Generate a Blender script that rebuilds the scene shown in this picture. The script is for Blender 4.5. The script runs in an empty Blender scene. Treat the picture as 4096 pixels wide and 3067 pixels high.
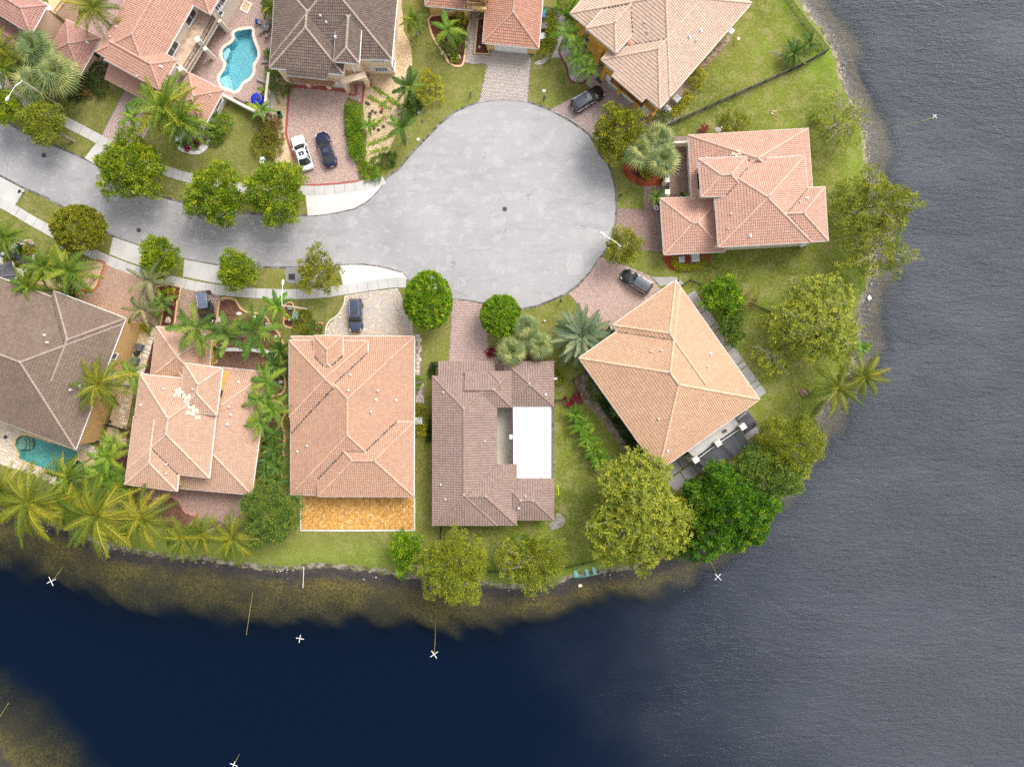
import bpy, bmesh, math, random
import numpy as np
from mathutils import Vector, Matrix, Euler
from mathutils.geometry import tessellate_polygon
SC = bpy.context.scene
COL = SC.collection
rad = math.radians
# ---------------------------------------------------------------- camera (drone, straight down)
CAM_H = 108.0
HALF = 0.72                      # tan of half the horizontal field of view
PX = 2048.0 / (CAM_H * HALF)     # survey units per metre on the ground
cd = bpy.data.cameras.new('camera')
cam = bpy.data.objects.new('camera', cd)
COL.objects.link(cam)
cam.location = (0, 0, CAM_H)
cam.rotation_euler = (0, 0, 0)
cd.sensor_fit = 'HORIZONTAL'
cd.angle = 2 * math.atan(HALF)
cd.clip_start = 1.0
cd.clip_end = 3000.0
SC.camera = cam
# ---------------------------------------------------------------- sky, sun, exposure
SUN_EL, SUN_AZ = 50.0, 42.0      # elevation, compass bearing clockwise from +Y
w = bpy.data.worlds.new('World')
SC.world = w
w.use_nodes = True
nt = w.node_tree
bg = nt.nodes['Background']
sky = nt.nodes.new('ShaderNodeTexSky')
sky.sky_type = 'NISHITA'
sky.sun_disc = False
sky.sun_elevation = rad(SUN_EL)
sky.sun_rotation = rad(SUN_AZ)
sky.air_density = 1.0
sky.dust_density = 4.0
sky.ozone_density = 1.0
hs = nt.nodes.new('ShaderNodeHueSaturation')
hs.inputs['Saturation'].default_value = 0.26
nt.links.new(sky.outputs[0], hs.inputs['Color'])
nt.links.new(hs.outputs[0], bg.inputs['Color'])
bg.inputs['Strength'].default_value = 0.15
sl = bpy.data.lights.new('sun', 'SUN')
sl.energy = 1.2
sl.angle = rad(30)
sl.color = (1.0, 0.96, 0.90)
sun = bpy.data.objects.new('sun', sl)
COL.objects.link(sun)
sun.rotation_euler = (rad(90 - SUN_EL), 0, rad(-SUN_AZ) + math.pi)
_d = Vector((math.sin(rad(SUN_AZ)) * math.cos(rad(SUN_EL)), math.cos(rad(SUN_AZ)) * math.cos(rad(SUN_EL)), math.sin(rad(SUN_EL))))
sun.rotation_euler = _d.to_track_quat('Z', 'Y').to_euler()
SC.view_settings.view_transform = 'Standard'
SC.view_settings.look = 'None'
SC.view_settings.gamma = 1.0
SC.view_settings.use_curve_mapping = False
SC.view_settings.exposure = 0.92
SC.render.engine = 'CYCLES'
SC.cycles.max_bounces = 8
SC.cycles.transparent_max_bounces = 12
SC.cycles.volume_bounces = 0
SC.cycles.use_denoising = False
SC.cycles.caustics_reflective = False
SC.cycles.caustics_refractive = False
RNG = random.Random(11)
# ---------------------------------------------------------------- survey helpers
def G(s, z=0.0):
 """survey point (units of the aerial survey) at height z -> world metres"""
 k = (CAM_H - z) / CAM_H
 return Vector(((s[0] - 2048.0) / PX * k, -(s[1] - 1533.5) / PX * k, z))
def D(*pts):
 return [(x * 1.8517, y * 1.8517) for x, y in pts]
def D1(x, y):
 return (x * 1.8517, y * 1.8517)
def Q(c, r, *pts):
 return [(800 * c + x / 2.76, 600 * r + y / 2.76) for x, y in pts]
def Q1(c, r, x, y):
 return (800 * c + x / 2.76, 600 * r + y / 2.76)
def RG(x0, y0, s, *pts):
 return [(x0 + x / s, y0 + y / s) for x, y in pts]
def smooth(pts, n=5, closed=True):
 out = []
 N = len(pts)
 rng = range(N) if closed else range(N - 1)
 for i in rng:
  if closed:
   p0, p1, p2, p3 = pts[(i - 1) % N], pts[i], pts[(i + 1) % N], pts[(i + 2) % N]
  else:
   p0, p1, p2, p3 = pts[max(i - 1, 0)], pts[i], pts[i + 1], pts[min(i + 2, N - 1)]
  for k in range(n):
   t = k / n
   out.append(tuple(0.5 * ((2 * p1[a]) + (-p0[a] + p2[a]) * t + (2 * p0[a] - 5 * p1[a] + 4 * p2[a] - p3[a]) * t * t
         + (-p0[a] + 3 * p1[a] - 3 * p2[a] + p3[a]) * t ** 3) for a in range(len(p1))))
 if not closed:
  out.append(tuple(pts[-1]))
 return out
# ---------------------------------------------------------------- materials
MATS = {}
def newmat(name):
 m = bpy.data.materials.new(name)
 m.use_nodes = True
 return m, m.node_tree, m.node_tree.nodes['Principled BSDF']
def _n(nt, t, **kw):
 n = nt.nodes.new(t)
 for k, v in kw.items():
  setattr(n, k, v)
 return n
def _mix(nt, fac, a, b, blend='MIX'):
 n = nt.nodes.new('ShaderNodeMix')
 n.data_type = 'RGBA'
 n.blend_type = blend
 for sock, v in ((n.inputs[0], fac), (n.inputs[6], a), (n.inputs[7], b)):
  if isinstance(v, (int, float)):
   sock.default_value = v
  elif isinstance(v, tuple):
   sock.default_value = (v[0], v[1], v[2], 1)
  else:
   nt.links.new(v, sock)
 return n.outputs[2]
def _noise(nt, scale, detail=4, rough=0.55, coords=None, vec_scale=None):
 tc = coords
 if tc is None:
  g = nt.nodes.new('ShaderNodeNewGeometry')
  tc = g.outputs['Position']
 if vec_scale is not None:
  mp = nt.nodes.new('ShaderNodeMapping')
  mp.inputs['Scale'].default_value = vec_scale[:3]
  if len(vec_scale) > 3:
   mp.inputs['Rotation'].default_value = (0, 0, vec_scale[3])
  nt.links.new(tc, mp.inputs[0])
  tc = mp.outputs[0]
 n = nt.nodes.new('ShaderNodeTexNoise')
 n.inputs['Scale'].default_value = scale
 n.inputs['Detail'].default_value = detail
 n.inputs['Roughness'].default_value = rough
 nt.links.new(tc, n.inputs['Vector'])
 return n.outputs['Fac']
def _ramp(nt, fac, lo, hi, a=0.0, b=1.0):
 n = nt.nodes.new('ShaderNodeMapRange')
 n.interpolation_type = 'SMOOTHSTEP'
 n.inputs[1].default_value = lo
 n.inputs[2].default_value = hi
 n.inputs[3].default_value = a
 n.inputs[4].default_value = b
 nt.links.new(fac, n.inputs[0])
 return n.outputs[0]
def _math(nt, op, a, b=None):
 n = nt.nodes.new('ShaderNodeMath')
 n.operation = op
 for s, v in ((n.inputs[0], a), (n.inputs[1], b)):
  if v is None:
   continue
  if isinstance(v, (int, float)):
   s.default_value = v
  else:
   nt.links.new(v, s)
 return n.outputs[0]
def _bump(nt, bsdf, h, strength=0.3, dist=0.02):
 b = nt.nodes.new('ShaderNodeBump')
 b.inputs['Strength'].default_value = strength
 b.inputs['Distance'].default_value = dist
 nt.links.new(h, b.inputs['Height'])
 nt.links.new(b.outputs[0], bsdf.inputs['Normal'])
def _piece_random(nt):
 g = nt.nodes.new('ShaderNodeNewGeometry')
 o = nt.nodes.new('ShaderNodeObjectInfo')
 return _math(nt, 'FRACT', _math(nt, 'ADD', g.outputs['Random Per Island'], o.outputs['Random']))
def mat(name, col, rough=0.8, var=0.12, scale=1.5, metal=0.0, bump=0.0, bscale=20.0, spec=0.4, coat=0.0):
 """plain painted / mineral surface with gentle mottling"""
 if name in MATS:
  return MATS[name]
 m, t, b = newmat(name)
 f = _noise(t, scale, 5)
 lo = tuple(c * (1 - var) for c in col)
 hi = tuple(min(1, c * (1 + var)) for c in col)
 c = _mix(t, _ramp(t, f, 0.3, 0.7), lo, hi)
 t.links.new(c, b.inputs['Base Color'])
 b.inputs['Roughness'].default_value = rough
 b.inputs['Metallic'].default_value = metal
 b.inputs['Specular IOR Level'].default_value = spec
 b.inputs['Coat Weight'].default_value = coat
 if bump:
  _bump(t, b, _noise(t, bscale, 3), bump, 0.03)
 MATS[name] = m
 return m
def piece_mat(name, cols, rough=0.85, stain=(0.5, 0.35, 1.0), stain_col=None, fine=30, spec=0.25):
 """tiles and pavers: every piece draws its own tone from cols; worn by broad stains"""
 if name in MATS:
  return MATS[name]
 m, t, b = newmat(name)
 r = _piece_random(t)
 cr = t.nodes.new('ShaderNodeValToRGB')
 cr.color_ramp.interpolation = 'LINEAR'
 el = cr.color_ramp.elements
 n = len(cols)
 el[0].position = 0
 el[0].color = (*cols[0], 1)
 el[1].position = 1
 el[1].color = (*cols[-1], 1)
 for i in range(1, n - 1):
  e = el.new(i / (n - 1))
  e.color = (*cols[i], 1)
 t.links.new(r, cr.inputs[0])
 c = cr.outputs[0]
 f = _noise(t, stain[0], 5, 0.6)
 sc = stain_col or tuple(0.55 * x for x in cols[n // 2])
 c = _mix(t, _ramp(t, f, 0.48, 0.75, 0, stain[1]), c, sc)
 f2 = _noise(t, fine, 2)
 c = _mix(t, _ramp(t, f2, 0.3, 0.7, 0, 0.22), c, tuple(0.6 * x for x in cols[n // 2]))
 t.links.new(c, b.inputs['Base Color'])
 b.inputs['Roughness'].default_value = rough
 b.inputs['Specular IOR Level'].default_value = spec
 MATS[name] = m
 return m
# ---------------------------------------------------------------- mesh builder
class MB:
 def __init__(s):
  s.v, s.f, s.sm = [], [], False
 def add(s, vs, fs):
  o = len(s.v)
  s.v += [tuple(p) for p in vs]
  s.f += [tuple(i + o for i in f) for f in fs]
  return s
 def box(s, c, size, rot=0.0, taper=1.0):
  hx, hy, hz = size[0] / 2, size[1] / 2, size[2] / 2
  ca, sa = math.cos(rot), math.sin(rot)
  vs = []
  for z in (-1, 1):
   k = taper if z > 0 else 1
   for x, y in ((-1, -1), (1, -1), (1, 1), (-1, 1)):
    px, py = x * hx * k, y * hy * k
    vs.append((c[0] + px * ca - py * sa, c[1] + px * sa + py * ca, c[2] + z * hz))
  return s.add(vs, [(3, 2, 1, 0), (4, 5, 6, 7), (0, 1, 5, 4), (1, 2, 6, 5), (2, 3, 7, 6), (3, 0, 4, 7)])
 def bar(s, p, q, wd, ht=None, up=(0, 0, 1)):
  """square bar from p to q"""
  p, q = Vector(p), Vector(q)
  ht = ht or wd
  d = (q - p)
  if d.length < 1e-6:
   return s
  d.normalize()
  upv = Vector(up)
  if abs(d.dot(upv)) > 0.95:
   upv = Vector((1, 0, 0))
  a = d.cross(upv).normalized() * (wd / 2)
  b = a.cross(d).normalized() * (ht / 2)
  vs = [p - a - b, p + a - b, p + a + b, p - a + b, q - a - b, q + a - b, q + a + b, q - a + b]
  return s.add(vs, [(0, 1, 2, 3), (7, 6, 5, 4), (4, 5, 1, 0), (5, 6, 2, 1), (6, 7, 3, 2), (7, 4, 0, 3)])
 def tube(s, pts, radii, n=6, cap=True):
  rings = []
  pts = [Vector(p) for p in pts]
  if isinstance(radii, (int, float)):
   radii = [radii] * len(pts)
  o = len(s.v)
  for i, p in enumerate(pts):
   d = (pts[min(i + 1, len(pts) - 1)] - pts[max(i - 1, 0)])
   d = d.normalized() if d.length > 1e-6 else Vector((0, 0, 1))
   u = Vector((1, 0, 0)) if abs(d.x) < 0.8 else Vector((0, 1, 0))
   a = d.cross(u).normalized()
   b = d.cross(a).normalized()
   for k in range(n):
    t = 2 * math.pi * k / n
    s.v.append(tuple(p + (a * math.cos(t) + b * math.sin(t)) * radii[i]))
  for i in range(len(pts) - 1):
   for k in range(n):
    k2 = (k + 1) % n
    s.f.append((o + i * n + k, o + i * n + k2, o + (i + 1) * n + k2, o + (i + 1) * n + k))
  if cap:
   s.f.append(tuple(o + k for k in range(n)))
   s.f.append(tuple(o + (len(pts) - 1) * n + n - 1 - k for k in range(n)))
  return s
 def lathe(s, c, prof, n=16):
  """profile [(r, z)] turned about a vertical axis through c"""
  o = len(s.v)
  for r, z in prof:
   for k in range(n):
    t = 2 * math.pi * k / n
    s.v.append((c[0] + r * math.cos(t), c[1] + r * math.sin(t), c[2] + z))
  for i in range(len(prof) - 1):
   for k in range(n):
    k2 = (k + 1) % n
    s.f.append((o + i * n + k, o + i * n + k2, o + (i + 1) * n + k2, o + (i + 1) * n + k))
  s.f.append(tuple(o + n - 1 - k for k in range(n)))
  s.f.append(tuple(o + (len(prof) - 1) * n + k for k in range(n)))
  return s
 def sheet(s, pts, z0, z1):
  """closed outline (world xy) filled at z1 with a skirt down to z0"""
  pts = [(p[0], p[1]) for p in pts]
  a = sum(pts[i][0] * pts[(i + 1) % len(pts)][1] - pts[(i + 1) % len(pts)][0] * pts[i][1] for i in range(len(pts)))
  if a < 0:
   pts = pts[::-1]
  n = len(pts)
  o = len(s.v)
  s.v += [(x, y, z1) for x, y in pts]
  for tri in tessellate_polygon([[Vector((x, y, 0)) for x, y in pts]]):
   t = list(tri)
   A, B, C = (pts[i] for i in t)
   if (B[0] - A[0]) * (C[1] - A[1]) - (B[1] - A[1]) * (C[0] - A[0]) < 0:
    t = t[::-1]
   s.f.append(tuple(o + i for i in t))
  if z0 < z1:
   s.v += [(x, y, z0) for x, y in pts]
   for i in range(n):
    j = (i + 1) % n
    s.f.append((o + n + i, o + n + j, o + j, o + i))
  return s
 def strip(s, pts, wd, z0, z1, closed=False):
  """a kerb: band of width wd along a polyline (world xy)"""
  P = [Vector((p[0], p[1])) for p in pts]
  n = len(P)
  L, R = [], []
  for i in range(n):
   if closed:
    d = P[(i + 1) % n] - P[(i - 1) % n]
   else:
    d = P[min(i + 1, n - 1)] - P[max(i - 1, 0)]
   if d.length < 1e-9:
    d = Vector((1, 0))
   d.normalize()
   nn = Vector((-d.y, d.x)) * wd / 2
   L.append(P[i] + nn)
   R.append(P[i] - nn)
  o = len(s.v)
  for i in range(n):
   s.v += [(L[i].x, L[i].y, z1), (R[i].x, R[i].y, z1), (R[i].x, R[i].y, z0), (L[i].x, L[i].y, z0)]
  for i in range(n if closed else n - 1):
   a, b = o + 4 * i, o + 4 * ((i + 1) % n)
   s.f += [(a, a + 1, b + 1, b), (a + 1, a + 2, b + 2, b + 1), (a + 3, a, b, b + 3)]
  return s
 def blob(s, c, r, seed=0, sq=(1, 1, 1), sub=1):
  """uneven rock"""
  rnd = random.Random(seed)
  bm = bmesh.new()
  bmesh.ops.create_icosphere(bm, subdivisions=sub, radius=1)
  o = len(s.v)
  for v in bm.verts:
   k = r * (0.75 + 0.5 * rnd.random())
   s.v.append((c[0] + v.co.x * k * sq[0], c[1] + v.co.y * k * sq[1], c[2] + v.co.z * k * sq[2]))
  for f in bm.faces:
   s.f.append(tuple(o + v.index for v in f.verts))
  bm.free()
  return s
 def mesh(s, name, off=(0, 0, 0)):
  me = bpy.data.meshes.new(name)
  if off[0] or off[1] or off[2]:
   ox, oy, oz = off
   me.from_pydata([(x - ox, y - oy, z - oz) for x, y, z in s.v], [], s.f)
  else:
   me.from_pydata(s.v, [], s.f)
  me.update()
  return me
 def build(s, name, m, parent=None, kind=None, world=True, smooth=False):
  """link as one object; vertices are in world metres when world, else in the parent's own frame"""
  off = tuple(parent_loc(parent)) if (parent is not None and world) else (0, 0, 0)
  me = s.mesh(name, off)
  if m is not None:
   me.materials.append(m)
  if smooth:
   me.polygons.foreach_set('use_smooth', [True] * len(me.polygons))
  return link(name, me, parent, kind)
def parent_loc(p):
 v = Vector((0, 0, 0))
 while p is not None:
  v = v + p.location
  p = p.parent
 return v
def link(name, me, parent=None, kind=None):
 o = bpy.data.objects.new(name, me)
 COL.objects.link(o)
 if parent is not None:
  o.parent = parent
 if kind:
  o['kind'] = kind
 return o
def thing(name, label, cat, loc=(0, 0, 0), rot=0.0, group=None):
 o = bpy.data.objects.new(name, None)
 COL.objects.link(o)
 o.empty_display_size = 0.3
 o.location = loc
 o.rotation_euler = (0, 0, rot)
 o['label'] = label
 o['category'] = cat
 if group:
  o['group'] = group
 return o
def copy_tree(o, parent=None):
 c = o.copy()
 COL.objects.link(c)
 c.parent = parent
 for ch in list(o.children):
  copy_tree(ch, c)
 return c
def place(src, used, label, loc, rot=0.0, scale=1.0, group=None):
 """first use moves the prototype itself, later uses copy it with its parts"""
 o = src if not used else copy_tree(src)
 o.location = loc
 o.rotation_euler = (0, 0, rot)
 o.scale = (scale, scale, scale)
 o['label'] = label
 if group:
  o['group'] = group
 return o
def np_mesh(name, V, F, nper, mats, attr=None, smooth=False):
 """fast mesh from numpy: all faces with nper corners"""
 me = bpy.data.meshes.new(name)
 V = np.asarray(V, dtype=np.float32)
 F = np.asarray(F, dtype=np.int32)
 nf = len(F)
 me.vertices.add(len(V))
 me.vertices.foreach_set('co', V.ravel())
 me.loops.add(nf * nper)
 me.loops.foreach_set('vertex_index', F.ravel())
 me.polygons.add(nf)
 me.polygons.foreach_set('loop_start', np.arange(0, nf * nper, nper, dtype=np.int32))
 me.polygons.foreach_set('loop_total', np.full(nf, nper, dtype=np.int32))
 if smooth:
  me.polygons.foreach_set('use_smooth', np.ones(nf, dtype=bool))
 if attr is not None:
  a = me.attributes.new('tint', 'FLOAT', 'POINT')
  a.data.foreach_set('value', np.asarray(attr, dtype=np.float32))
 me.update(calc_edges=True)
 for m in mats:
  me.materials.append(m)
 return me
def inside(px, py, poly):
 """even-odd test, numpy arrays against a polygon"""
 c = np.zeros(px.shape, dtype=bool)
 n = len(poly)
 for i in range(n):
  x1, y1 = poly[i][0], poly[i][1]
  x2, y2 = poly[(i + 1) % n][0], poly[(i + 1) % n][1]
  if y1 == y2:
   continue
  hit = ((y1 > py) != (y2 > py)) & (px < (x2 - x1) * (py - y1) / (y2 - y1) + x1)
  c ^= hit
 return c
def sdist(px, py, poly):
 d = np.full(px.shape, 1e9)
 n = len(poly)
 for i in range(n):
  x1, y1 = poly[i][0], poly[i][1]
  x2, y2 = poly[(i + 1) % n][0], poly[(i + 1) % n][1]
  dx, dy = x2 - x1, y2 - y1
  L = dx * dx + dy * dy + 1e-12
  t = np.clip(((px - x1) * dx + (py - y1) * dy) / L, 0, 1)
  d = np.minimum(d, (px - x1 - t * dx) ** 2 + (py - y1 - t * dy) ** 2)
 d = np.sqrt(d)
 return np.where(inside(px, py, poly), d, -d)
# ================================================================ SETTING
def struct(name, mb, m, parent=None):
 o = mb.build(name, m, parent)
 if parent is None:
  o['kind'] = 'structure'
 return o
def W(pts, z=0.0):
 return [(G(p, z).x, G(p, z).y) for p in pts]
SHORE = ([(-26000, 1500), (-3000, 1750), (-600, 1940), (-150, 2010)] + Q(0, 3, (0, 660), (100, 705), (280, 760), (450, 805), (620, 860), (800, 905), (1000, 1010), (1160, 1070), (1300, 1115), (1550, 1150), (1800, 1182), (2200, 1210))
   + Q(1, 3, (200, 1245), (420, 1285), (600, 1305), (980, 1332), (1150, 1300), (1300, 1292), (1600, 1312), (1800, 1330), (2000, 1362), (2200, 1398))
   + Q(2, 3, (200, 1425), (420, 1470), (640, 1500), (850, 1492), (1100, 1528), (1300, 1518), (1450, 1510), (1750, 1482), (1900, 1410), (2200, 1362))
   + D((1340, 1232), (1400, 1225), (1450, 1205), (1490, 1190), (1545, 1150), (1610, 1095), (1665, 1040), (1715, 985), (1748, 940), (1762, 915))
   + RG(3000, 1100, 2.76, (735, 1640), (800, 1530), (880, 1400), (1010, 1240), (1130, 1050), (1180, 900), (1215, 620), (1200, 450), (1240, 300), (1300, 180))
   + D((1884, 600), (1888, 560), (1880, 500), (1880, 440), (1878, 390))
   + RG(3100, 0, 2.2078, (830, 1480), (815, 1330), (800, 1180), (750, 1060), (700, 940), (650, 800), (595, 660), (568, 530), (540, 430), (475, 315), (400, 205), (320, 112), (240, 0))
   + [(3150, -140), (3060, -420), (2900, -1500), (2600, -26000), (-26000, -26000)])
BANK2 = [(-26000, 2500), (-2500, 2700), (-300, 2905), (-60, 3040), (10, 3130), (150, 3300), (520, 3600), (1500, 5200), (6000, 26000), (-26000, 26000)]
shoreW = W(SHORE)
bankW = W(BANK2)
LAKE_Z = -0.55
POOL_B = Q(1, 0, (575, 328), (577, 400), (612, 500), (637, 570), (632, 640), (588, 715), (582, 800), (545, 862), (470, 912), (425, 985), (385, 1008), (330, 985), (262, 962), (222, 905), (225, 842), (272, 775), (288, 690), (252, 640), (248, 565), (285, 520), (345, 482), (383, 432), (378, 372), (420, 345), (500, 330))
POOL_K = Q(0, 2, (165, 1600), (180, 1530), (225, 1492), (300, 1492)) + Q(0, 3, (850, 0), (865, 60), (800, 150), (690, 215), (640, 262), (600, 258), (400, 172), (212, 98), (200, 10))
SPA_K = [(865 + 74 * math.cos(t * math.pi / 10), 190 + 80 * math.sin(t * math.pi / 10)) for t in range(20)]
SPA_K = Q(0, 3, *SPA_K)
poolW = W(smooth(POOL_B, 3))
poolKW = W(POOL_K)
spaW = W(SPA_K)
def grid_lines(lo, hi, st, far):
 a = list(np.arange(lo, hi + 1e-6, st))
 k = st
 x = hi
 while x < far:
  k *= 1.5
  x += k
  a.append(x)
 k = st
 x = lo
 while x > -far:
  k *= 1.5
  x -= k
  a.insert(0, x)
 return np.array(a)
gx = grid_lines(-82, 84, 0.75, 950)
gy = grid_lines(-66, 64, 0.75, 950)
GX, GY = np.meshgrid(gx, gy)
sd = np.maximum(sdist(GX, GY, shoreW), sdist(GX, GY, bankW))
def _wob(x, y, f, p):
 return np.sin(x * f + p) * np.cos(y * f * 1.3 + 2 * p) + 0.6 * np.sin(x * f * 2.3 + y * f * 1.9 + p)
d_out = np.maximum(-sd + 0.25 * _wob(GX, GY, 0.9, 1.0), 0)
west = 1 / (1 + np.exp((GX + 8) / 9.0))
south = 1 / (1 + np.exp((GY + 20) / 5.0))
shelf = 3.2 + 4.2 * west * south + 0.9 * _wob(GX, GY, 0.31, 0.4) + 0.5 * _wob(GX, GY, 0.8, 2.0)
shelf = np.where(sdist(GX, GY, bankW) > -22, 8.5 + 1.2 * _wob(GX, GY, 0.5, 0.7), shelf)
dep = 0.22 * np.minimum(d_out, 1.5) + 0.17 * np.clip(d_out - 1.5, 0, None)
dep = np.minimum(dep, 2.3)
drop = np.clip((d_out - shelf) / (6.5 + 2.5 * west), 0, 1)
dep = dep + 4.6 * drop * drop * (3 - 2 * drop)
bank = np.clip(1 - np.clip(sd, 0, None) / 1.3, 0, 1)
GZ = np.where(sd > 0, LAKE_Z * bank ** 1.5, LAKE_Z - dep)
GZ = GZ + np.where((sd > -1.5) & (sd < 1.2), 0.06 * _wob(GX, GY, 2.6, 0.3), 0)
GZ = np.minimum(GZ, 0.0)
nx, ny = len(gx), len(gy)
idx = np.arange(nx * ny).reshape(ny, nx)
quads = np.stack([idx[:-1, :-1], idx[:-1, 1:], idx[1:, 1:], idx[1:, :-1]], -1).reshape(-1, 4)
ccx = (GX[:-1, :-1] + GX[1:, 1:]).ravel() / 2
ccy = (GY[:-1, :-1] + GY[1:, 1:]).ravel() / 2
# the ground is left open under the pools, whose own shells fill the gap
keep = np.maximum(np.maximum(sdist(ccx, ccy, poolW), sdist(ccx, ccy, poolKW)), sdist(ccx, ccy, spaW)) < -0.6
gm, t, b = newmat('lawn_and_lake_bed')
geo = t.nodes.new('ShaderNodeNewGeometry')
sep = t.nodes.new('ShaderNodeSeparateXYZ')
t.links.new(geo.outputs['Position'], sep.inputs[0])
n1 = _noise(t, 0.09, 5, 0.6)
n2 = _noise(t, 0.55, 6, 0.65)
n3 = _noise(t, 5.0, 5, 0.7)
n4 = _noise(t, 0.22, 4, 0.55, vec_scale=(1, 1, 1, 0.6))
GRASS_DK = (0.115, 0.150, 0.018)
GRASS = (0.205, 0.230, 0.034)
GRASS_LT = (0.190, 0.290, 0.022)
DRY = (0.335, 0.300, 0.120)
DIRT = (0.185, 0.140, 0.082)
g = _mix(t, _ramp(t, n1, 0.35, 0.65), GRASS_DK, GRASS)
g = _mix(t, _ramp(t, n4, 0.52, 0.72, 0, 0.85), g, GRASS_LT)
g = _mix(t, _ramp(t, n2, 0.44, 0.66, 0, 0.78), g, DRY)
n6 = _noise(t, 0.75, 5, 0.7)
g = _mix(t, _ramp(t, n6, 0.60, 0.72, 0, 0.7), g, DIRT)
g = _mix(t, _ramp(t, n3, 0.40, 0.66, 0, 0.62), g, (0.060, 0.082, 0.012))
g = _mix(t, _ramp(t, _noise(t, 2.2, 6, 0.75), 0.48, 0.66, 0, 0.6), g, (0.34, 0.31, 0.12))
g = _mix(t, _ramp(t, _noise(t, 1.1, 6, 0.75), 0.52, 0.70, 0, 0.5), g, (0.095, 0.140, 0.016))
n7 = _noise(t, 1.6, 4, 0.6)
g = _mix(t, _ramp(t, n7, 0.63, 0.70, 0, 0.8), g, (0.085, 0.215, 0.008))
n8 = _noise(t, 9.0, 3, 0.6)
g = _mix(t, _ramp(t, n8, 0.58, 0.70, 0, 0.45), g, (0.27, 0.25, 0.11))
# gardens to the north and west are dry, the strip along the bank stays lush
dryw = _ramp(t, _math(t, 'SUBTRACT', _math(t, 'MULTIPLY', sep.outputs[1], 0.5), sep.outputs[0]), -22, 22)
g = _mix(t, _math(t, 'MULTIPLY', dryw, 0.34), g, (0.215, 0.185, 0.070))
ats = t.nodes.new('ShaderNodeAttribute')
ats.attribute_name = 'tint'
shore_d = _math(t, 'ADD', ats.outputs['Fac'], _math(t, 'MULTIPLY', _math(t, 'SUBTRACT', _noise(t, 0.3, 4), 0.5), 6.0))
g = _mix(t, _ramp(t, shore_d, 1.5, 6.0, 0.28, 0.0), g, (0.165, 0.275, 0.018))
sand = _mix(t, _ramp(t, _noise(t, 1.1, 5, 0.7), 0.42, 0.62), (0.36, 0.31, 0.24), (0.10, 0.085, 0.06))
sand = _mix(t, _ramp(t, _noise(t, 0.6, 4, 0.6), 0.45, 0.6, 0, 0.7), sand, (0.10, 0.125, 0.02))
weedn = _noise(t, 3.2, 8, 0.75)
weed = _mix(t, _ramp(t, weedn, 0.36, 0.64), (0.12, 0.095, 0.030), (0.46, 0.35, 0.095))
weed = _mix(t, _ramp(t, _noise(t, 0.16, 4, 0.6), 0.38, 0.66, 0, 0.75), weed, (0.12, 0.10, 0.06))
silt_dimmed = _mix(t, _noise(t, 0.4, 4), (0.035, 0.045, 0.050), (0.06, 0.07, 0.07))  # deep bed painted darker, putting the light lost with depth into its colour
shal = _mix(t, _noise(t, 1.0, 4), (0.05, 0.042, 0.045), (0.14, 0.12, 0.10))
eastb = _ramp(t, sep.outputs[0], 14, 42)
shal = _mix(t, eastb, shal, _mix(t, _noise(t, 1.3, 4), (0.24, 0.21, 0.19), (0.44, 0.38, 0.32)))
weed = _mix(t, _math(t, 'MULTIPLY', eastb, 0.6), weed, (0.80, 0.64, 0.38))
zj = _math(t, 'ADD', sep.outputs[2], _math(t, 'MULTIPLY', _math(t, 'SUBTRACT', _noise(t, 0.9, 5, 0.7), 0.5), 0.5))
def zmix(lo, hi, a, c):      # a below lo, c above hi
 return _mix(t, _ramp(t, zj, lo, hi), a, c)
c = zmix(-4.0, -2.4, silt_dimmed, weed)
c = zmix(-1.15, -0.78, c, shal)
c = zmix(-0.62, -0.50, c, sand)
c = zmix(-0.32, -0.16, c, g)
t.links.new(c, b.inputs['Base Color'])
b.inputs['Roughness'].default_value = 0.95
b.inputs['Specular IOR Level'].default_value = 0.1
_bump(t, b, _noise(t, 9.0, 6, 0.75), 0.9, 0.12)
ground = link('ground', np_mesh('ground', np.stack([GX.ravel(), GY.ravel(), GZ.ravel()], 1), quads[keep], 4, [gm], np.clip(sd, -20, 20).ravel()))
ground['kind'] = 'structure'
# ---- lake: one closed body of water, clear near the surface and swallowing light with depth
wm = bpy.data.materials.new('lake_water')
wm.use_nodes = True
t = wm.node_tree
for n in list(t.nodes):
 if n.type != 'OUTPUT_MATERIAL':
  t.nodes.remove(n)
out = [n for n in t.nodes if n.type == 'OUTPUT_MATERIAL'][0]
geo = t.nodes.new('ShaderNodeNewGeometry')
sep = t.nodes.new('ShaderNodeSeparateXYZ')
t.links.new(geo.outputs['Position'], sep.inputs[0])
# open water to the east is ruffled by wind, the sheltered arm to the west lies calm
wx = _math(t, 'ADD', sep.outputs[0], _math(t, 'MULTIPLY', sep.outputs[1], 0.32))
wx = _math(t, 'ADD', wx, _math(t, 'MULTIPLY', _math(t, 'SUBTRACT', _noise(t, 0.05, 4, 0.6), 0.5), 34.0))
wind = _ramp(t, wx, -30.0, 66.0)
r1 = _noise(t, 2.3, 4, 0.6, vec_scale=(0.55, 1.9, 1.0, -0.42))
r2 = _noise(t, 1.0, 3, 0.5, vec_scale=(0.55, 1.8, 1.0, -0.30))
r3 = _noise(t, 4.5, 3, 0.55, vec_scale=(0.7, 1.5, 1.0, -0.5))
hgt = _math(t, 'ADD', _math(t, 'MULTIPLY', r1, 0.6), _math(t, 'MULTIPLY', r2, 0.7))
hgt = _math(t, 'ADD', hgt, _math(t, 'MULTIPLY', r3, 0.12))
bp = t.nodes.new('ShaderNodeBump')
bp.inputs['Distance'].default_value = 0.50
bp.inputs['Strength'].default_value = 1.0
gust = _ramp(t, _noise(t, 0.045, 4, 0.6, vec_scale=(0.7, 1.6, 1.0, -0.4)), 0.35, 0.65, 0.45, 1.25)
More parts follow.
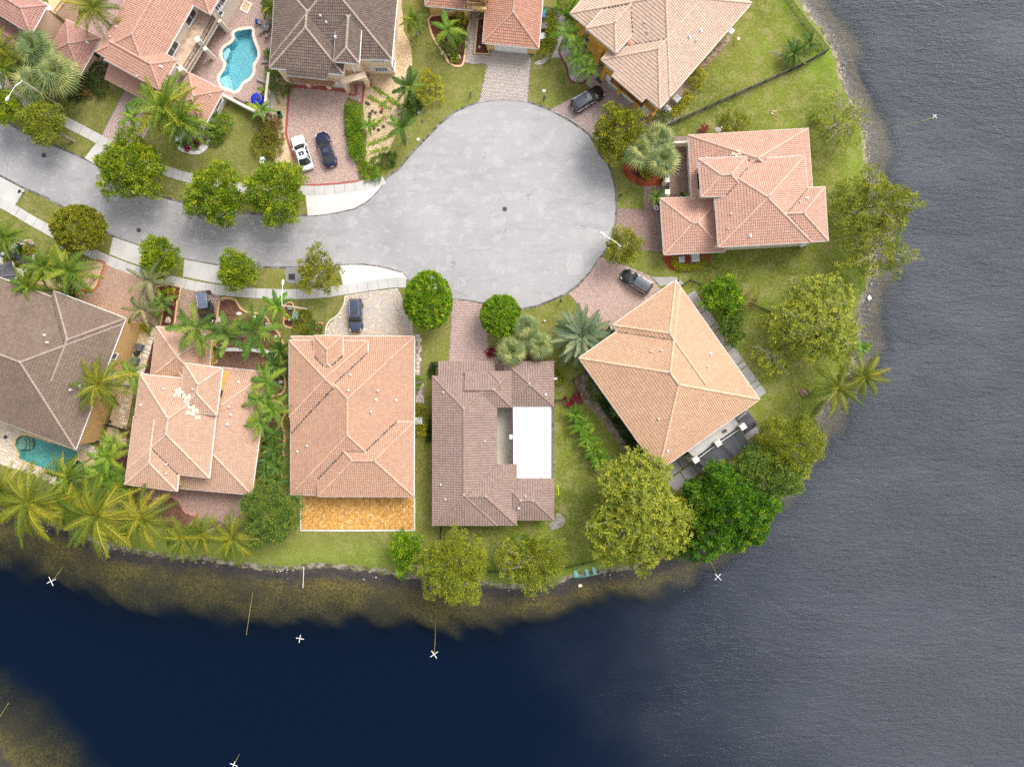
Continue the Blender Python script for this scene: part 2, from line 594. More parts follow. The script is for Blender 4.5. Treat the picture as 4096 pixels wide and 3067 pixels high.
hgt = _math(t, 'MULTIPLY', hgt, _math(t, 'MULTIPLY', gust, _math(t, 'ADD', _math(t, 'MULTIPLY', wind, 0.92), 0.02)))
t.links.new(hgt, bp.inputs['Height'])
fr = t.nodes.new('ShaderNodeFresnel')
fr.inputs['IOR'].default_value = 1.25
t.links.new(bp.outputs[0], fr.inputs['Normal'])
gl = t.nodes.new('ShaderNodeBsdfGlossy')
t.links.new(bp.outputs[0], gl.inputs['Normal'])
t.links.new(_ramp(t, wind, 0, 1, 0.05, 0.20), gl.inputs['Roughness'])
tr = t.nodes.new('ShaderNodeBsdfTransparent')
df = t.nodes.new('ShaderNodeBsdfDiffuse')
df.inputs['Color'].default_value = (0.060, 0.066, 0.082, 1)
t.links.new(bp.outputs[0], df.inputs['Normal'])
m0 = t.nodes.new('ShaderNodeMixShader')      # cloudiness growing with depth; its diffuse colour also carries painted sky glare
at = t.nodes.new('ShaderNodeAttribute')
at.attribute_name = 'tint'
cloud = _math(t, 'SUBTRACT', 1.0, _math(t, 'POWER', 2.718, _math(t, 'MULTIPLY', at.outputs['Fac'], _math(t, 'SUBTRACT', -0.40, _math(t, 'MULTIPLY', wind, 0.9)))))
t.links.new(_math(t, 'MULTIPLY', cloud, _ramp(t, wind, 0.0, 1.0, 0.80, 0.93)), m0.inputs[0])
t.links.new(_mix(t, _ramp(t, wind, 0.02, 1.0), (0.0002, 0.0060, 0.0220), (0.066, 0.073, 0.087)), df.inputs['Color'])  # paler towards the windy east: reflected sky glare painted into the diffuse colour
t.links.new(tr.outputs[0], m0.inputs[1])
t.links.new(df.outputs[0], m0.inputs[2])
m1 = t.nodes.new('ShaderNodeMixShader')
t.links.new(fr.outputs[0], m1.inputs[0])
t.links.new(m0.outputs[0], m1.inputs[1])
t.links.new(gl.outputs[0], m1.inputs[2])
t.links.new(m1.outputs[0], out.inputs['Surface'])
va = t.nodes.new('ShaderNodeVolumeAbsorption')
va.inputs['Color'].default_value = (0.50, 0.58, 0.60, 1)
va.inputs['Density'].default_value = 0.5
t.links.new(va.outputs[0], out.inputs['Volume'])
wm.cycles.homogeneous_volume = True
_far = [gx[0], gx[-1], gy[0], gy[-1]]
tv = np.stack([GX.ravel(), GY.ravel(), np.full(GX.size, LAKE_Z)], 1)
c4 = [idx[0, 0], idx[0, -1], idx[-1, -1], idx[-1, 0]]
bv = tv[c4].copy()
bv[:, 2] = -9.0
tv = np.concatenate([tv, bv])
nb = nx * ny
lv = tv.tolist()
lf = quads.tolist() + [[nb + 3, nb + 2, nb + 1, nb]]
for side, (u_, v_) in zip((idx[0, :], idx[:, -1], idx[-1, ::-1], idx[::-1, 0]), ((0, 1), (1, 2), (2, 3), (3, 0))):
 lf.append([int(i) for i in side[::-1]] + [nb + u_, nb + v_])
lme = bpy.data.meshes.new('lake')
lme.from_pydata(lv, [], lf)
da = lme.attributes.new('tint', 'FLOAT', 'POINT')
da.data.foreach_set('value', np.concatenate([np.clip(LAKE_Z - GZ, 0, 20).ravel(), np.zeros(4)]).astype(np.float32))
lme.materials.append(wm)
lake = link('lake', lme)
lake['kind'] = 'structure'
def chips(name, cols, sc, edge=0.55):
 if name in MATS:
  return MATS[name]
 m, t, b = newmat(name)
 geo = t.nodes.new('ShaderNodeNewGeometry')
 vo = t.nodes.new('ShaderNodeTexVoronoi')
 vo.inputs['Scale'].default_value = sc
 t.links.new(geo.outputs['Position'], vo.inputs['Vector'])
 sp = t.nodes.new('ShaderNodeSeparateColor')
 t.links.new(vo.outputs['Color'], sp.inputs[0])
 cr = t.nodes.new('ShaderNodeValToRGB')
 el = cr.color_ramp.elements
 el[0].color = (*cols[0], 1)
 el[1].color = (*cols[-1], 1)
 for i in range(1, len(cols) - 1):
  e = el.new(i / (len(cols) - 1))
  e.color = (*cols[i], 1)
 t.links.new(sp.outputs[0], cr.inputs[0])
 c = _mix(t, _ramp(t, _noise(t, 0.8, 5, 0.6), 0.45, 0.7, 0, edge), cr.outputs[0], tuple(0.5 * x for x in cols[0]))
 t.links.new(c, b.inputs['Base Color'])
 b.inputs['Roughness'].default_value = 0.95
 b.inputs['Specular IOR Level'].default_value = 0.15
 _bump(t, b, vo.outputs['Distance'], 0.8, 0.06)
 MATS[name] = m
 return m
# ---- road
am, t, b = newmat('worn_asphalt')
geo = t.nodes.new('ShaderNodeNewGeometry')
sep = t.nodes.new('ShaderNodeSeparateXYZ')
t.links.new(geo.outputs['Position'], sep.inputs[0])
base = _mix(t, _ramp(t, _noise(t, 0.10, 5, 0.6), 0.35, 0.65), (0.285, 0.275, 0.280), (0.355, 0.344, 0.345))
east = _ramp(t, sep.outputs[0], -30, 6)
base = _mix(t, _math(t, 'MULTIPLY', east, 0.55), base, (0.400, 0.390, 0.388))
pl = _noise(t, 0.55, 3, 0.45)
base = _mix(t, _ramp(t, pl, 0.55, 0.64, 0, 0.32), base, (0.46, 0.452, 0.455))
pl2 = _noise(t, 1.3, 2, 0.4, vec_scale=(0.7, 1.4, 1, 0.5))
base = _mix(t, _ramp(t, pl2, 0.62, 0.65, 0, 0.30), base, (0.48, 0.47, 0.475))
base = _mix(t, _ramp(t, _noise(t, 0.35, 6, 0.7, vec_scale=(0.45, 1.6, 1, -0.25)), 0.48, 0.76, 0, 0.5), base, (0.22, 0.212, 0.220))
base = _mix(t, _ramp(t, _noise(t, 3.2, 3, 0.6), 0.72, 0.78, 0, 0.55), base, (0.13, 0.12, 0.12))
vo = t.nodes.new('ShaderNodeTexVoronoi')
vo.feature = 'DISTANCE_TO_EDGE'
vo.inputs['Scale'].default_value = 0.11
mpv = t.nodes.new('ShaderNodeVectorMath')
mpv.operation = 'ADD'
nz = t.nodes.new('ShaderNodeTexNoise')
nz.inputs['Scale'].default_value = 0.6
nz.inputs['Detail'].default_value = 6
t.links.new(geo.outputs['Position'], nz.inputs['Vector'])
vm = t.nodes.new('ShaderNodeVectorMath')
vm.operation = 'SCALE'
vm.inputs['Scale'].default_value = 3.0
t.links.new(nz.outputs['Color'], vm.inputs[0])
t.links.new(geo.outputs['Position'], mpv.inputs[0])
t.links.new(vm.outputs[0], mpv.inputs[1])
t.links.new(mpv.outputs[0], vo.inputs['Vector'])
crack = _math(t, 'MULTIPLY', _ramp(t, vo.outputs['Distance'], 0.0, 0.008, 0.5, 0.0), _ramp(t, _noise(t, 0.2, 3), 0.48, 0.6))
base = _mix(t, crack, base, (0.10, 0.095, 0.10))
base = _mix(t, _ramp(t, _noise(t, 40, 2), 0.3, 0.7, 0, 0.22), base, (0.16, 0.16, 0.165))
t.links.new(base, b.inputs['Base Color'])
b.inputs['Roughness'].default_value = 0.9
b.inputs['Specular IOR Level'].default_value = 0.2
_bump(t, b, _noise(t, 45, 3), 0.4, 0.02)
ROAD = ([(-400, 300)] + D((0, 256), (60, 290), (140, 324), (182, 343), (224, 364), (280, 396), (331, 420), (411, 442), (506, 459), (571, 463), (640, 466), (686, 465), (725, 459), (765, 451), (792, 436), (815, 413), (835, 384), (862, 365), (880, 342), (896, 324), (923, 296), (950, 268), (981, 243), (1008, 230), (1034, 221), (1072, 215), (1105, 215), (1138, 219), (1189, 238), (1236, 264), (1275, 293), (1296, 334), (1317, 361), (1329, 402), (1332, 449), (1327, 500), (1313, 535), (1295, 560), (1275, 588), (1252, 612), (1226, 633), (1191, 649), (1157, 662), (1126, 668), (1085, 664), (1050, 656), (1005, 649), (979, 647), (940, 632), (882, 606), (868, 590), (850, 584), (816, 576), (784, 572), (726, 574), (670, 577), (612, 578), (551, 577), (473, 573), (432, 567), (398, 560), (383, 557), (309, 535), (245, 511), (229, 502), (180, 472), (139, 449), (98, 426), (56, 409), (0, 380)) + [(-400, 480)])
struct('road', MB().sheet(W(ROAD), -0.1, 0.02), am)
ro_ = MB().strip(W(ROAD), 0.34, -0.02, 0.0235, True)
struct('road_edge', ro_, chips('gutter_grit', [(0.085, 0.075, 0.065), (0.16, 0.145, 0.13), (0.24, 0.225, 0.21)], 2.0, 0.5))
rp = MB()
rp.sheet(W(smooth(Q(2, 1, (1845, 1150), (1985, 1150), (2018, 1190), (2025, 1300), (1990, 1370), (1900, 1385), (1842, 1350)), 2)), 0.02, 0.026)
struct('road_patch', rp, mat('patch_asphalt', (0.365, 0.357, 0.355), 0.9, 0.06, 2.0))
# ---- concrete
def conc(name, col):
 if name in MATS:
  return MATS[name]
 m, t, b = newmat(name)
 c = _mix(t, _ramp(t, _noise(t, 0.35, 5, 0.6), 0.3, 0.7), tuple(x * 0.88 for x in col), tuple(x * 1.08 for x in col))
 c = _mix(t, _ramp(t, _noise(t, 1.2, 6, 0.7), 0.55, 0.8, 0, 0.45), c, tuple(x * 0.6 for x in col))
 c = _mix(t, _ramp(t, _piece_random(t), 0.0, 1.0, 0, 0.25), c, tuple(x * 0.75 for x in col))
 t.links.new(c, b.inputs['Base Color'])
 b.inputs['Roughness'].default_value = 0.9
 b.inputs['Specular IOR Level'].default_value = 0.2
 _bump(t, b, _noise(t, 30, 3), 0.25, 0.01)
 MATS[name] = m
 return m
CONC = conc('pale_concrete', (0.475, 0.46, 0.44))
CONC_W = conc('bleached_concrete', (0.60, 0.575, 0.535))
CONC_G = conc('grey_concrete', (0.36, 0.34, 0.335))
def cond(mb, name, m, parent=None):
 return struct(name, mb, m, parent)
def sidewalk(name, centre, wd=1.5, step=1.55):
 pts = [Vector(p) for p in W(smooth(centre, 8, False))]
 root = bpy.data.objects.new(name, None)
 COL.objects.link(root)
 root['kind'] = 'structure'
 root.location = (pts[0].x, pts[0].y, 0)
 acc = [0]
 for i in range(1, len(pts)):
  acc.append(acc[-1] + (pts[i] - pts[i - 1]).length)
 def at(s):
  s = max(0, min(acc[-1], s))
  i = max(j for j in range(len(acc)) if acc[j] <= s)
  i = min(i, len(pts) - 2)
  k = (s - acc[i]) / max(acc[i + 1] - acc[i], 1e-6)
  d = (pts[i + 1] - pts[i]).normalized()
  return pts[i].lerp(pts[i + 1], k), Vector((-d.y, d.x))
 s = 0
 while s < acc[-1] - 0.3:
  e = min(s + step, acc[-1])
  (p, n), (q, m) = at(s + 0.02), at(e - 0.02)
  h = wd / 2
  MB().sheet([p + n * h, p - n * h, q - m * h, q + m * h], -0.05, 0.055 + RNG.uniform(-0.006, 0.006)).build('slab', CONC, root)
  s = e
sidewalk('pavement', Q(0, 0, (-500, 700), (-200, 870), (110, 1030), (340, 1150), (600, 1280), (800, 1385), (1000, 1490), (1180, 1590)) + Q(0, 1, (1450, 95), (1770, 213), (2000, 285)) + Q(1, 1, (-68, 322), (150, 372), (420, 412), (700, 440), (1000, 450), (1280, 446), (1520, 430), (1760, 400), (1950, 360), (2050, 318)))
sidewalk('pavement', Q(0, 1, (-300, 410), (0, 578), (150, 660), (330, 768), (500, 862), (700, 975), (900, 1078), (1100, 1180), (1300, 1262), (1500, 1335), (1700, 1398), (1900, 1445), (2100, 1490)) + Q(1, 1, (0, 1512), (200, 1545), (400, 1566), (640, 1582), (900, 1592), (1120, 1590), (1370, 1575), (1600, 1542), (1860, 1502), (2100, 1468)) + Q(2, 1, (0, 1462), (70, 1465)))
aprons = [Q(0, 1, (-260, 140), (0, 297), (275, 442), (168, 608), (0, 520), (-330, 340)),
   Q(0, 1, (1250, 962), (1420, 1020), (1640, 1095), (1620, 1300), (1410, 1230), (1207, 1150)),
   Q(0, 1, (2036, 1210), (2208, 1240)) + Q(1, 1, (240, 1288), (265, 1400), (245, 1478), (100, 1458), (0, 1436)) + Q(0, 1, (2022, 1398)),
   Q(0, 1, (1008, -6), (1062, -70), (1262, 24), (1150, 210), (935, 92))]
for p in aprons:
 cond(MB().sheet(W(p), -0.05, 0.045), 'driveway_apron', CONC)
for p in [Q(1, 1, (1505, 1278), (1650, 1270), (1800, 1271), (1960, 1290), (2080, 1318), (2200, 1352)) + Q(2, 1, (25, 1357), (85, 1425), (20, 1418)) + Q(1, 1, (2100, 1424), (1860, 1458), (1580, 1504), (1560, 1400)),
   Q(1, 1, (1165, 502), (1190, 728), (1350, 715), (1500, 690), (1700, 645), (1840, 570), (1960, 455), (2005, 392), (1880, 428), (1760, 452), (1640, 468), (1400, 494))]:
 cond(MB().sheet(W(smooth(p, 1)), -0.05, 0.045), 'driveway_apron', CONC_W)
# ---- paving laid piece by piece
def clip_in(poly, x, y):
 return inside(np.array([x]), np.array([y]), poly)[0]
def paving(name, outline, cols, size=(0.3, 0.2), rot=0.0, pattern='running', base=(0.2, 0.16, 0.14), z=0.05, holes=(), singles=0, border=None, curve=0, stain=(0.25, 0.45), near=None):
 """a paved surface: bedding sheet, and the pavers as relief on it"""
 pts = W(smooth(outline, curve) if curve else outline)
 mb = MB()
 if holes:
  rings = [[Vector((x, y, 0)) for x, y in pts]] + [[Vector((x, y, 0)) for x, y in h] for h in holes]
  flat = [v for r in rings for v in r]
  mb.v = [(v.x, v.y, z - 0.02) for v in flat]
  for tri in tessellate_polygon(rings):
   A, B, C = (flat[i] for i in tri)
   k = tuple(tri)
   if (B.x - A.x) * (C.y - A.y) - (B.y - A.y) * (C.x - A.x) < 0:
    k = k[::-1]
   mb.f.append(k)
 else:
  mb.sheet(pts, -0.05, z - 0.02)
 bm_ = mat(name + '_bed_' + '%.3f' % sum(base), base, 0.95, 0.2, 2.0)
 root = struct(name, mb, bm_)
 pm = piece_mat(name + '_piece_%.3f_%d' % (sum(map(sum, cols)), len(cols)), cols, stain=(stain[0], stain[1], 1))
 P = np.array(pts)
 cx, cy = P.mean(0)
 R = max(np.hypot(P[:, 0] - cx, P[:, 1] - cy)) + 0.5
 ca, sa = math.cos(rot), math.sin(rot)
 L, S = size
 cells = []
 if pattern == 'running':
  ny_ = int(R / S) + 1
  nx_ = int(R / L) + 1
  for j in range(-ny_, ny_):
   for i in range(-nx_, nx_):
    cells.append(((i + 0.5 * (j % 2)) * L, j * S, L, S))
 elif pattern == 'herring':
  n_ = int(R / S) + 2
  for i in range(-n_, n_):
   for j in range(-n_, n_):
    m4 = (i - j) % 4
    if m4 == 0:
     cells.append(((i + 1) * S, (j + 0.5) * S, 2 * S, S))
    elif m4 == 2:
     cells.append(((i + 0.5) * S, (j - 0 + 1.0) * S, S, 2 * S)) if False else cells.append(((i + 0.5) * S, j * S, S, 2 * S))
 else:    # mixed sizes on a square module
  n_ = int(R / S) + 2
  rr = random.Random(5)
  taken = set()
  for j in range(-n_, n_):
   for i in range(-n_, n_):
    if (i, j) in taken:
     continue
    opt = rr.choice(((1, 1), (2, 1), (2, 1), (1, 2), (2, 2), (3, 2)))
    cell = [(i + a, j + b_) for a in range(opt[0]) for b_ in range(opt[1])]
    if any(c_ in taken for c_ in cell):
     opt = (1, 1)
     cell = [(i, j)]
    taken.update(cell)
    cells.append(((i + opt[0] / 2) * S, (j + opt[1] / 2) * S, opt[0] * S, opt[1] * S))
 C = np.array(cells)
 wx_ = cx + C[:, 0] * ca - C[:, 1] * sa
 wy_ = cy + C[:, 0] * sa + C[:, 1] * ca
 dd = sdist(wx_, wy_, pts)
 ok = dd > 0.10
 for h in holes:
  ok &= sdist(wx_, wy_, h) < -0.12
 C, wx_, wy_ = C[ok], wx_[ok], wy_[ok]
 n = len(C)
 jt = 0.018
 hx, hy = C[:, 2] / 2 - jt, C[:, 3] / 2 - jt
 rg = np.random.default_rng(3)
 zt = z + rg.uniform(-0.006, 0.006, n)
 V = np.zeros((n, 8, 3))
 for k, (sx, sy) in enumerate(((-1, -1), (1, -1), (1, 1), (-1, 1))):
  for lay in (0, 1):
   e = 0.0 if lay == 0 else -0.012
   ox, oy = sx * (hx + e), sy * (hy + e)
   V[:, lay * 4 + k, 0] = wx_ + ox * ca - oy * sa
   V[:, lay * 4 + k, 1] = wy_ + ox * sa + oy * ca
   V[:, lay * 4 + k, 2] = zt if lay else z - 0.03
 order = np.arange(n)
 if singles:
  cen = near if near is not None else (cx, cy)
  order = np.argsort(np.hypot(wx_ - cen[0], wy_ - cen[1]))
  proto = {}
  for i in order[:singles]:
   key = (round(C[i, 2], 3), round(C[i, 3], 3))
   if key not in proto:
    a, b_ = key[0] / 2 - jt, key[1] / 2 - jt
    vs = [(-a, -b_, -0.03), (a, -b_, -0.03), (a, b_, -0.03), (-a, b_, -0.03), (-a + .012, -b_ + .012, 0), (a - .012, -b_ + .012, 0), (a - .012, b_ - .012, 0), (-a + .012, b_ - .012, 0)]
    mm = MB().add(vs, [(4, 5, 6, 7), (0, 1, 5, 4), (1, 2, 6, 5), (2, 3, 7, 6), (3, 0, 4, 7)]).mesh('paver')
    mm.materials.append(pm)
    proto[key] = mm
   o = bpy.data.objects.new('paver', proto[key])
   COL.objects.link(o)
   o.parent = root
   o.location = (wx_[i], wy_[i], zt[i])
   o.rotation_euler = (0, 0, rot)
  order = order[singles:]
 if len(order):
  V = V[order].reshape(-1, 3)
  q = np.array([(4, 5, 6, 7), (0, 1, 5, 4), (1, 2, 6, 5), (2, 3, 7, 6), (3, 0, 4, 7)])
  F = (q[None] + (np.arange(len(order)) * 8)[:, None, None]).reshape(-1, 4)
  o = link('pavers', np_mesh('pavers', V, F, 4, [pm]), root, 'stuff')
 return root
PINK = [(0.60, 0.385, 0.33), (0.70, 0.48, 0.41), (0.74, 0.53, 0.455), (0.64, 0.43, 0.37)]
PINK2 = [(0.537, 0.342, 0.281), (0.671, 0.451, 0.366), (0.708, 0.512, 0.439), (0.61, 0.403, 0.329), (0.488, 0.342, 0.305)]
LILAC = [(0.60, 0.43, 0.41), (0.70, 0.52, 0.49), (0.64, 0.47, 0.44)]
GREYP = [(0.42, 0.36, 0.33), (0.52, 0.46, 0.42), (0.56, 0.49, 0.45), (0.47, 0.38, 0.35)]
MIXP = [(0.62, 0.55, 0.43), (0.42, 0.38, 0.36), (0.52, 0.42, 0.32), (0.46, 0.42, 0.40), (0.50, 0.38, 0.28), (0.58, 0.50, 0.42)]
BRICK = [(0.26, 0.10, 0.075), (0.42, 0.18, 0.12), (0.30, 0.20, 0.18), (0.48, 0.27, 0.18), (0.25, 0.18, 0.18), (0.50, 0.34, 0.22)]
BRICKF = [(0.34, 0.15, 0.12), (0.42, 0.20, 0.16), (0.30, 0.23, 0.22), (0.46, 0.28, 0.23), (0.38, 0.32, 0.31)]
ORANGE = [(0.62, 0.34, 0.09), (0.46, 0.20, 0.04), (0.72, 0.48, 0.18), (0.55, 0.26, 0.05), (0.68, 0.40, 0.10), (0.40, 0.19, 0.06), (0.76, 0.56, 0.27)]
TRAV = [(0.66, 0.56, 0.44), (0.74, 0.67, 0.56), (0.58, 0.45, 0.31), (0.70, 0.60, 0.46)]
SALM = [(0.46, 0.28, 0.21), (0.53, 0.34, 0.24), (0.50, 0.32, 0.24), (0.56, 0.38, 0.26)]
paving('driveway', Q(0, 0, (1390, 960), (1780, 1170), (1660, 1400), (1530, 1645), (1250, 1580), (1118, 1500)), LILAC, (0.22, 0.11), rad(-27))
paving('driveway', Q(1, 0, (960, 940), (988, 960), (950, 1480), (1000, 1656)) + Q(1, 1, (1060, 180), (1150, 388), (1300, 388), (1530, 375), (1750, 345), (1752, 250), (1720, 150), (1650, 20)) + Q(1, 0, (1600, 1450), (1592, 1160), (1640, 1085), (1780, 1140), (1815, 940), (1830, 800), (1600, 780)), PINK2, (0.24, 0.17), rad(8), stain=(0.35, 0.85))
paving('driveway', Q(2, 0, (995, 560), (1455, 600), (1412, 1122), (1250, 1106), (1060, 1098), (868, 1130), (958, 716), (714, 706), (745, 200), (740, 60), (950, 60), (850, 205), (812, 602), (1000, 606)), GREYP, (0.30, 0.22), rad(3))
paving('driveway', RG(2200, 280, 3.1725, (10, 497), (500, 235), (440, 175), (580, -60), (720, -60), (720, 120), (1300, 590), (1200, 760), (900, 1000), (620, 940), (430, 720), (200, 575)), LILAC, (0.22, 0.11), rad(-40))
paving('driveway', Q(3, 1, (475, 395), (720, 388), (720, 1130), (470, 1110), (150, 920), (180, 780), (186, 640), (485, 660)), BRICKF, (0.24, 0.16), 0.0)
paving('courtyard_paving', Q(3, 1, (735, -150), (990, -150), (1060, 200), (1060, 560), (740, 560), (735, 300)), BRICKF, (0.24, 0.16), 0.0)
paving('driveway', Q(3, 1, (20, 1178), (290, 1275), (560, 1390), (670, 1540)) + Q(3, 2, (200, 260), (60, 345)) + Q(2, 2, (2140, 270), (2030, 160), (1922, 0)) + Q(2, 1, (1850, 1583), (1960, 1510), (2100, 1350), (2195, 1195)), PINK, (0.22, 0.13), rad(35), stain=(0.2, 0.3))
paving('driveway', Q(2, 2, (575, -8), (720, 5), (860, 32), (945, 40), (975, 420), (980, 622), (1160, 625), (1200, 800), (525, 800)), [(0.44, 0.30, 0.27), (0.53, 0.38, 0.34), (0.50, 0.36, 0.32)], (0.34, 0.24), 0.0, stain=(0.15, 0.5))
dw = W(RG(1250, 1150, 5.52, (1450, 600)))[0]
paving('driveway', RG(1250, 1150, 5.52, (725, 172), (1270, 92), (1880, 17)) + Q(2, 2, (30, -20), (130, 200), (150, 400), (150, 480)) + Q(1, 2, (1230, 480), (1384, 420), (1400, 310), (1470, 222), (1560, 122), (1592, 40)), MIXP, (0.3, 0.2), 0.0, 'mixed', base=(0.40, 0.36, 0.31), singles=300, near=(dw[0], dw[1]), stain=(0.3, 0.25))
paving('side_path', Q(2, 2, (160, 372), (228, 376), (234, 830), (262, 872), (268, 1143), (160, 1145)), GREYP, (0.4, 0.3), 0.0, 'mixed')
paving('driveway', RG(700, 1100, 3.1725, (92, 148), (330, 180), (578, 232), (540, 610), (530, 740), (-40, 720), (0, 660)), BRICK[1:] + SALM, (0.24, 0.13), rad(10), 'herring')
paving('driveway', Q(0, 1, (1165, 1250), (1420, 1338), (1700, 1425), (1730, 1500), (1650, 1656)) + Q(0, 2, (1650, 150), (1735, 225), (1738, 290), (1560, 275), (1380, 250), (800, 20)) + Q(0, 1, (830, 1640), (1000, 1556), (1070, 1480)), SALM, (0.28, 0.16), rad(-20), 'running')
paving('courtyard_paving', Q(1, 2, (170, 560), (790, 560), (760, 830), (160, 790)), BRICK, (0.26, 0.13), rad(4), 'herring')
paving('patio', Q(0, 3, (1535, 330), (1540, 500), (1610, 530), (1700, 560), (1790, 560), (1890, 524), (1950, 545), (1985, 600), (2020, 690), (2208, 765)) + Q(1, 3, (140, 748), (240, 800), (330, 832), (430, 820), (560, 520), (560, 400), (0, 340)), [(0.40, 0.21, 0.17), (0.50, 0.28, 0.22), (0.45, 0.26, 0.23), (0.56, 0.38, 0.25), (0.36, 0.22, 0.21)], (0.22, 0.12), rad(5), 'running')
op = W(Q(1, 3, (1700, 650)))[0]
paving('patio', Q(1, 3, (1112, 470), (2208, 470)) + Q(2, 3, (157, 470), (158, 880)) + Q(1, 3, (1600, 880), (1114, 880)), ORANGE, (0.40, 0.24), 0.0, 'mixed' if False else 'herring', base=(0.40, 0.22, 0.07), singles=300, near=op, stain=(0.4, 0.15))
kb = MB().strip(W(Q(1, 3, (1112, 500), (1112, 884), (1600, 886))) + W(Q(2, 3, (0, 884), (161, 884), (161, 520))), 0.22, -0.02, 0.075)
kb.build('kerb_strip', CONC_W)['kind'] = 'structure'
# paved terrace round the kidney pool, and the travertine deck of the other pool, each left open where the water is
paving('pool_terrace', Q(1, 0, (420, -120), (880, -120), (820, 760), (738, 1300), (255, 1055), (0, 880), (-180, 760), (-330, 300)), PINK, (0.22, 0.12), rad(-28), holes=[poolW])
paving('pool_terrace', Q(0, 2, (-120, 1280), (0, 1290), (700, 1520), (1010, 1590)) + Q(0, 3, (1090, 30), (1075, 150), (1000, 290), (880, 350), (600, 388), (440, 305), (0, 148), (-120, 90)), TRAV, (0.4, 0.3), rad(-25), 'mixed', holes=[poolKW, spaW], base=(0.5, 0.42, 0.32))
paving('stone_path', Q(0, 2, (1700, 290), (1722, 400), (1665, 600), (1600, 810), (1500, 830), (1565, 600), (1610, 430)), TRAV, (0.6, 0.45), rad(-20), 'mixed', base=(0.45, 0.36, 0.25))
paving('stone_path', Q(0, 2, (1400, 950), (1470, 900), (1420, 1120), (1370, 1372), (1280, 1370), (1320, 1200), (1370, 1080)), TRAV, (0.6, 0.45), rad(-15), 'mixed', base=(0.45, 0.36, 0.25))
# darker soldier-course edges
RED = mat('red_edge_brick', (0.33, 0.085, 0.07), 0.85, 0.2, 4.0)
TAN = piece_mat('tan_edging', [(0.62, 0.38, 0.20), (0.70, 0.46, 0.27)], stain=(1.0, 0.3, 1))
REDE = mat('terracotta_edging', (0.42, 0.12, 0.06), 0.85, 0.2, 4.0)
def edging(pts, m, wd=0.26, h=0.12, name='edging', parent=None, closed=False, sm=3):
 pts = smooth(pts, sm, closed) if sm else pts
 o = MB().strip(W(pts), wd, -0.02, h, closed).build(name, m, parent)
 if parent is None:
  o['kind'] = 'structure'
 return o
edging(Q(1, 0, (986, 955), (950, 1480), (1000, 1656)) + Q(1, 1, (1060, 180), (1130, 350)), RED, 0.32, 0.065, 'driveway_border', sm=0)
edging(Q(1, 1, (1180, 388), (1300, 388), (1530, 372), (1750, 345)), RED, 0.28, 0.065, 'driveway_border', sm=0)
edging(Q(1, 0, (986, 950), (1200, 965), (1430, 985), (1650, 1012), (1655, 1050), (1720, 1052), (1725, 930)), RED, 0.5, 0.065, 'driveway_border', sm=0)
edging(Q(1, 0, (1720, 1140), (1790, 1140), (1815, 940)), RED, 0.34, 0.065, 'driveway_border', sm=0)
GEDGE = mat('grey_edge_paver', (0.33, 0.28, 0.26), 0.9, 0.25, 3.0)
edging(RG(2200, 280, 3.1725, (10, 510), (200, 590), (430, 735), (600, 905), (690, 1010)), GEDGE, 0.34, 0.062, 'driveway_border')
edging(Q(2, 0, (868, 1130), (1060, 1098), (1250, 1106), (1410, 1122)), GEDGE, 0.30, 0.062, 'driveway_border')
edging(RG(1250, 1150, 5.52, (722, 190), (690, 380), (560, 600), (380, 740), (300, 890), (285, 1050)), conc('pale_edge', (0.62, 0.52, 0.40)), 0.22, 0.075, 'driveway_border')
edging(Q(0, 3, (1570, 350), (1575, 485), (1640, 515), (1790, 530), (1880, 500), (1990, 560), (2050, 670), (2208, 735)), mat('rose_edge_paver', (0.42, 0.20, 0.17), 0.9, 0.2, 4.0), 0.5, 0.06, 'patio_border')
# ---- planting beds
MULCH = chips('brown_mulch', [(0.10, 0.045, 0.030), (0.17, 0.08, 0.055), (0.24, 0.13, 0.09)], 9)
MULCHR = chips('red_mulch', [(0.26, 0.055, 0.025), (0.36, 0.09, 0.04), (0.30, 0.07, 0.03)], 9)
MULCHD = chips('dark_mulch', [(0.07, 0.03, 0.02), (0.12, 0.045, 0.032), (0.17, 0.07, 0.05)], 9)
GRAVT = chips('tan_gravel', [(0.42, 0.29, 0.15), (0.58, 0.43, 0.26), (0.68, 0.55, 0.38), (0.50, 0.34, 0.18)], 8, 0.35)
GRAVG = chips('grey_gravel', [(0.30, 0.28, 0.27), (0.46, 0.43, 0.41), (0.56, 0.53, 0.50)], 8, 0.4)
GRAVW = chips('white_gravel', [(0.66, 0.64, 0.62), (0.82, 0.80, 0.78), (0.58, 0.56, 0.55)], 8, 0.15)
GRAVD = chips('slate_gravel', [(0.08, 0.08, 0.10), (0.15, 0.15, 0.18), (0.22, 0.22, 0.25)], 8, 0.3)
SOIL = chips('bare_soil', [(0.14, 0.10, 0.07), (0.22, 0.17, 0.12), (0.28, 0.23, 0.18)], 3, 0.5)
BEDZ = [0.0]
def bed(name, pts, m, curve=3, edge=None, ew=0.26, z=0.025, epts=None, eclosed=True):
 BEDZ[0] += 0.0011
 z += BEDZ[0]
 p = smooth(pts, curve) if curve else pts
 root = struct(name, MB().sheet(W(p), -0.05, z), m)
 if edge is not None:
  ep = epts or pts
  e = smooth(ep, max(curve, 1), epts is None and eclosed)
  MB().strip(W(e), ew, -0.02, 0.11, epts is None and eclosed).build('edging', edge, root)
 return root
bed('pebble_bed', D((376, 304), (385, 322), (405, 331), (430, 333), (448, 320), (452, 300), (440, 285), (420, 278), (390, 290)), GRAVW, 3, CONC_W, 0.15)
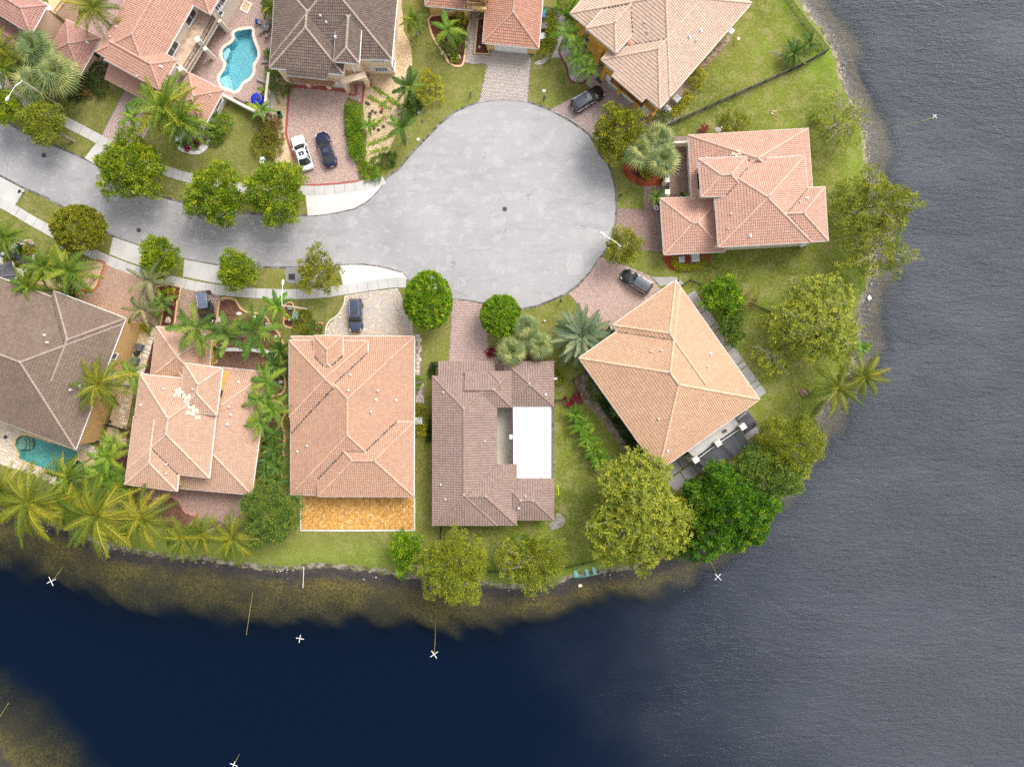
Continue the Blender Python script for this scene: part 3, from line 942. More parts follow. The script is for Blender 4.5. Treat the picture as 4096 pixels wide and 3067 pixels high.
bed('gravel_bed', Q(1, 0, (1815, 860)) + Q(2, 0, (-80, 300), (60, 380), (125, 560), (128, 800), (45, 1000), (30, 1300), (-60, 1520)) + Q(1, 1, (2000, 150), (1850, 180), (1830, 0)) + Q(1, 0, (1840, 1500), (1800, 1180), (1800, 1000)), GRAVT, 2)
bed('gravel_bed', Q(2, 0, (-180, 480), (-180, 40), (10, 40), (40, 400), (0, 520)), GRAVT, 2)
bed('gravel_bed', Q(1, 0, (830, 850), (975, 970), (945, 1480), (995, 1656)) + Q(1, 1, (1050, 200), (950, 230), (840, 180), (830, 0)) + Q(1, 0, (870, 1500), (800, 1330), (815, 1000)), GRAVT, 2)
bed('concrete_strip', Q(1, 0, (830, 860), (800, 1310), (745, 1345), (775, 1200), (800, 860)), CONC, 0, z=0.05)
bed('mulch_bed', Q(2, 0, (350, 178), (335, 330), (402, 480), (482, 590), (545, 700), (640, 735), (705, 685), (735, 400), (748, 200)), MULCHD, 3, TAN, 0.3)
bed('mulch_bed', Q(2, 0, (858, 212), (945, 212), (945, 470), (990, 600), (822, 594)), MULCHD, 0, TAN, 0.28)
bed('gravel_bed', Q(2, 0, (1480, 700), (1590, 640), (1700, 520), (1740, 300), (1700, 120), (1900, 240), (1990, 420), (2110, 700), (2050, 880), (1940, 918), (1868, 870), (1838, 740), (1775, 640), (1640, 660), (1560, 720)), GRAVG, 2)
edging(Q(2, 0, (1900, 270), (1820, 400), (1760, 530), (1772, 620), (1838, 735), (1862, 860), (1935, 918), (2050, 895), (2160, 740)), mat('maroon_edging', (0.16, 0.045, 0.045), 0.8, 0.2, 3.0), 0.24, 0.12, 'bed_edging')
bed('mulch_bed', Q(3, 1, (252, 160), (258, 250), (300, 312), (372, 362), (470, 402), (690, 384), (700, 300), (600, 200), (400, 120)), MULCHR, 2)
bed('mulch_patch', Q(3, 1, (350, 230), (400, 290), (480, 325), (580, 320), (600, 240), (470, 200)), MULCHD, 2, z=0.033)
bed('mulch_bed', Q(3, 1, (712, 1150), (718, 1250), (770, 1310), (832, 1332), (845, 1250), (1190, 1240), (1190, 1150)), MULCHR, 2)
bed('gravel_bed', Q(0, 1, (960, 1240), (1070, 1220), (1160, 1246), (1100, 1440), (1030, 1550), (950, 1550), (870, 1542), (760, 1600), (450, 1570), (420, 1450), (700, 1290)), GRAVT, 2)
edging(Q(0, 1, (960, 1245), (1000, 1228), (1080, 1222), (1160, 1248), (1130, 1345), (1100, 1440), (1075, 1510), (1030, 1552), (950, 1550), (890, 1540)), REDE, 0.3, 0.12, 'bed_edging', sm=2)
bed('mulch_bed', Q(0, 1, (1880, 1482), (2003, 1508), (1975, 1656)) + Q(0, 2, (1962, 0), (1925, 300), (1770, 290), (1800, 150), (1740, 0)) + Q(0, 1, (1700, 1600), (1730, 1510)), MULCHD, 1, TAN, 0.26)
bed('mulch_bed', Q(1, 2, (216, 10), (300, -20), (390, 0), (450, 92), (540, 140), (660, 150), (740, 200), (790, 290), (860, 350), (900, 440), (960, 560), (970, 680), (932, 830), (945, 950), (900, 1035), (780, 1060), (790, 800), (800, 560), (100, 550), (190, 250)), MULCH, 2, TAN, 0.28, epts=Q(1, 2, (190, 250), (216, 10), (300, -20), (390, 0), (450, 92), (540, 140), (660, 150), (740, 200), (790, 290), (860, 350), (900, 440), (960, 560), (970, 680), (932, 830), (945, 950), (900, 1035), (780, 1060)))
bed('mulch_bed', Q(1, 2, (760, 1112), (830, 1112), (900, 1140), (945, 1240), (900, 1350), (930, 1450), (935, 1600), (915, 1656)) + Q(1, 3, (930, 100), (895, 220), (910, 330), (900, 380), (640, 400), (650, 100)) + Q(1, 2, (690, 1500), (720, 1150)), MULCH, 2, TAN, 0.26, epts=Q(1, 2, (780, 1110), (830, 1112), (900, 1140), (945, 1240), (900, 1350), (930, 1450), (935, 1600), (915, 1656)) + Q(1, 3, (930, 100), (895, 220), (910, 330), (905, 375)))
bed('mulch_bed', Q(1, 2, (928, 62), (962, 30), (1020, 34), (1048, 120), (1028, 290), (980, 302), (925, 268), (935, 160)), MULCH, 2, TAN, 0.24)
bed('mulch_bed', Q(0, 2, (1380, 1500), (1440, 1656)) + Q(0, 3, (1430, 300), (1530, 400), (1530, 500), (1690, 560), (1790, 565), (1900, 530), (1990, 620), (2208, 790)) + Q(1, 3, (200, 800), (330, 845), (440, 840), (560, 960), (660, 985), (550, 1035), (350, 930), (150, 900), (0, 880)) + Q(0, 3, (1950, 860), (1700, 800), (1400, 700), (1250, 400), (1280, -50)), MULCH, 1)
edging(Q(1, 3, (470, 980), (545, 1036), (620, 1020), (668, 985)), TAN, 0.22, 0.12, 'bed_edging')
bed('gravel_bed', Q(0, 2, (1560, 300), (1640, 380), (1560, 640), (1480, 860), (1480, 1000), (1400, 1400), (1400, 1620), (1130, 1620), (1300, 1000), (1500, 500)), GRAVT, 1)
bed('mulch_strip', Q(0, 2, (1700, 420), (1690, 660), (1660, 820), (1590, 810), (1650, 610)), MULCHD, 0, z=0.035)
bed('pebble_bed', Q(0, 1, (210, 1040), (330, 1015), (380, 1090), (375, 1200), (330, 1290), (240, 1330), (20, 1230), (60, 1110)), GRAVD, 2, GRAVW, 0.6)
edging(Q(0, 1, (180, 1045), (260, 1018), (345, 1010), (392, 1090), (385, 1150)), REDE, 0.2, 0.12, 'bed_edging', sm=2)
bed('pebble_strip', Q(2, 2, (1655, 1150), (1700, 1150), (1700, 1656)) + Q(2, 3, (1698, 330), (1655, 330)), GRAVD, 0)
bed('soil_patch', Q(3, 0, (1070, 770), (1440, 350), (1440, 460), (1300, 600), (1130, 780)), chips('rubble_soil', [(0.16, 0.08, 0.06), (0.30, 0.22, 0.16), (0.45, 0.38, 0.30)], 6, 0.5), 1)
bed('gravel_bed', Q(3, 0, (580, 1230), (800, 900), (960, 900), (1000, 960), (900, 1150), (830, 1330), (720, 1390), (490, 1390), (520, 1330)), chips('drab_gravel', [(0.26, 0.20, 0.14), (0.38, 0.30, 0.22), (0.44, 0.38, 0.30)], 8, 0.45), 1)
bed('soil_patch', Q(2, 2, (1905, 890), (2060, 790), (2208, 960)) + Q(3, 2, (60, 1090), (430, 1656)) + Q(3, 3, (480, 60)) + Q(3, 2, (250, 1656), (0, 1300)) + Q(2, 2, (2100, 1200), (1980, 1060)), SOIL, 1)
bed('soil_patch', Q(2, 3, (1690, 760), (1740, 690), (1790, 720), (1825, 790), (1770, 850), (1690, 880), (1640, 840)), chips('pale_rubble', [(0.16, 0.14, 0.11), (0.34, 0.31, 0.28), (0.24, 0.21, 0.17)], 5, 0.5), 2)
bed('bare_yard', Q(0, 0, (-120, 700), (0, 720), (130, 720), (240, 900), (300, 1000), (140, 980), (-100, 850)), chips('rosy_soil', [(0.36, 0.24, 0.22), (0.46, 0.33, 0.30), (0.40, 0.28, 0.26)], 3, 0.4), 1)
bed('bare_yard', Q(0, 0, (800, 230), (1290, -60), (1420, -60), (1080, 560), (880, 420)), chips('rosy_yard', [(0.30, 0.20, 0.19), (0.40, 0.28, 0.26), (0.34, 0.24, 0.22)], 3, 0.5), 1)
bed('mulch_bed', Q(2, 2, (975, 540), (1080, 545), (1600, 590), (1630, 690), (1090, 690), (1085, 622), (980, 622)), MULCHD, 0)
bed('bare_yard', Q(0, 0, (1060, 600), (1220, 660), (1180, 870), (940, 860)), SOIL, 0)
# ---- concrete slabs with grass joints round the rotated house
walk = bpy.data.objects.new('slab_walk', None)
COL.objects.link(walk)
walk['kind'] = 'structure'
p0, p1 = Q1(3, 2, 975, -60), Q1(3, 2, 1775, 1075)
A, B = Vector(W([p0])[0]), Vector(W([p1])[0])
dv = (B - A).normalized()
nv = Vector((dv.y, -dv.x)) * -1
if nv.x < 0:
 nv = -nv
s, k = 0.0, 0
Lw = (B - A).length
while s < Lw:
 ln = 2.55 if k % 2 == 0 else 0.95
 e = min(s + ln, Lw)
 a, c_ = A + dv * s, A + dv * (e - 0.14)
 MB().sheet([a - nv * 0.3, c_ - nv * 0.3, c_ + nv * 1.12, a + nv * 1.12], -0.03, 0.05).build('slab', CONC_G, walk)
 s = e
 k += 1
for q in (Q(3, 1, (565, 1402), (845, 1402), (880, 1440), (830, 1480), (655, 1500), (620, 1450)), Q(3, 1, (858, 1412), (925, 1472), (890, 1500), (860, 1480)),
   Q(3, 3, (640, 232), (838, 104), (905, 203), (722, 336)), Q(3, 3, (850, 98), (960, 40), (1010, 135), (917, 196)), Q(3, 3, (890, 240), (1005, 152), (1082, 260), (970, 350)), Q(3, 3, (735, 348), (878, 248), (958, 357), (832, 452))):
 MB().sheet(W(q), -0.03, 0.05).build('slab', CONC_G, walk)
struct('terrace_slab', MB().sheet(W(Q(3, 2, (1490, 1230), (1610, 1200), (1780, 1430), (1630, 1540), (1500, 1656)) + Q(3, 3, (1500, 40), (1080, 260), (1010, 130))), -0.04, 0.03), CONC_G)
struct('terrace_slab', MB().sheet(W(Q(2, 2, (1070, 1170), (1240, 1170)) + Q(2, 3, (1240, 170), (1070, 170))), -0.04, 0.06), conc('stained_concrete', (0.46, 0.44, 0.38)))
struct('garage_step', MB().sheet(W(Q(2, 0, (1020, 560), (1425, 590), (1422, 612), (1010, 580))), -0.04, 0.09), CONC_G)
struct('garage_step', MB().sheet(W(Q(3, 0, (40, 890), (560, 1300), (530, 1330), (20, 910))), -0.04, 0.09), CONC_G)
# ---- lawn detail: tufts of taller grass on the bank, stones on the water line
rg = np.random.default_rng(8)
seg = []
for i in range(len(shoreW) - 1):
 a, b2 = np.array(shoreW[i]), np.array(shoreW[i + 1])
 if max(abs(a).max(), abs(b2).max()) < 90:
  seg.append((a, b2))
ln = np.array([np.hypot(*(b2 - a)) for a, b2 in seg])
cum = np.cumsum(ln)
def along(n):
 u = rg.uniform(0, cum[-1], n)
 k = np.searchsorted(cum, u)
 k = np.minimum(k, len(seg) - 1)
 f = (cum[k] - u) / ln[k]
 A_ = np.array([seg[i][0] for i in k])
 B_ = np.array([seg[i][1] for i in k])
 d = (B_ - A_) / ln[k][:, None]
 return B_ - (B_ - A_) * f[:, None], np.stack([-d[:, 1], d[:, 0]], 1)
sb = MB()
pp, nn = along(1500)
patch = np.sin(pp[:, 0] * 0.5) + np.cos(pp[:, 1] * 0.37) + rg.normal(0, 0.5, len(pp))
for i in range(len(pp)):
 if patch[i] < 0.35:
  continue
 q = pp[i] + nn[i] * rg.normal(0, 0.55)
 sb.blob((q[0], q[1], LAKE_Z + 0.04), rg.uniform(0.04, 0.15), i, (1, 1, 0.6), 1)
o = sb.build('shore_stones', piece_mat('limestone', [(0.24, 0.21, 0.17), (0.50, 0.46, 0.40), (0.35, 0.30, 0.25), (0.62, 0.58, 0.52)], stain=(2, 0.4, 1)))
o['kind'] = 'stuff'
# ================================================================ HOUSES
WHITE = mat('white_paint', (0.80, 0.79, 0.77), 0.5, 0.04, 2.0)
GLASS = mat('dark_window_glass', (0.035, 0.040, 0.045), 0.08, 0.1, 2.0, spec=0.8)
BLACKM = mat('black_metal', (0.022, 0.022, 0.024), 0.45, 0.2, 3.0)
BROWNW = mat('brown_stained_wood', (0.16, 0.075, 0.045), 0.7, 0.25, 4.0)
VENTM = mat('pale_vent_metal', (0.62, 0.62, 0.63), 0.45, 0.1, 4.0, metal=0.2)
FLASH = mat('valley_flashing', (0.05, 0.045, 0.045), 0.6, 0.5, 1.2)
MORTAR = mat('ridge_mortar', (0.62, 0.58, 0.54), 0.9, 0.15, 6.0)
def poly_clip(poly, clip):
 """Sutherland-Hodgman against a counter-clockwise convex outline"""
 out = poly
 n = len(clip)
 for i in range(n):
  ax, ay = clip[i]
  bx, by = clip[(i + 1) % n]
  src, out = out, []
  if not src:
   return out
  m = len(src)
  for j in range(m):
   p, q = src[j], src[(j + 1) % m]
   sp = (bx - ax) * (p[1] - ay) - (by - ay) * (p[0] - ax)
   sq = (bx - ax) * (q[1] - ay) - (by - ay) * (q[0] - ax)
   if sp >= 0:
    out.append(p)
   if (sp >= 0) != (sq >= 0):
    t = sp / (sp - sq)
    out.append((p[0] + (q[0] - p[0]) * t, p[1] + (q[1] - p[1]) * t))
 return out
class TileBank:
 def __init__(s):
  s.v, s.q, s.extra_v, s.extra_f = [], [], [], []
  s.n = 0
  s.rng = np.random.default_rng(4)
 def face(s, P, tw, th):
  """barrel tiles over a planar face whose first edge is the eave"""
  P = [Vector(p) for p in P]
  u = (P[1] - P[0]).normalized()
  nrm = Vector((0, 0, 0))
  for i in range(len(P)):
   a, b = P[i], P[(i + 1) % len(P)]
   nrm += a.cross(b)
  nrm.normalize()
  v = nrm.cross(u).normalized()
  O = P[0]
  p2 = [((p - O).dot(u), (p - O).dot(v)) for p in P]
  U0, U1 = min(p[0] for p in p2), max(p[0] for p in p2)
  V0, V1 = min(p[1] for p in p2), max(p[1] for p in p2)
  ni = int((U1 - U0) / tw) + 2
  nj = int((V1 - V0) / th) + 2
  I, J = np.meshgrid(np.arange(ni), np.arange(nj))
  I, J = I.ravel(), J.ravel()
  u0 = U0 + I * tw - 0.3 * tw
  v0 = V0 + J * th - 0.05
  corners = np.stack([np.stack([u0 + a * tw, v0 + b * th], 1) for a, b in ((0, 0), (1, 0), (1, 1), (0, 1))], 1)
  n = len(p2)
  allin = np.ones(len(I), bool)
  anyout = np.zeros(len(I), bool)
  for i in range(n):
   ax, ay = p2[i]
   bx, by = p2[(i + 1) % n]
   sgn = (bx - ax) * (corners[..., 1] - ay) - (by - ay) * (corners[..., 0] - ax)
   allin &= (sgn >= -1e-6).all(1)
   anyout |= (sgn < 0).all(1)
  us = np.array([0.0, 0.18, 0.5, 0.82, 1.0])
  zs = np.array([0.0, 0.045, 0.075, 0.045, 0.0]) * min(tw / 0.3, 1.3)
  def zof(uu, vv):
   return np.interp(uu, us, zs) + 0.055 * (1 - vv)
  uu = np.array(u)
  vv = np.array(v)
  nn = np.array(nrm)
  OO = np.array(O)
  sel = np.where(allin)[0]
  m = len(sel)
  if m:
   jit = s.rng.uniform(-0.008, 0.010, m)
   pts = np.zeros((m, 10, 3))
   for k in range(5):
    for r in (0, 1):
     a = u0[sel] + us[k] * tw * 0.985
     b_ = v0[sel] + r * th
     z = zof(us[k], r) + jit
     pts[:, r * 5 + k] = OO + a[:, None] * uu + b_[:, None] * vv + z[:, None] * nn
   base = s.n + np.arange(m) * 10
   q = np.array([(k, k + 1, k + 6, k + 5) for k in range(4)])
   s.v.append(pts.reshape(-1, 3))
   s.q.append((q[None] + base[:, None, None]).reshape(-1, 4))
   s.n += m * 10
  for i in np.where(~allin & ~anyout)[0]:
   sv, sf = [], []
   for k in range(4):
    a0, a1 = u0[i] + us[k] * tw, u0[i] + us[k + 1] * tw
    pg = poly_clip([(a0, v0[i]), (a1, v0[i]), (a1, v0[i] + th), (a0, v0[i] + th)], p2)
    if len(pg) < 3:
     continue
    o = len(sv)
    for (a, b_) in pg:
     z = float(zof((a - u0[i]) / tw, (b_ - v0[i]) / th))
     sv.append(OO + a * uu + b_ * vv + z * nn)
    sf.append(tuple(range(o, o + len(pg))))
   if sf:
    # weld so that one tile stays one piece
    key, rem, wv = {}, [], []
    for p in sv:
     kk = (round(p[0], 3), round(p[1], 3), round(p[2], 3))
     if kk not in key:
      key[kk] = len(wv)
      wv.append(p)
     rem.append(key[kk])
    o = len(s.extra_v)
    s.extra_v += wv
    for f in sf:
     g_ = []
     for x in f:
      y = rem[x] + o
      if not g_ or g_[-1] != y:
       g_.append(y)
     if g_[0] == g_[-1]:
      g_.pop()
     if len(g_) >= 3:
      s.extra_f.append(tuple(g_))
 def build(s, m, parent, off):
  V = np.concatenate(s.v + ([np.array(s.extra_v)] if s.extra_v else []))
  V = V - np.array(off)
  F4 = np.concatenate(s.q)
  k0 = s.n
  fx = [tuple(i + k0 for i in f) for f in s.extra_f]
  lens = np.array([4] * len(F4) + [len(f) for f in fx], dtype=np.int32)
  loops = np.concatenate([F4.ravel()] + ([np.array([i for f in fx for i in f])] if fx else [])).astype(np.int32)
  me = bpy.data.meshes.new('roof_tiles')
  me.vertices.add(len(V))
  me.vertices.foreach_set('co', V.astype(np.float32).ravel())
  me.loops.add(len(loops))
  me.loops.foreach_set('vertex_index', loops)
  me.polygons.add(len(lens))
  st = np.concatenate([[0], np.cumsum(lens)[:-1]]).astype(np.int32)
  me.polygons.foreach_set('loop_start', st)
  me.polygons.foreach_set('loop_total', lens)
  me.update(calc_edges=True)
  me.validate()
  me.materials.append(m)
  return link('roof_tiles', me, parent, 'stuff')
def line_x(p, d, q, e):
 c = d.x * e.y - d.y * e.x
 if abs(c) < 1e-9:
  return q.copy()
 t = ((q.x - p.x) * e.y - (q.y - p.y) * e.x) / c
 return p + d * t
class House:
 def __init__(s, label, base, tile, ridge, wallm, name='house', pitch=0.36, tw=0.30, th=0.40, oh=0.5, gutter=True, cat='house', trim=None):
  b = G(base, 0)
  s.root = thing(name, label, cat, (b.x, b.y, 0))
  s.tile, s.ridgem, s.wallm, s.pitch, s.tw, s.th, s.oh, s.gut = tile, ridge, wallm, pitch, tw, th, oh, gutter
  s.wings, s.ridges = [], []
  s.bank = TileBank()
  s.deck = MB()
  s.walls = MB()
  s.gm = MB()
  s.off = (b.x, b.y, 0)
  s.trim = trim or WHITE
 def wing(s, a, b, c, d, ze, e1='hip', e2='hip', pitch=None, walls=True, gutter=True, dz=0.0, oh=None, zb=-0.1):
  pit = pitch or s.pitch
  P = [G(p, ze) for p in (a, b, c, d)]
  for p in P:
   p.z += dz
  ar = sum(P[i].x * P[(i + 1) % 4].y - P[(i + 1) % 4].x * P[i].y for i in range(4))
  if ar < 0:
   P = [P[1], P[0], P[3], P[2]]
  A, B, C_, D_ = P
  m1, m2 = (A + B) / 2, (C_ + D_) / 2
  ax = (m2 - m1)
  L = ax.length
  ax.normalize()
  hw = ((A - B).length + (C_ - D_).length) / 4
  zr = pit * hw
  i1 = 0 if e1 != 'hip' else hw
  i2 = 0 if e2 != 'hip' else hw
  if i1 + i2 > L - 0.05:
   k = (L - 0.05) / (i1 + i2)
   i1, i2 = i1 * k, i2 * k
  R1 = m1 + ax * i1 + Vector((0, 0, zr))
  R2 = m2 - ax * i2 + Vector((0, 0, zr))
  faces = [[B, C_, R2, R1], [D_, A, R1, R2]]
  if e1 == 'hip':
   faces.append([A, B, R1])
  if e2 == 'hip':
   faces.append([C_, D_, R2])
  planes = []
  for f in faces:
   n = (f[1] - f[0]).cross(f[-1] - f[0]).normalized()
   planes.append((n, f[0]))
   s.bank.face(f, s.tw, s.th)
   low = [p - Vector((0, 0, 0.03)) for p in f]
   s.deck.add(low, [tuple(range(len(f)))])
  soff = [p - Vector((0, 0, 0.06)) for p in P]
  s.deck.add(soff, [(3, 2, 1, 0)])
  s.wings.append({'P': P, 'planes': planes, 'ze': ze, 'faces': faces})
  rl = [(R1, R2, 1)]
  if e1 == 'hip':
   rl += [(A, R1, 0), (B, R1, 0)]
  if e2 == 'hip':
   rl += [(C_, R2, 0), (D_, R2, 0)]
  if e1 == 'gable':
   rl += []
  s.ridges += [r for r in rl if (r[0] - r[1]).length > 0.3]
  if gutter and s.gut:
   for i in range(4):
    if (i == 0 and e1 != 'hip') or (i == 2 and e2 != 'hip'):
     continue
    p, q = P[i], P[(i + 1) % 4]
    dd = (q - p).normalized()
    o = Vector((dd.y, -dd.x, 0)) * 0.05
    s.gm.bar(p + o - Vector((0, 0, 0.07)) - dd * 0.09, q + o - Vector((0, 0, 0.07)) + dd * 0.09, 0.10, 0.16)
  ovh = s.oh if oh is None else oh
  ins = []
  for i in range(4):
   p, q, r = P[(i - 1) % 4], P[i], P[(i + 1) % 4]
   d1, d2 = (q - p).normalized(), (r - q).normalized()
   n1, n2 = Vector((-d1.y, d1.x, 0)), Vector((-d2.y, d2.x, 0))
   ins.append(line_x(p + n1 * ovh, d1, q + n2 * ovh, d2))
  s.wings[-1]['wall'] = ins
  if walls:
   vs = [(p.x, p.y, zb) for p in ins] + [(p.x, p.y, ze - 0.08) for p in ins]
   s.walls.add(vs, [(0, 1, 5, 4), (1, 2, 6, 5), (2, 3, 7, 6), (3, 0, 4, 7)])
   if e1 == 'gable':
    s.walls.add([A, B, R1 - Vector((0, 0, 0.08))], [(0, 1, 2)])
   if e2 == 'gable':
    s.walls.add([C_, D_, R2 - Vector((0, 0, 0.08))], [(0, 1, 2)])
  return len(s.wings) - 1
 def shed(s, a, b, c, d, ze, zr, walls=True):
  """single slope, eave a-b, top edge c-d against a wall"""
  P = [G(a, ze), G(b, ze), G(c, zr), G(d, zr)]
  ar = sum(P[i].x * P[(i + 1) % 4].y - P[(i + 1) % 4].x * P[i].y for i in range(4))
  if ar < 0:
   P = [P[1], P[0], P[3], P[2]]
  A, B, C_, D_ = P
  s.bank.face(P, s.tw, s.th)
  s.deck.add([p - Vector((0, 0, 0.03)) for p in P], [(0, 1, 2, 3)])
  n = (B - A).cross(D_ - A).normalized()
  s.wings.append({'P': P, 'planes': [(n, A)], 'ze': ze, 'wall': P, 'faces': [P]})
  if s.gut:
   s.gm.bar(A - Vector((0, 0, 0.07)), B - Vector((0, 0, 0.07)), 0.12, 0.16)
  if walls:
   i = (D_ - A).normalized() * s.oh
   j = (C_ - B).normalized() * s.oh
   k = (B - A).normalized() * 0.3
   a2, b2 = A + i + k, B + j - k
   c2, d2 = C_ - k, D_ + k
   vs = [(p.x, p.y, -0.1) for p in (a2, b2, c2, d2)] + [(a2.x, a2.y, ze), (b2.x, b2.y, ze), (c2.x, c2.y, zr - 0.15), (d2.x, d2.y, zr - 0.15)]
   s.walls.add(vs, [(0, 1, 5, 4), (1, 2, 6, 5), (3, 0, 4, 7)])
 def height(s, x, y, skip=-1):
  z = -1
  for i, w_ in enumerate(s.wings):
   if i == skip:
    continue
   if inside(np.array([x]), np.array([y]), [(p.x, p.y) for p in w_['P']])[0]:
    h = min(p.z - (n.x * (x - p.x) + n.y * (y - p.y)) / n.z for n, p in w_['planes'])
    z = max(z, h)
  return z
 def on_roof(s, S):
  z = 5.0
  for _ in range(6):
   p = G(S, z)
   h = s.height(p.x, p.y)
   if h < 0:
    break
   z = h
  p = G(S, z)
  return p
 def vents(s, pts, size=0.28):
  for i, S in enumerate(pts):
   p = s.on_roof(S)
   m = MB()
   if i % 3 == 2:
    m.lathe((p.x, p.y, p.z + 0.0), [(0.10, 0), (0.10, 0.35), (0.13, 0.36), (0.13, 0.4)], 8)
    m.box((p.x, p.y, p.z + 0.08), (0.42, 0.42, 0.05))
   else:
    m.box((p.x, p.y, p.z + 0.12), (size * 1.5, size * 1.2, 0.16), 0.3 * i, 0.8)
    m.lathe((p.x, p.y, p.z + 0.18), [(size * 0.55, 0), (size * 0.62, 0.1), (size * 0.35, 0.2), (0.02, 0.23)], 8)
   m.build('roof_vent', VENTM, s.roof)
 def auto_valleys(s, wd=0.16, m=None):
  """metal flashing wherever two roof slopes of different wings run into each other"""
  mb = MB()
  for i in range(len(s.wings)):
   for j in range(i + 1, len(s.wings)):
    for fi in s.wings[i]['faces']:
     for fj in s.wings[j]['faces']:
      ni = (fi[1] - fi[0]).cross(fi[-1] - fi[0])
      nj = (fj[1] - fj[0]).cross(fj[-1] - fj[0])
      # z = c - a x - b y on each
      A = ni.x / ni.z - nj.x / nj.z
      B = ni.y / ni.z - nj.y / nj.z
      C_ = ni.dot(fi[0]) / ni.z - nj.dot(fj[0]) / nj.z
      l2 = A * A + B * B
      if l2 < 0.02:
       continue
      p0 = Vector((A * C_ / l2, B * C_ / l2))
      d = Vector((-B, A)).normalized()
      lo, hi = -1e3, 1e3
      for f in (fi, fj):
       n = len(f)
       for k in range(n):
        a, b = f[k], f[(k + 1) % n]
        e = Vector((b.x - a.x, b.y - a.y))
        q = Vector((p0.x - a.x, p0.y - a.y))
        num = e.x * q.y - e.y * q.x
        den = e.x * d.y - e.y * d.x
        if abs(den) < 1e-9:
         if num < 0:
          lo, hi = 1, 0
        elif den > 0:
         lo = max(lo, -num / den)
        else:
         hi = min(hi, -num / den)
      if hi - lo < 0.5:
       continue
      st = max(1, int((hi - lo) / 0.5))
      for k in range(st):
       ends = []
       for t in (lo + (hi - lo) * k / st, lo + (hi - lo) * (k + 1) / st):
        x, y = p0.x + d.x * t, p0.y + d.y * t
        ends.append(Vector((x, y, fi[0].z - (ni.x * (x - fi[0].x) + ni.y * (y - fi[0].y)) / ni.z + 0.09)))
       mid = (ends[0] + ends[1]) / 2
       if s.height(mid.x, mid.y) < mid.z - 0.09 + 0.06:
        mb.bar(ends[0], ends[1], wd, 0.05)
  if mb.v:
   mb.build('valley', m or FLASH, s.roof)
 def edge(s, wi, ei):
  P = s.wings[wi]['wall']
  return P[ei], P[(ei + 1) % 4]
 def facing(s, wi, S):
  """the wall edge of wing wi nearest to survey point S (taken at ground level)"""
  q = G(S, 1.5)
  best = None
  for ei in range(4):
   a, b = s.edge(wi, ei)
   d = (b - a)
   t = max(0.02, min(0.98, ((q.x - a.x) * d.x + (q.y - a.y) * d.y) / (d.x ** 2 + d.y ** 2)))
   dist = math.hypot(a.x + d.x * t - q.x, a.y + d.y * t - q.y)
   if best is None or dist < best[0]:
    best = (dist, ei, t)
  return best[1], best[2]
 def frame(s, wi, S, zc, proud=0.0):
  q = G(S, zc)
  best = None
  for ei in range(4):
   a, b = s.edge(wi, ei)
   d = (b - a)
   t = ((q.x - a.x) * d.x + (q.y - a.y) * d.y) / (d.x ** 2 + d.y ** 2)
   t = max(0.03, min(0.97, t))
   dist = math.hypot(a.x + d.x * t - q.x, a.y + d.y * t - q.y)
   if best is None or dist < best[0]:
    best = (dist, a + d * t, d)
  p, d = best[1], best[2]
  d = Vector((d.x, d.y, 0)).normalized()
  n = Vector((d.y, -d.x, 0))
  return Vector((p.x, p.y, zc)) + n * proud, d, n
 def window(s, wi, S, zc, wd, ht, nx=2, ny=1, shutters=False, fm=None):
  p, d, n = s.frame(wi, S, zc)
  fm = fm or s.trim
  up = Vector((0, 0, 1))
  mb = MB()
  t = 0.12
  def slab(mb_, cx, cz, w_, h_, dep, o):
   c = p + d * cx + up * cz + n * o
   a = math.atan2(d.y, d.x)
   mb_.box(c, (w_, dep, h_), a)
  slab(mb, 0, ht / 2 + t / 2, wd + 2 * t, t, 0.12, 0.05)
  slab(mb, 0, -ht / 2 - t / 2, wd + 2 * t + 0.1, t, 0.2, 0.09)
  slab(mb, -wd / 2 - t / 2, 0, t, ht, 0.12, 0.05)
  slab(mb, wd / 2 + t / 2, 0, t, ht, 0.12, 0.05)
  for i in range(1, nx):
   slab(mb, -wd / 2 + wd * i / nx, 0, 0.07, ht, 0.08, 0.04)
  for j in range(1, ny):
   slab(mb, 0, -ht / 2 + ht * j / ny, wd, 0.06, 0.07, 0.035)
  fr_ = mb.build('window', fm, s.root)
  g = MB()
  slab(g, 0, 0, wd, ht, 0.03, 0.015)
  g.build('pane', GLASS, fr_)
  if shutters:
   for sx in (-1, 1):
    sh = MB()
    for k in range(7):
     slab(sh, sx * (wd / 2 + t + 0.32), -ht / 2 + ht * (k + 0.5) / 7, 0.52, ht / 7 - 0.03, 0.06, 0.05)
    slab(sh, sx * (wd / 2 + t + 0.32), 0, 0.6, ht, 0.04, 0.03)
    sh.build('shutter', WHITE, s.root)
 def garage(s, wi, S, wd, ht=2.2):
  p, d, n = s.frame(wi, S, ht / 2)
  a = math.atan2(d.y, d.x)
  g = MB()
  g.box(p + n * 0.03, (wd, 0.05, ht), a)
  o = g.build('garage_door', WHITE, s.root)
  for k in range(4):
   pm_ = MB()
   c = p + n * 0.065 + Vector((0, 0, -ht / 2 + ht * (k + 0.5) / 4))
   pm_.box(c, (wd - 0.06, 0.03, ht / 4 - 0.04), a)
   pm_.build('panel', WHITE, o)
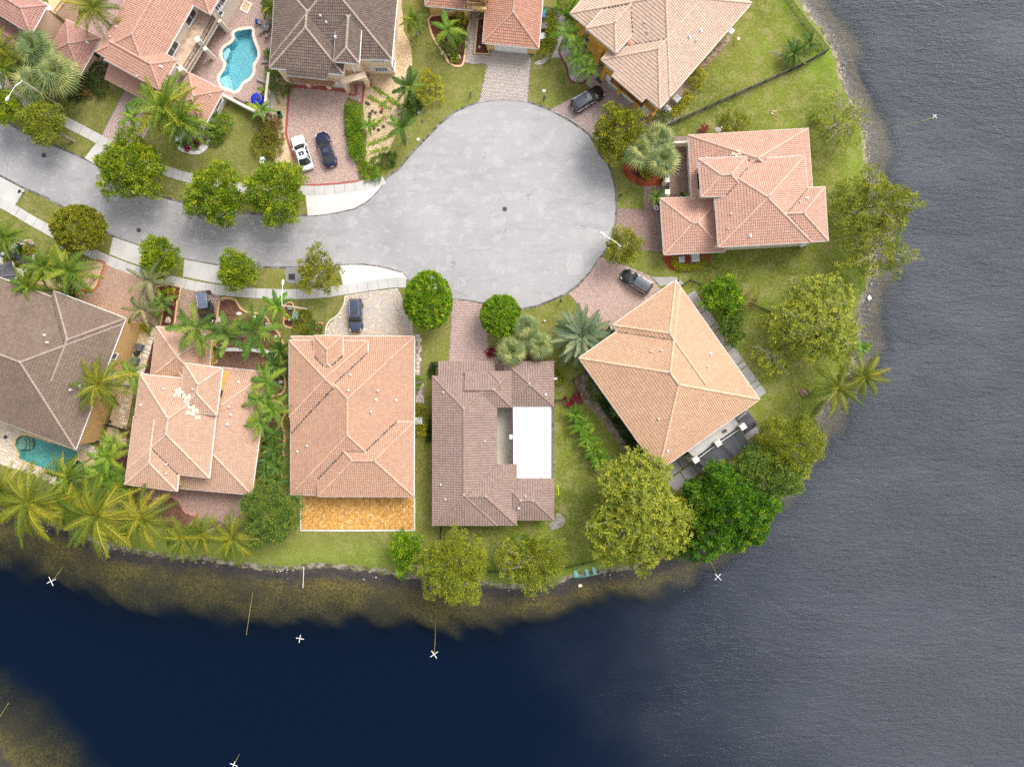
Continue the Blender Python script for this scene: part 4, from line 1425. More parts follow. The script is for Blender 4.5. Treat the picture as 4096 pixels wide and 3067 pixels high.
 def finish(s, deckcol=None):
  s.roof = s.deck.build('roof', deckcol or s.ridgem, s.root)
  tl = s.bank.build(s.tile, s.roof, s.off)
  s.walls.build('wall', s.wallm, s.root)
  if s.gm.v:
   s.gm.build('gutter', s.trim, s.root)
  # ridge and hip caps, tile by tile
  cap = MB()
  n = 6
  L, r0, r1 = 0.52, 0.185, 0.15
  for k in range(n):
   t = math.pi * k / (n - 1)
   cap.v.append((0, r0 * math.cos(t), r0 * math.sin(t) * 0.75))
  for k in range(n):
   t = math.pi * k / (n - 1)
   cap.v.append((L, r1 * math.cos(t), r1 * math.sin(t) * 0.75))
  for k in range(n - 1):
   cap.f.append((k, k + 1, n + k + 1, n + k))
  cap.f.append(tuple(range(n - 1, -1, -1)))
  cap.f.append(tuple(range(n, 2 * n)))
  cm = cap.mesh('ridge_tile')
  cm.materials.append(s.ridgem)
  step = 0.46
  mort = MB()
  for A, B, top in s.ridges:
   d = B - A
   Ln = d.length
   d.normalize()
   nt_ = max(1, int(Ln / step))
   q = d.to_track_quat('X', 'Z')
   for k in range(nt_):
    p = A + d * (Ln * k / nt_)
    mid = A + d * (Ln * (k + 0.5) / nt_)
    if s.height(mid.x, mid.y) > mid.z + 0.22:
     continue
    sx, sy = mid.x / (CAM_H - mid.z), mid.y / (CAM_H - mid.z)
    if abs(sx) > 0.75 or abs(sy) > 0.57:
     continue
    o = bpy.data.objects.new('ridge_tile', cm)
    COL.objects.link(o)
    o.parent = s.roof
    o.location = (p.x - s.off[0], p.y - s.off[1], p.z + 0.03 + (0.05 if top else 0.035))
    o.rotation_euler = q.to_euler()
    o.scale = (Ln / nt_ / step, 1, 1)
   for e in ([B] if not top else []):
    if s.height(e.x, e.y) <= e.z + 0.2:
     mort.blob((e.x, e.y, e.z + 0.12), 0.24, int(e.x * 7), (1, 1, 0.7), 1)
  if mort.v:
   mort.build('ridge_mortar', MORTAR, s.roof, 'stuff')
  return s
def tilem(name, base, spread=0.16, stain=(0.35, 0.45)):
 b = base
 spread *= 0.6
 stain = (stain[0], stain[1] * 0.6)
 cols = [tuple(min(1, x * k) for x in b) for k in (1 - spread, 1.0, 1 + spread * 0.6, 1 + spread)]
 cols.insert(1, (b[0] * 0.94, b[1] * 0.90, b[2] * 0.90))
 return piece_mat(name, cols, stain=(stain[0], stain[1], 1), rough=0.8)
def ridgemat(name, base):
 return piece_mat(name, [tuple(x * 0.9 for x in base), tuple(min(1, x * 1.1) for x in base)], stain=(1.2, 0.4, 1))
def railing(root, pts, h=1.0, step=0.14, m=None, bar=0.03, name='railing', part=True):
 """posts, rails and balusters following points that lie at floor level"""
 mb = MB()
 for a, b in zip(pts[:-1], pts[1:]):
  a, b = Vector(a), Vector(b)
  L = (b - a).length
  up = Vector((0, 0, h))
  mb.bar(a + up, b + up, 0.07, 0.06)
  mb.bar(a + Vector((0, 0, 0.12)), b + Vector((0, 0, 0.12)), 0.05)
  n = max(1, int(L / step))
  for k in range(n + 1):
   p = a.lerp(b, k / n)
   mb.bar(p, p + up, bar if k % 10 else bar * 2.2)
 return mb.build(name, m or BLACKM, root)
PEACH_WALL = mat('peach_stucco', (0.72, 0.52, 0.38), 0.9, 0.05, 0.8, bump=0.15)
CREAM_WALL = mat('cream_stucco', (0.70, 0.62, 0.52), 0.9, 0.05, 0.8, bump=0.15)
PALE_WALL = mat('pale_peach_stucco', (0.80, 0.63, 0.46), 0.9, 0.05, 0.8, bump=0.15)
OCHRE_WALL = mat('ochre_stucco', (0.66, 0.36, 0.07), 0.9, 0.06, 0.8, bump=0.15)
YELLOW_WALL = mat('yellow_stucco', (0.72, 0.47, 0.10), 0.9, 0.06, 0.8, bump=0.15)
SAND_WALL = mat('sandy_stucco', (0.68, 0.43, 0.19), 0.9, 0.06, 0.8, bump=0.15)
GOLD_WALL = mat('straw_stucco', (0.68, 0.47, 0.20), 0.9, 0.05, 0.8, bump=0.15)
IVORY_WALL = mat('ivory_stucco', (0.75, 0.68, 0.56), 0.9, 0.05, 0.8, bump=0.15)
def add(p, d, k):
 return (p[0] + d[0] * k, p[1] + d[1] * k)
# ---- rose-roofed house in the corner
T = tilem('rose_tile', (0.41, 0.225, 0.185))
hA = House('rose tiled house with peach walls behind fan palms in the top left corner', D1(70, 30), T, ridgemat('rose_ridge', (0.46, 0.26, 0.21)), PEACH_WALL)
hA.wing(*Q(0, 0, (520, 60), (345, 385), (-500, -140), (-325, -465)), 6.0)
hA.wing(*Q(0, 0, (330, 400), (205, 610), (-420, 260), (-295, 50)), 3.2)
wg = hA.wing(*Q(0, 0, (738, 220), (510, 612), (885, 828), (1112, 425)), 3.0)
hA.finish()
hA.vents(Q(0, 0, (965, 475)), 0.25)
tb = MB()
tb.sheet(W(Q(0, 0, (560, 100), (640, 170), (800, -60), (500, -160)), 3.2), -0.1, 3.2)
o = tb.build('terrace', PEACH_WALL, hA.root)
tt = MB().sheet(W(Q(0, 0, (540, 60), (640, 150), (760, -60), (500, -160)), 3.25), 3.18, 3.25)
tt.build('terrace_floor', piece_mat('orange_floor_tile', [(0.66, 0.42, 0.22), (0.72, 0.50, 0.28)], stain=(0.5, 0.3, 1)), o)
railing(hA.root, [G(p, 3.25) for p in Q(0, 0, (640, 160), (790, -40))], 0.95)
col = MB()
for q in Q(0, 0, (640, 175), (590, 130)):
 p = G(q, 2.2)
 col.box((p.x, p.y, 2.1), (0.55, 0.55, 4.4))
col.build('column', IVORY_WALL, hA.root)
wl = MB()
a_, b_ = G(Q1(0, 0, 360, 375), 4), G(Q1(0, 0, 530, 120), 4)
for q in Q(0, 0, (1045, 560), (1060, 590)):
 p = G(q, 1.5)
hA.window(wg, Q1(0, 0, 1065, 570), 1.6, 1.0, 1.0, 2, 2, fm=BLACKM)
# ---- big salmon house with the kidney pool
T = tilem('salmon_tile', (0.48, 0.275, 0.205), 0.10)
hB = House('large salmon tiled house with long balcony beside the kidney shaped pool', D1(310, 80), T, ridgemat('salmon_ridge', (0.52, 0.29, 0.22)), CREAM_WALL)
m0_ = hB.wing(*Q(0, 0, (1060, 575), (1653, 909), (2388, -396), (1795, -730)), 6.0)
e0 = hB.wing(*Q(0, 0, (1955, 670), (1770, 1000), (1160, 660), (1346, 330)), 6.0, e2='open', dz=0.04)
s0 = hB.shed(*Q(0, 0, (1160, 872), (1780, 1200), (1800, 990), (1215, 665)), 3.0, 4.3)
u0_ = hB.wing(*Q(0, 0, (2316, 160), (1900, -75), (2390, -945), (2800, -710)), 6.0, dz=-0.04)
g0 = hB.wing(Q1(0, 0, 2085, 805), Q1(1, 0, 265, 1000), Q1(1, 0, 35, 1418), Q1(0, 0, 1850, 1215), 3.1)
hB.finish()
hB.vents([Q1(0, 0, 1285, 305), Q1(0, 0, 1220, 415), Q1(0, 0, 1780, 745), Q1(1, 0, 120, 1060), Q1(0, 0, 1520, 850)], 0.2)
hB.window(m0_, Q1(0, 0, 1900, 540), 4.4, 2.2, 1.3, 2)
hB.window(m0_, Q1(0, 0, 2100, 190), 4.4, 2.2, 1.3, 2)
hB.window(u0_, Q1(1, 0, 185, 70), 4.6, 0.9, 1.3, 1)
hB.window(u0_, Q1(1, 0, 355, 95), 4.2, 1.7, 1.2, 2)
hB.window(u0_, Q1(1, 0, 285, 180), 3.2, 0.6, 0.9, 1, fm=WHITE)
hB.window(g0, Q1(1, 0, 210, 1150), 1.9, 1.6, 0.9, 2)
BT = [Q1(0, 0, 1880, 640), Q1(0, 0, 2055, 800), Q1(0, 0, 2430, 175), Q1(0, 0, 2260, 20)]
bw = W(BT, 3.3)
tb = MB()
tb.sheet(bw, 2.75, 3.3)
tb.add([(p[0], p[1], 3.3) for p in bw[1:3]] + [(p[0], p[1], 2.4) for p in bw[1:3]], [(0, 1, 3, 2)])
tr_ = tb.build('balcony', CREAM_WALL, hB.root)
MB().sheet(W(BT, 3.31), 3.29, 3.32).build('balcony_floor', chips('pebble_floor', [(0.46, 0.30, 0.20), (0.60, 0.46, 0.36), (0.52, 0.38, 0.28)], 2.2, 0.2), tr_)
railing(hB.root, [G(p, 3.3) for p in Q(0, 0, (2050, 770), (2235, 480), (2410, 165))], 1.0)
cm_ = MB()
for q in (Q1(0, 0, 2020, 775), Q1(0, 0, 2200, 470), Q1(1, 0, 150, 640), Q1(1, 0, 300, 340)):
 p = G(q, 0.2)
 cm_.box((p.x, p.y, 1.6), (0.55, 0.55, 3.2), rad(28))
cm_.build('column', CREAM_WALL, hB.root)
pp_ = MB()
for q in Q(0, 0, (2195, 455), (2010, 775)):
 p = G(q, 4.0)
 pp_.box((p.x, p.y, 3.9), (0.75, 0.75, 1.3), rad(28))
pp_.build('balcony_pier', IVORY_WALL, hB.root)
# ---- dark brown roofed house
T = tilem('umber_tile', (0.160, 0.118, 0.098), 0.30, (0.5, 0.5))
hC = House('two storey house with weathered dark brown roof and white garage doors', D1(730, 80), T, ridgemat('umber_ridge', (0.34, 0.27, 0.22)), PALE_WALL)
c0 = hC.wing(*Q(1, 0, (790, 640), (2115, 662), (2260, -900), (860, -920)), 6.0)
c1 = hC.wing(*Q(1, 0, (770, 755), (1582, 826), (1660, -150), (850, -250)), 6.0, dz=0.05)
c2 = hC.wing(*Q(1, 0, (1480, 682), (1757, 706), (1795, 80), (1515, 80)), 7.3)
hC.shed(*Q(1, 0, (955, 835), (1400, 882), (1420, 790), (960, 760)), 5.7, 6.25, walls=False)
hC.finish()
hC.auto_valleys(0.15)
hC.vents(Q(1, 0, (1328, 182), (1395, 255), (1500, 415)), 0.25)
hC.window(c0, Q1(1, 0, 1960, 680), 4.9, 1.7, 1.0, 4, 2, True)
hC.window(c0, Q1(1, 0, 2000, 780), 1.8, 1.8, 1.2, 4, 2, True)
hC.window(c1, Q1(1, 0, 1525, 835), 4.9, 0.9, 0.6, 2)
hC.window(c1, Q1(1, 0, 925, 778), 4.9, 0.9, 0.6, 2)
hC.window(c0, Q1(1, 0, 2195, 460), 4.4, 1.2, 1.3, 2)
hC.window(c0, Q1(1, 0, 2160, 720), 2.2, 1.2, 1.4, 2)
hC.garage(c1, Q1(1, 0, 1100, 935), 4.6)
hC.garage(c1, Q1(1, 0, 1540, 960), 2.6)
pg = MB()
base_ = [G(p, 3.0) for p in Q(1, 0, (985, 845), (1480, 905), (1465, 950), (1005, 905))]
n_ = 46
for k in range(n_ + 1):
 a, b = base_[0].lerp(base_[1], k / n_), base_[3].lerp(base_[2], k / n_)
 pg.bar(a, b, 0.09, 0.12)
for a, b in ((base_[0], base_[1]), (base_[3], base_[2])):
 pg.bar(a + Vector((0, 0, -.1)), b + Vector((0, 0, -.1)), 0.14, 0.2)
pg.bar(base_[0], base_[3], 0.3, 0.3)
pg.bar(base_[1], base_[2], 0.3, 0.3)
pg.build('slatted_awning', mat('cedar_slats', (0.36, 0.20, 0.11), 0.8, 0.25, 3.0), hC.root)
pr = MB()
for q in Q(1, 0, (1000, 930), (1210, 950), (1435, 975)):
 p = G(q, 0.0)
 pr.box((p.x, p.y, 1.35), (0.55, 0.55, 2.7))
pr.build('pier', PALE_WALL, hC.root)
# entry porch with an arched opening
a, b = G(Q1(1, 0, 1640, 1000), 0), G(Q1(1, 0, 1860, 945), 0)
ar = MB()
for p in (a, b):
 ar.box((p.x, p.y, 1.4), (0.55, 0.8, 2.8))
dx = b - a
for k in range(9):
 t0, t1 = k / 9, (k + 1) / 9
 tm = (t0 + t1) / 2
 zz = 2.15 + 0.8 * math.sin(math.pi * tm)
 c = a + dx * tm
 ar.box((c.x, c.y, (zz + 3.5) / 2), (dx.length / 9 + 0.02, 0.5, 3.5 - zz), math.atan2(dx.y, dx.x))
ar.box(((a + b) / 2 + Vector((0, 0, 3.55)))[:], (dx.length + 0.6, 0.9, 0.14), math.atan2(dx.y, dx.x))
ar.build('porch_arch', PALE_WALL, hC.root)
lp = MB()
p = G(Q1(1, 0, 1690, 760), 4.3)
lp.lathe((p.x, p.y, 3.3), [(0.22, 0), (0.16, 0.1), (0.15, 1.7), (0.22, 1.9)], 10)
lp.build('porch_column', WHITE, hC.root)
# ---- ochre house with low garage at the top
T = tilem('terracotta_tile', (0.43, 0.225, 0.160), 0.2, (0.5, 0.55))
hD = House('ochre walled house with terracotta garage roof at the head of the cul de sac', D1(1020, 20), T, ridgemat('terracotta_ridge', (0.44, 0.27, 0.20)), GOLD_WALL)
d0 = hD.wing(*Q(2, 0, (912, 474), (1530, 536), (1600, -300), (985, -330)), 3.1)
d1 = hD.wing(*Q(2, 0, (276, 66), (800, 112), (830, -500), (310, -520)), 3.2)
d2 = hD.wing(*Q(2, 0, (690, -75), (1010, -50), (1040, -700), (700, -700)), 6.0)
hD.finish()
hD.garage(d0, Q1(2, 0, 1225, 545), 5.0, 2.1)
hD.window(d1, Q1(2, 0, 520, 112), 2.0, 1.0, 0.8, 2, 2)
a, b = G(Q1(2, 0, 765, -10), 3.6), G(Q1(2, 0, 930, 10), 3.6)
fl = MB().box(((a + b) / 2)[:], ((b - a).length + 0.6, 0.9, 0.3), 0.07)
fl.build('balcony', GOLD_WALL, hD.root)
railing(hD.root, [a + Vector((0, -0.4, 0.1)), b + Vector((0, -0.4, 0.1))], 0.9)
ar = MB()
a, b = G(Q1(2, 0, 735, 205), 0), G(Q1(2, 0, 960, 225), 0)
dx = b - a
for k in range(9):
 t0 = (k + 0.5) / 9
 zz = 2.2 + 0.75 * math.sin(math.pi * t0)
 c = a + dx * t0
 ar.box((c.x, c.y, (zz + 3.4) / 2), (dx.length / 9 + 0.02, 0.4, 3.4 - zz), 0.07)
ar.box((a.x, a.y, 1.7), (0.4, 0.5, 3.4))
ar.build('porch_arch', GOLD_WALL, hD.root)
# ---- pale roofed ochre house, rotated, top right
T = tilem('pale_pink_tile', (0.56, 0.410, 0.315), 0.08, (0.3, 0.25))
hE = House('large pale pink tiled house with bright ochre walls and brown balcony', D1(1440, 90), T, ridgemat('pale_pink_ridge', (0.60, 0.42, 0.32)), OCHRE_WALL, tw=0.32, th=0.44)
e_m = hE.wing(*Q(3, 0, (772, 1072), (-329, 150), (572, -884), (1673, 37)), 6.0)
e_1 = hE.wing(*Q(3, 0, (660, 1197), (15, 657), (700, -130), (1345, 410)), 6.0, e2='open', dz=-0.04)
e_2 = hE.wing(*Q(3, 0, (176, 587), (-150, 315), (244, -137), (570, 135)), 7.1, e2='open')
hE.shed(*Q(3, 0, (128, 838), (468, 1132), (520, 1076), (170, 780)), 5.75, 6.05, walls=False)
hE.finish()
hE.auto_valleys(0.15)
hE.vents(Q(3, 0, (490, 250), (525, 360), (1110, 345), (987, 412), (1058, 458), (985, 415)), 0.24)
pt = MB()
p = hE.on_roof(Q1(3, 0, 320, 478))
for k in range(4):
 pt.box((p.x + k * 0.36 - 0.5, p.y - k * 0.3 + 0.45, p.z + 0.15), (0.34, 0.42, 0.05), rad(-40))
pt.build('patch_tiles', mat('red_patch_tile', (0.55, 0.16, 0.10), 0.8, 0.15, 5.0), hE.roof)
hE.window(e_1, Q1(3, 0, 118, 765), 4.9, 1.2, 0.6, 2)
hE.window(e_1, Q1(3, 0, 580, 1150), 4.9, 1.0, 0.6, 2)
hE.garage(e_1, Q1(3, 0, 130, 900), 2.7)
hE.garage(e_1, Q1(3, 0, 300, 1050), 2.7)
hE.garage(e_1, Q1(3, 0, 480, 1230), 2.9)
hE.window(e_m, Q1(2, 0, 2150, 330), 4.6, 1.9, 1.1, 2, 2)
hE.window(e_m, Q1(2, 0, 2115, 460), 1.9, 2.0, 1.5, 2, 1)
fb = [G(p, 3.1) for p in Q(3, 0, (120, 905), (455, 1182))]
wb = MB()
dd = (fb[1] - fb[0]).normalized()
nn_ = Vector((dd.y, -dd.x, 0))
wb.bar(fb[0] - nn_ * 0.3, fb[1] - nn_ * 0.3, 0.8, 0.25)
bl = wb.build('balcony', OCHRE_WALL, hE.root)
railing(hE.root, [fb[0] - nn_ * 0.8, fb[0], fb[1], fb[1] - nn_ * 0.8], 1.0, 0.16, BROWNW, 0.045)
po = MB()
for k in range(4):
 q = fb[0].lerp(fb[1], k / 3)
 po.bar(q, q + Vector((0, 0, 2.5)), 0.18)
po.build('balcony_post', BROWNW, hE.root)
pr = MB()
for q in Q(3, 0, (25, 880), (210, 1030), (385, 1180), (545, 1330)):
 p = G(q, 0)
 pr.box((p.x, p.y, 1.4), (0.6, 0.6, 2.8), rad(-40))
pr.build('pier', OCHRE_WALL, hE.root)
ep = G(Q1(2, 0, 2175, 700), 0)
pc = MB()
pc.box((ep.x, ep.y, 2.2), (0.8, 0.8, 4.4), rad(-40))
pc.build('entry_pier', OCHRE_WALL, hE.root)
# ---- salmon house on the east shore
T = tilem('coral_tile', (0.51, 0.305, 0.230), 0.12, (0.4, 0.3))
hF = House('coral tiled house with ivory walls and colourful brick driveway by the east shore', D1(1620, 410), T, ridgemat('coral_ridge', (0.57, 0.37, 0.29)), IVORY_WALL)
f0 = hF.wing((2753, 542), (3232, 515), (3252, 790), (2768, 800), 3.3, oh=0.45)
f1 = hF.wing((2850, 650), (3218, 623), (3246, 968), (2874, 988), 6.0)
f2 = hF.wing((3299, 748), (3313, 963), (3000, 979), (2988, 762), 6.0, e2='open', dz=-0.05)
f3 = hF.wing((2793, 636), (2806, 787), (3000, 781), (2985, 627), 6.5)
f4 = hF.wing((2641, 794), (2656, 1019), (2900, 1006), (2886, 786), 3.1)
hF.finish()
hF.auto_valleys(0.15)
hF.vents([Q1(3, 1, 1442, 712), Q1(3, 1, 1408, 870), Q1(3, 1, 1655, 945), Q1(3, 1, 1160, 88), Q1(3, 1, 1432, 68)] + RG(3000, 500, 2.76, (625, 812), (545, 855)), 0.22)
hF.window(f1, Q1(3, 1, 1920, 1075), 4.4, 1.6, 0.9, 2)
hF.window(f1, Q1(3, 1, 1330, 1105), 4.4, 1.0, 0.8, 2)
hF.window(f1, Q1(3, 1, 1260, 600), 4.6, 0.9, 1.2, 2)
hF.window(f3, Q1(3, 1, 1080, 330), 4.9, 2.0, 1.4, 3, 1, fm=BLACKM)
hF.window(f0, Q1(3, 1, 985, 110), 2.0, 1.0, 1.2, 2)
pt = MB()
for q in Q(3, 1, (1470, 45), (1525, 15), (1545, 40), (1510, 60)):
 p = hF.on_roof(q)
 pt.box((p.x, p.y, p.z + 0.13), (0.5, 0.45, 0.05))
pt.build('patch_tiles', mat('cream_patch_tile', (0.72, 0.52, 0.38), 0.8, 0.1, 5.0), hF.roof)
cw = MB()
for a, b in ((Q1(3, 1, 730, 480), Q1(3, 1, 735, 530)), (Q1(3, 0, 755, 1600), Q1(3, 0, 975, 1590)), (Q1(3, 1, 705, 250), Q1(3, 1, 745, 330)), (Q1(3, 0, 740, 1620), Q1(3, 1, 735, 330))):
 pa, pb = G(a, 1.0), G(b, 1.0)
 cw.bar((pa.x, pa.y, 1.0), (pb.x, pb.y, 1.0), 0.28, 2.0)
cw.build('courtyard_wall', IVORY_WALL, hF.root)
cp = MB()
for q in Q(3, 1, (742, 330), (745, 465)):
 p = G(q, 2.4)
 cp.box((p.x, p.y, 1.2), (0.6, 0.6, 2.4))
 cp.box((p.x, p.y, 2.45), (0.72, 0.72, 0.12))
cp.build('gate_pier', IVORY_WALL, hF.root)
ga, gb = G(Q1(3, 1, 735, 365), 0), G(Q1(3, 1, 738, 445), 0)
gt = MB()
for k in range(9):
 p = ga.lerp(gb, k / 8)
 gt.bar(p, p + Vector((0, 0, 1.6 + 0.3 * math.sin(math.pi * k / 8))), 0.05)
gt.bar(ga + Vector((0, 0, 0.2)), gb + Vector((0, 0, 0.2)), 0.05)
gt.bar(ga + Vector((0, 0, 1.5)), gb + Vector((0, 0, 1.5)), 0.05)
gt.build('gate', BLACKM, hF.root)
# ---- large apricot house, rotated, by the lake
T = tilem('apricot_tile', (0.52, 0.325, 0.210), 0.10, (0.3, 0.35))
hG = House('large apricot hip roofed house set diagonally with rear balcony over black awning', D1(1445, 810), T, ridgemat('apricot_ridge', (0.62, 0.41, 0.28)), IVORY_WALL, tw=0.30, th=0.42)
g_m = hG.wing((2316, 1432), (2720, 1147), (3038, 1597), (2635, 1882), 6.0)
g_1 = hG.wing((2451, 1300), (2702, 1121), (2934, 1450), (2683, 1629), 6.0, e2='open', dz=0.05)
hG.finish()
hG.auto_valleys(0.15)
hG.vents(Q(3, 2, (563, 568), (677, 560), (1220, 598), (1187, 736), (645, 1312)) + Q(3, 3, (745, 5)), 0.24)
fl_ = [G(p, 3.2) for p in Q(3, 2, (1490, 1300), (1550, 1390), (1280, 1570))] + [G(p, 3.2) for p in Q(3, 3, (1035, 95), (965, 20))]
bm2 = MB()
bm2.sheet([(p.x, p.y) for p in [fl_[0] + Vector((-1.5, 1.2, 0)), fl_[0], fl_[1], fl_[2], fl_[3], fl_[4], fl_[4] + Vector((-1.5, 1.5, 0))]], 2.9, 3.2)
bg_ = bm2.build('balcony', conc('balcony_screed', (0.50, 0.49, 0.46)), hG.root)
railing(hG.root, [fl_[0], fl_[1], fl_[2], fl_[3], fl_[4]], 1.0, 0.13, BLACKM, 0.035)
wl_ = MB()
for a, b in ((fl_[1], fl_[2]), (fl_[2], fl_[3])):
 wl_.bar(a + Vector((0.16, -0.22, -0.05)), b + Vector((0.16, -0.22, -0.05)), 0.16, 0.3)
wl_.build('balcony_fascia', WHITE, hG.root)
pc = MB()
for p in (fl_[1], fl_[2], fl_[3]):
 pc.box((p.x, p.y, 2.2), (0.75, 0.75, 4.4), rad(35))
 pc.box((p.x, p.y, 4.45), (0.85, 0.85, 0.1), rad(35))
pc.build('column', IVORY_WALL, hG.root)
# ---- brown roofed house in the middle
T = tilem('cocoa_tile', (0.280, 0.200, 0.170), 0.14, (0.3, 0.4))
hH = House('single storey brown barrel tiled house with flat white roof over its courtyard side', D1(985, 890), T, ridgemat('cocoa_ridge', (0.29, 0.195, 0.16)), CREAM_WALL, tw=0.37, th=0.44, gutter=False)
def q2(x, y):
 return Q1(2, 2, x, y)
h0 = hH.wing(q2(358, 838), q2(1070, 838), q2(1070, 2486), q2(358, 2486), 3.6)
h1 = hH.wing(q2(1232, 790), q2(1232, 1182), q2(714, 1182), q2(714, 790), 3.6, e2='open', dz=0.03)
h1b = hH.wing(q2(980, 783), q2(1230, 785), q2(1230, 985), q2(980, 985), 3.6, e2='open', dz=0.07)
h2 = hH.wing(q2(1150, 677), q2(1698, 677), q2(1698, 1172), q2(1150, 1172), 3.0)
h3 = hH.wing(q2(1286, 1811), q2(1290, 2484), q2(714, 2484), q2(714, 1811), 3.6, e2='open', dz=-0.04)
h4 = hH.wing(q2(1699, 1967), q2(1699, 2427), q2(1100, 2427), q2(1100, 1967), 3.1)
hH.shed(q2(422, 676), q2(1046, 676), q2(1046, 870), q2(422, 870), 2.7, 3.55)
hH.finish()
hH.vents([q2(476, 1018), q2(935, 1556), q2(1605, 1040), q2(448, 2036), q2(502, 2200), q2(1312, 2290), q2(1385, 2165)], 0.22)
hH.auto_valleys(0.09, mat('dark_valley', (0.12, 0.075, 0.06), 0.8, 0.3, 3.0))
fr0 = MB()
fr0.sheet(W([q2(1246, 1165), q2(1662, 1165), q2(1662, 1975), q2(1256, 1975)], 2.9), 2.7, 2.9)
fro = fr0.build('flat_roof', WHITE, hH.root)
ys = [1165, 1255, 1330, 1435, 1540, 1640, 1690, 1795, 1908, 1975]
for k in range(len(ys) - 1):
 x0 = 1250
 MB().sheet(W([q2(x0, ys[k] + 2), q2(1655, ys[k] + 2), q2(1655, ys[k + 1] - 2), q2(x0, ys[k + 1] - 2)], 2.94), 2.9, 2.95 + 0.012 * (k % 2)).build('roof_panel', mat('white_roof_panel', (0.64, 0.645, 0.64), 0.55, 0.07, 0.5), fro)
wd_ = MB()
for a, b in ((q2(1240, 1150), q2(1240, 1960)),):
 pa, pb = G(a, 1.5), G(b, 1.5)
 wd_.bar((pa.x, pa.y, 1.45), (pb.x, pb.y, 1.45), 0.12, 2.9)
wd_.build('courtyard_screen', mat('dark_brown_trim', (0.10, 0.06, 0.05), 0.6, 0.2, 3.0), hH.root)
wb_ = MB()
for q in (q2(1238, 1140), q2(1226, 1508)):
 p = G(q, 2.9)
 wb_.box((p.x, p.y, 2.95), (0.42, 0.6, 0.35))
wb_.build('downpipe_box', WHITE, hH.root)
pw = MB()
pa, pb = G(q2(1658, 1180), 1.4), G(q2(1658, 1965), 1.4)
pw.bar((pa.x, pa.y, 1.35), (pb.x, pb.y, 1.35), 0.15, 2.7)
pw.build('side_wall', CREAM_WALL, hH.root)
# ---- peach roofed house, centre left
T = tilem('peach_tile', (0.46, 0.275, 0.190), 0.10, (0.25, 0.3))
hI = House('peach tiled house with black roof valleys and orange stone patio behind', D1(760, 900), T, ridgemat('peach_ridge', (0.55, 0.34, 0.24)), GOLD_WALL, tw=0.30, th=0.42)
def q1(x, y):
 return Q1(1, 2, x, y)
i_m = hI.wing(q1(1003, 402), q1(2367, 402), q1(2362, 2160), q1(1003, 2148), 2.8)
i_1 = hI.wing(q1(985, 447), q1(1852, 450), q1(1852, 1292), q1(988, 1290), 3.7)
i_0 = hI.wing(q1(1259, 394), q1(1576, 392), q1(1576, 860), q1(1259, 860), 4.55)
i_2 = hI.wing(q1(1305, 1345), q1(1305, 2164), q1(2361, 2166), q1(2361, 1345), 3.7)
hI.shed(q1(1012, 1472), q1(1500, 1472), q1(1500, 1284), q1(989, 1284), 2.84, 3.74, walls=False)
hI.finish()
hI.auto_valleys(0.26)
hI.vents([q1(1660, 825), q1(1965, 1003), q1(1945, 1098), q1(1638, 998), q1(1888, 1235), q1(2165, 1103), q1(1183, 1608), q1(1077, 1670)], 0.26)
# ---- pale roofed house with yellow walls
T = tilem('blush_tile', (0.48, 0.310, 0.220), 0.10, (0.3, 0.3))
hJ = House('blush tiled house with yellow walls and walled brick courtyard', D1(410, 880), T, ridgemat('blush_ridge', (0.56, 0.40, 0.30)), YELLOW_WALL, tw=0.30, th=0.40)
def q0(x, y):
 return Q1(0, 2, x, y)
j_g = hJ.wing(q0(1728, 293), q0(2332, 392), q0(2300, 960), q0(1660, 860), 3.1)
j_e = hJ.wing(q1(755, 798), q1(-300, 690), q1(-440, 2056), q1(570, 2146), 3.2)
j_m = hJ.wing(q0(1550, 818), q0(2420, 905), q0(2310, 1960), q0(1415, 1860), 6.0)
j_w = hJ.wing(q0(1380, 2031), q0(1953, 2107), q0(2030, 1350), q0(1475, 1290), 6.0, e2='open', dz=-0.04)
j_t = hJ.wing(q0(2040, 697), q0(2455, 754), q0(2391, 1268), q0(1975, 1215), 6.8)
hJ.finish()
hJ.auto_valleys(0.15)
hJ.vents([q0(1632, 930), q0(1807, 980), q0(1563, 1157), Q1(0, 3, 1838, 155), Q1(0, 3, 1838, 255), q1(428, 905), q1(322, 1178), q1(342, 1268), q1(305, 1368), q0(2133, 985)], 0.24)
pt = MB()
rr = random.Random(3)
for base, nn2 in (((1975, 1020), 12), ((2060, 1090), 12), ((2110, 1215), 14), ((2170, 1250), 8)):
 for k in range(nn2):
  p = hJ.on_roof(q0(base[0] + rr.uniform(-45, 45), base[1] + rr.uniform(-45, 45)))
  pt.box((p.x, p.y, p.z + 0.13), (0.34, 0.44, 0.04), rad(-8))
pt.build('patch_tiles', mat('cream_patch_tile2', (0.78, 0.62, 0.46), 0.8, 0.08, 5.0), hJ.roof)
hJ.window(j_t, q1(222, 1030), 4.6, 0.7, 0.9, 1, fm=BLACKM)
cw = MB()
WP = W(Q(1, 2, (240, 545), (560, 548), (790, 575), (770, 830)), 1.4)
for a, b in zip(WP[:-1], WP[1:]):
 cw.bar((a[0], a[1], 0.7), (b[0], b[1], 0.7), 0.42, 1.4)
cwo = cw.build('courtyard_wall', YELLOW_WALL, hJ.root)
cc = MB()
for a, b in zip(WP[:-1], WP[1:]):
 cc.bar((a[0], a[1], 1.44), (b[0], b[1], 1.44), 0.52, 0.08)
cc.build('coping', WHITE, cwo)
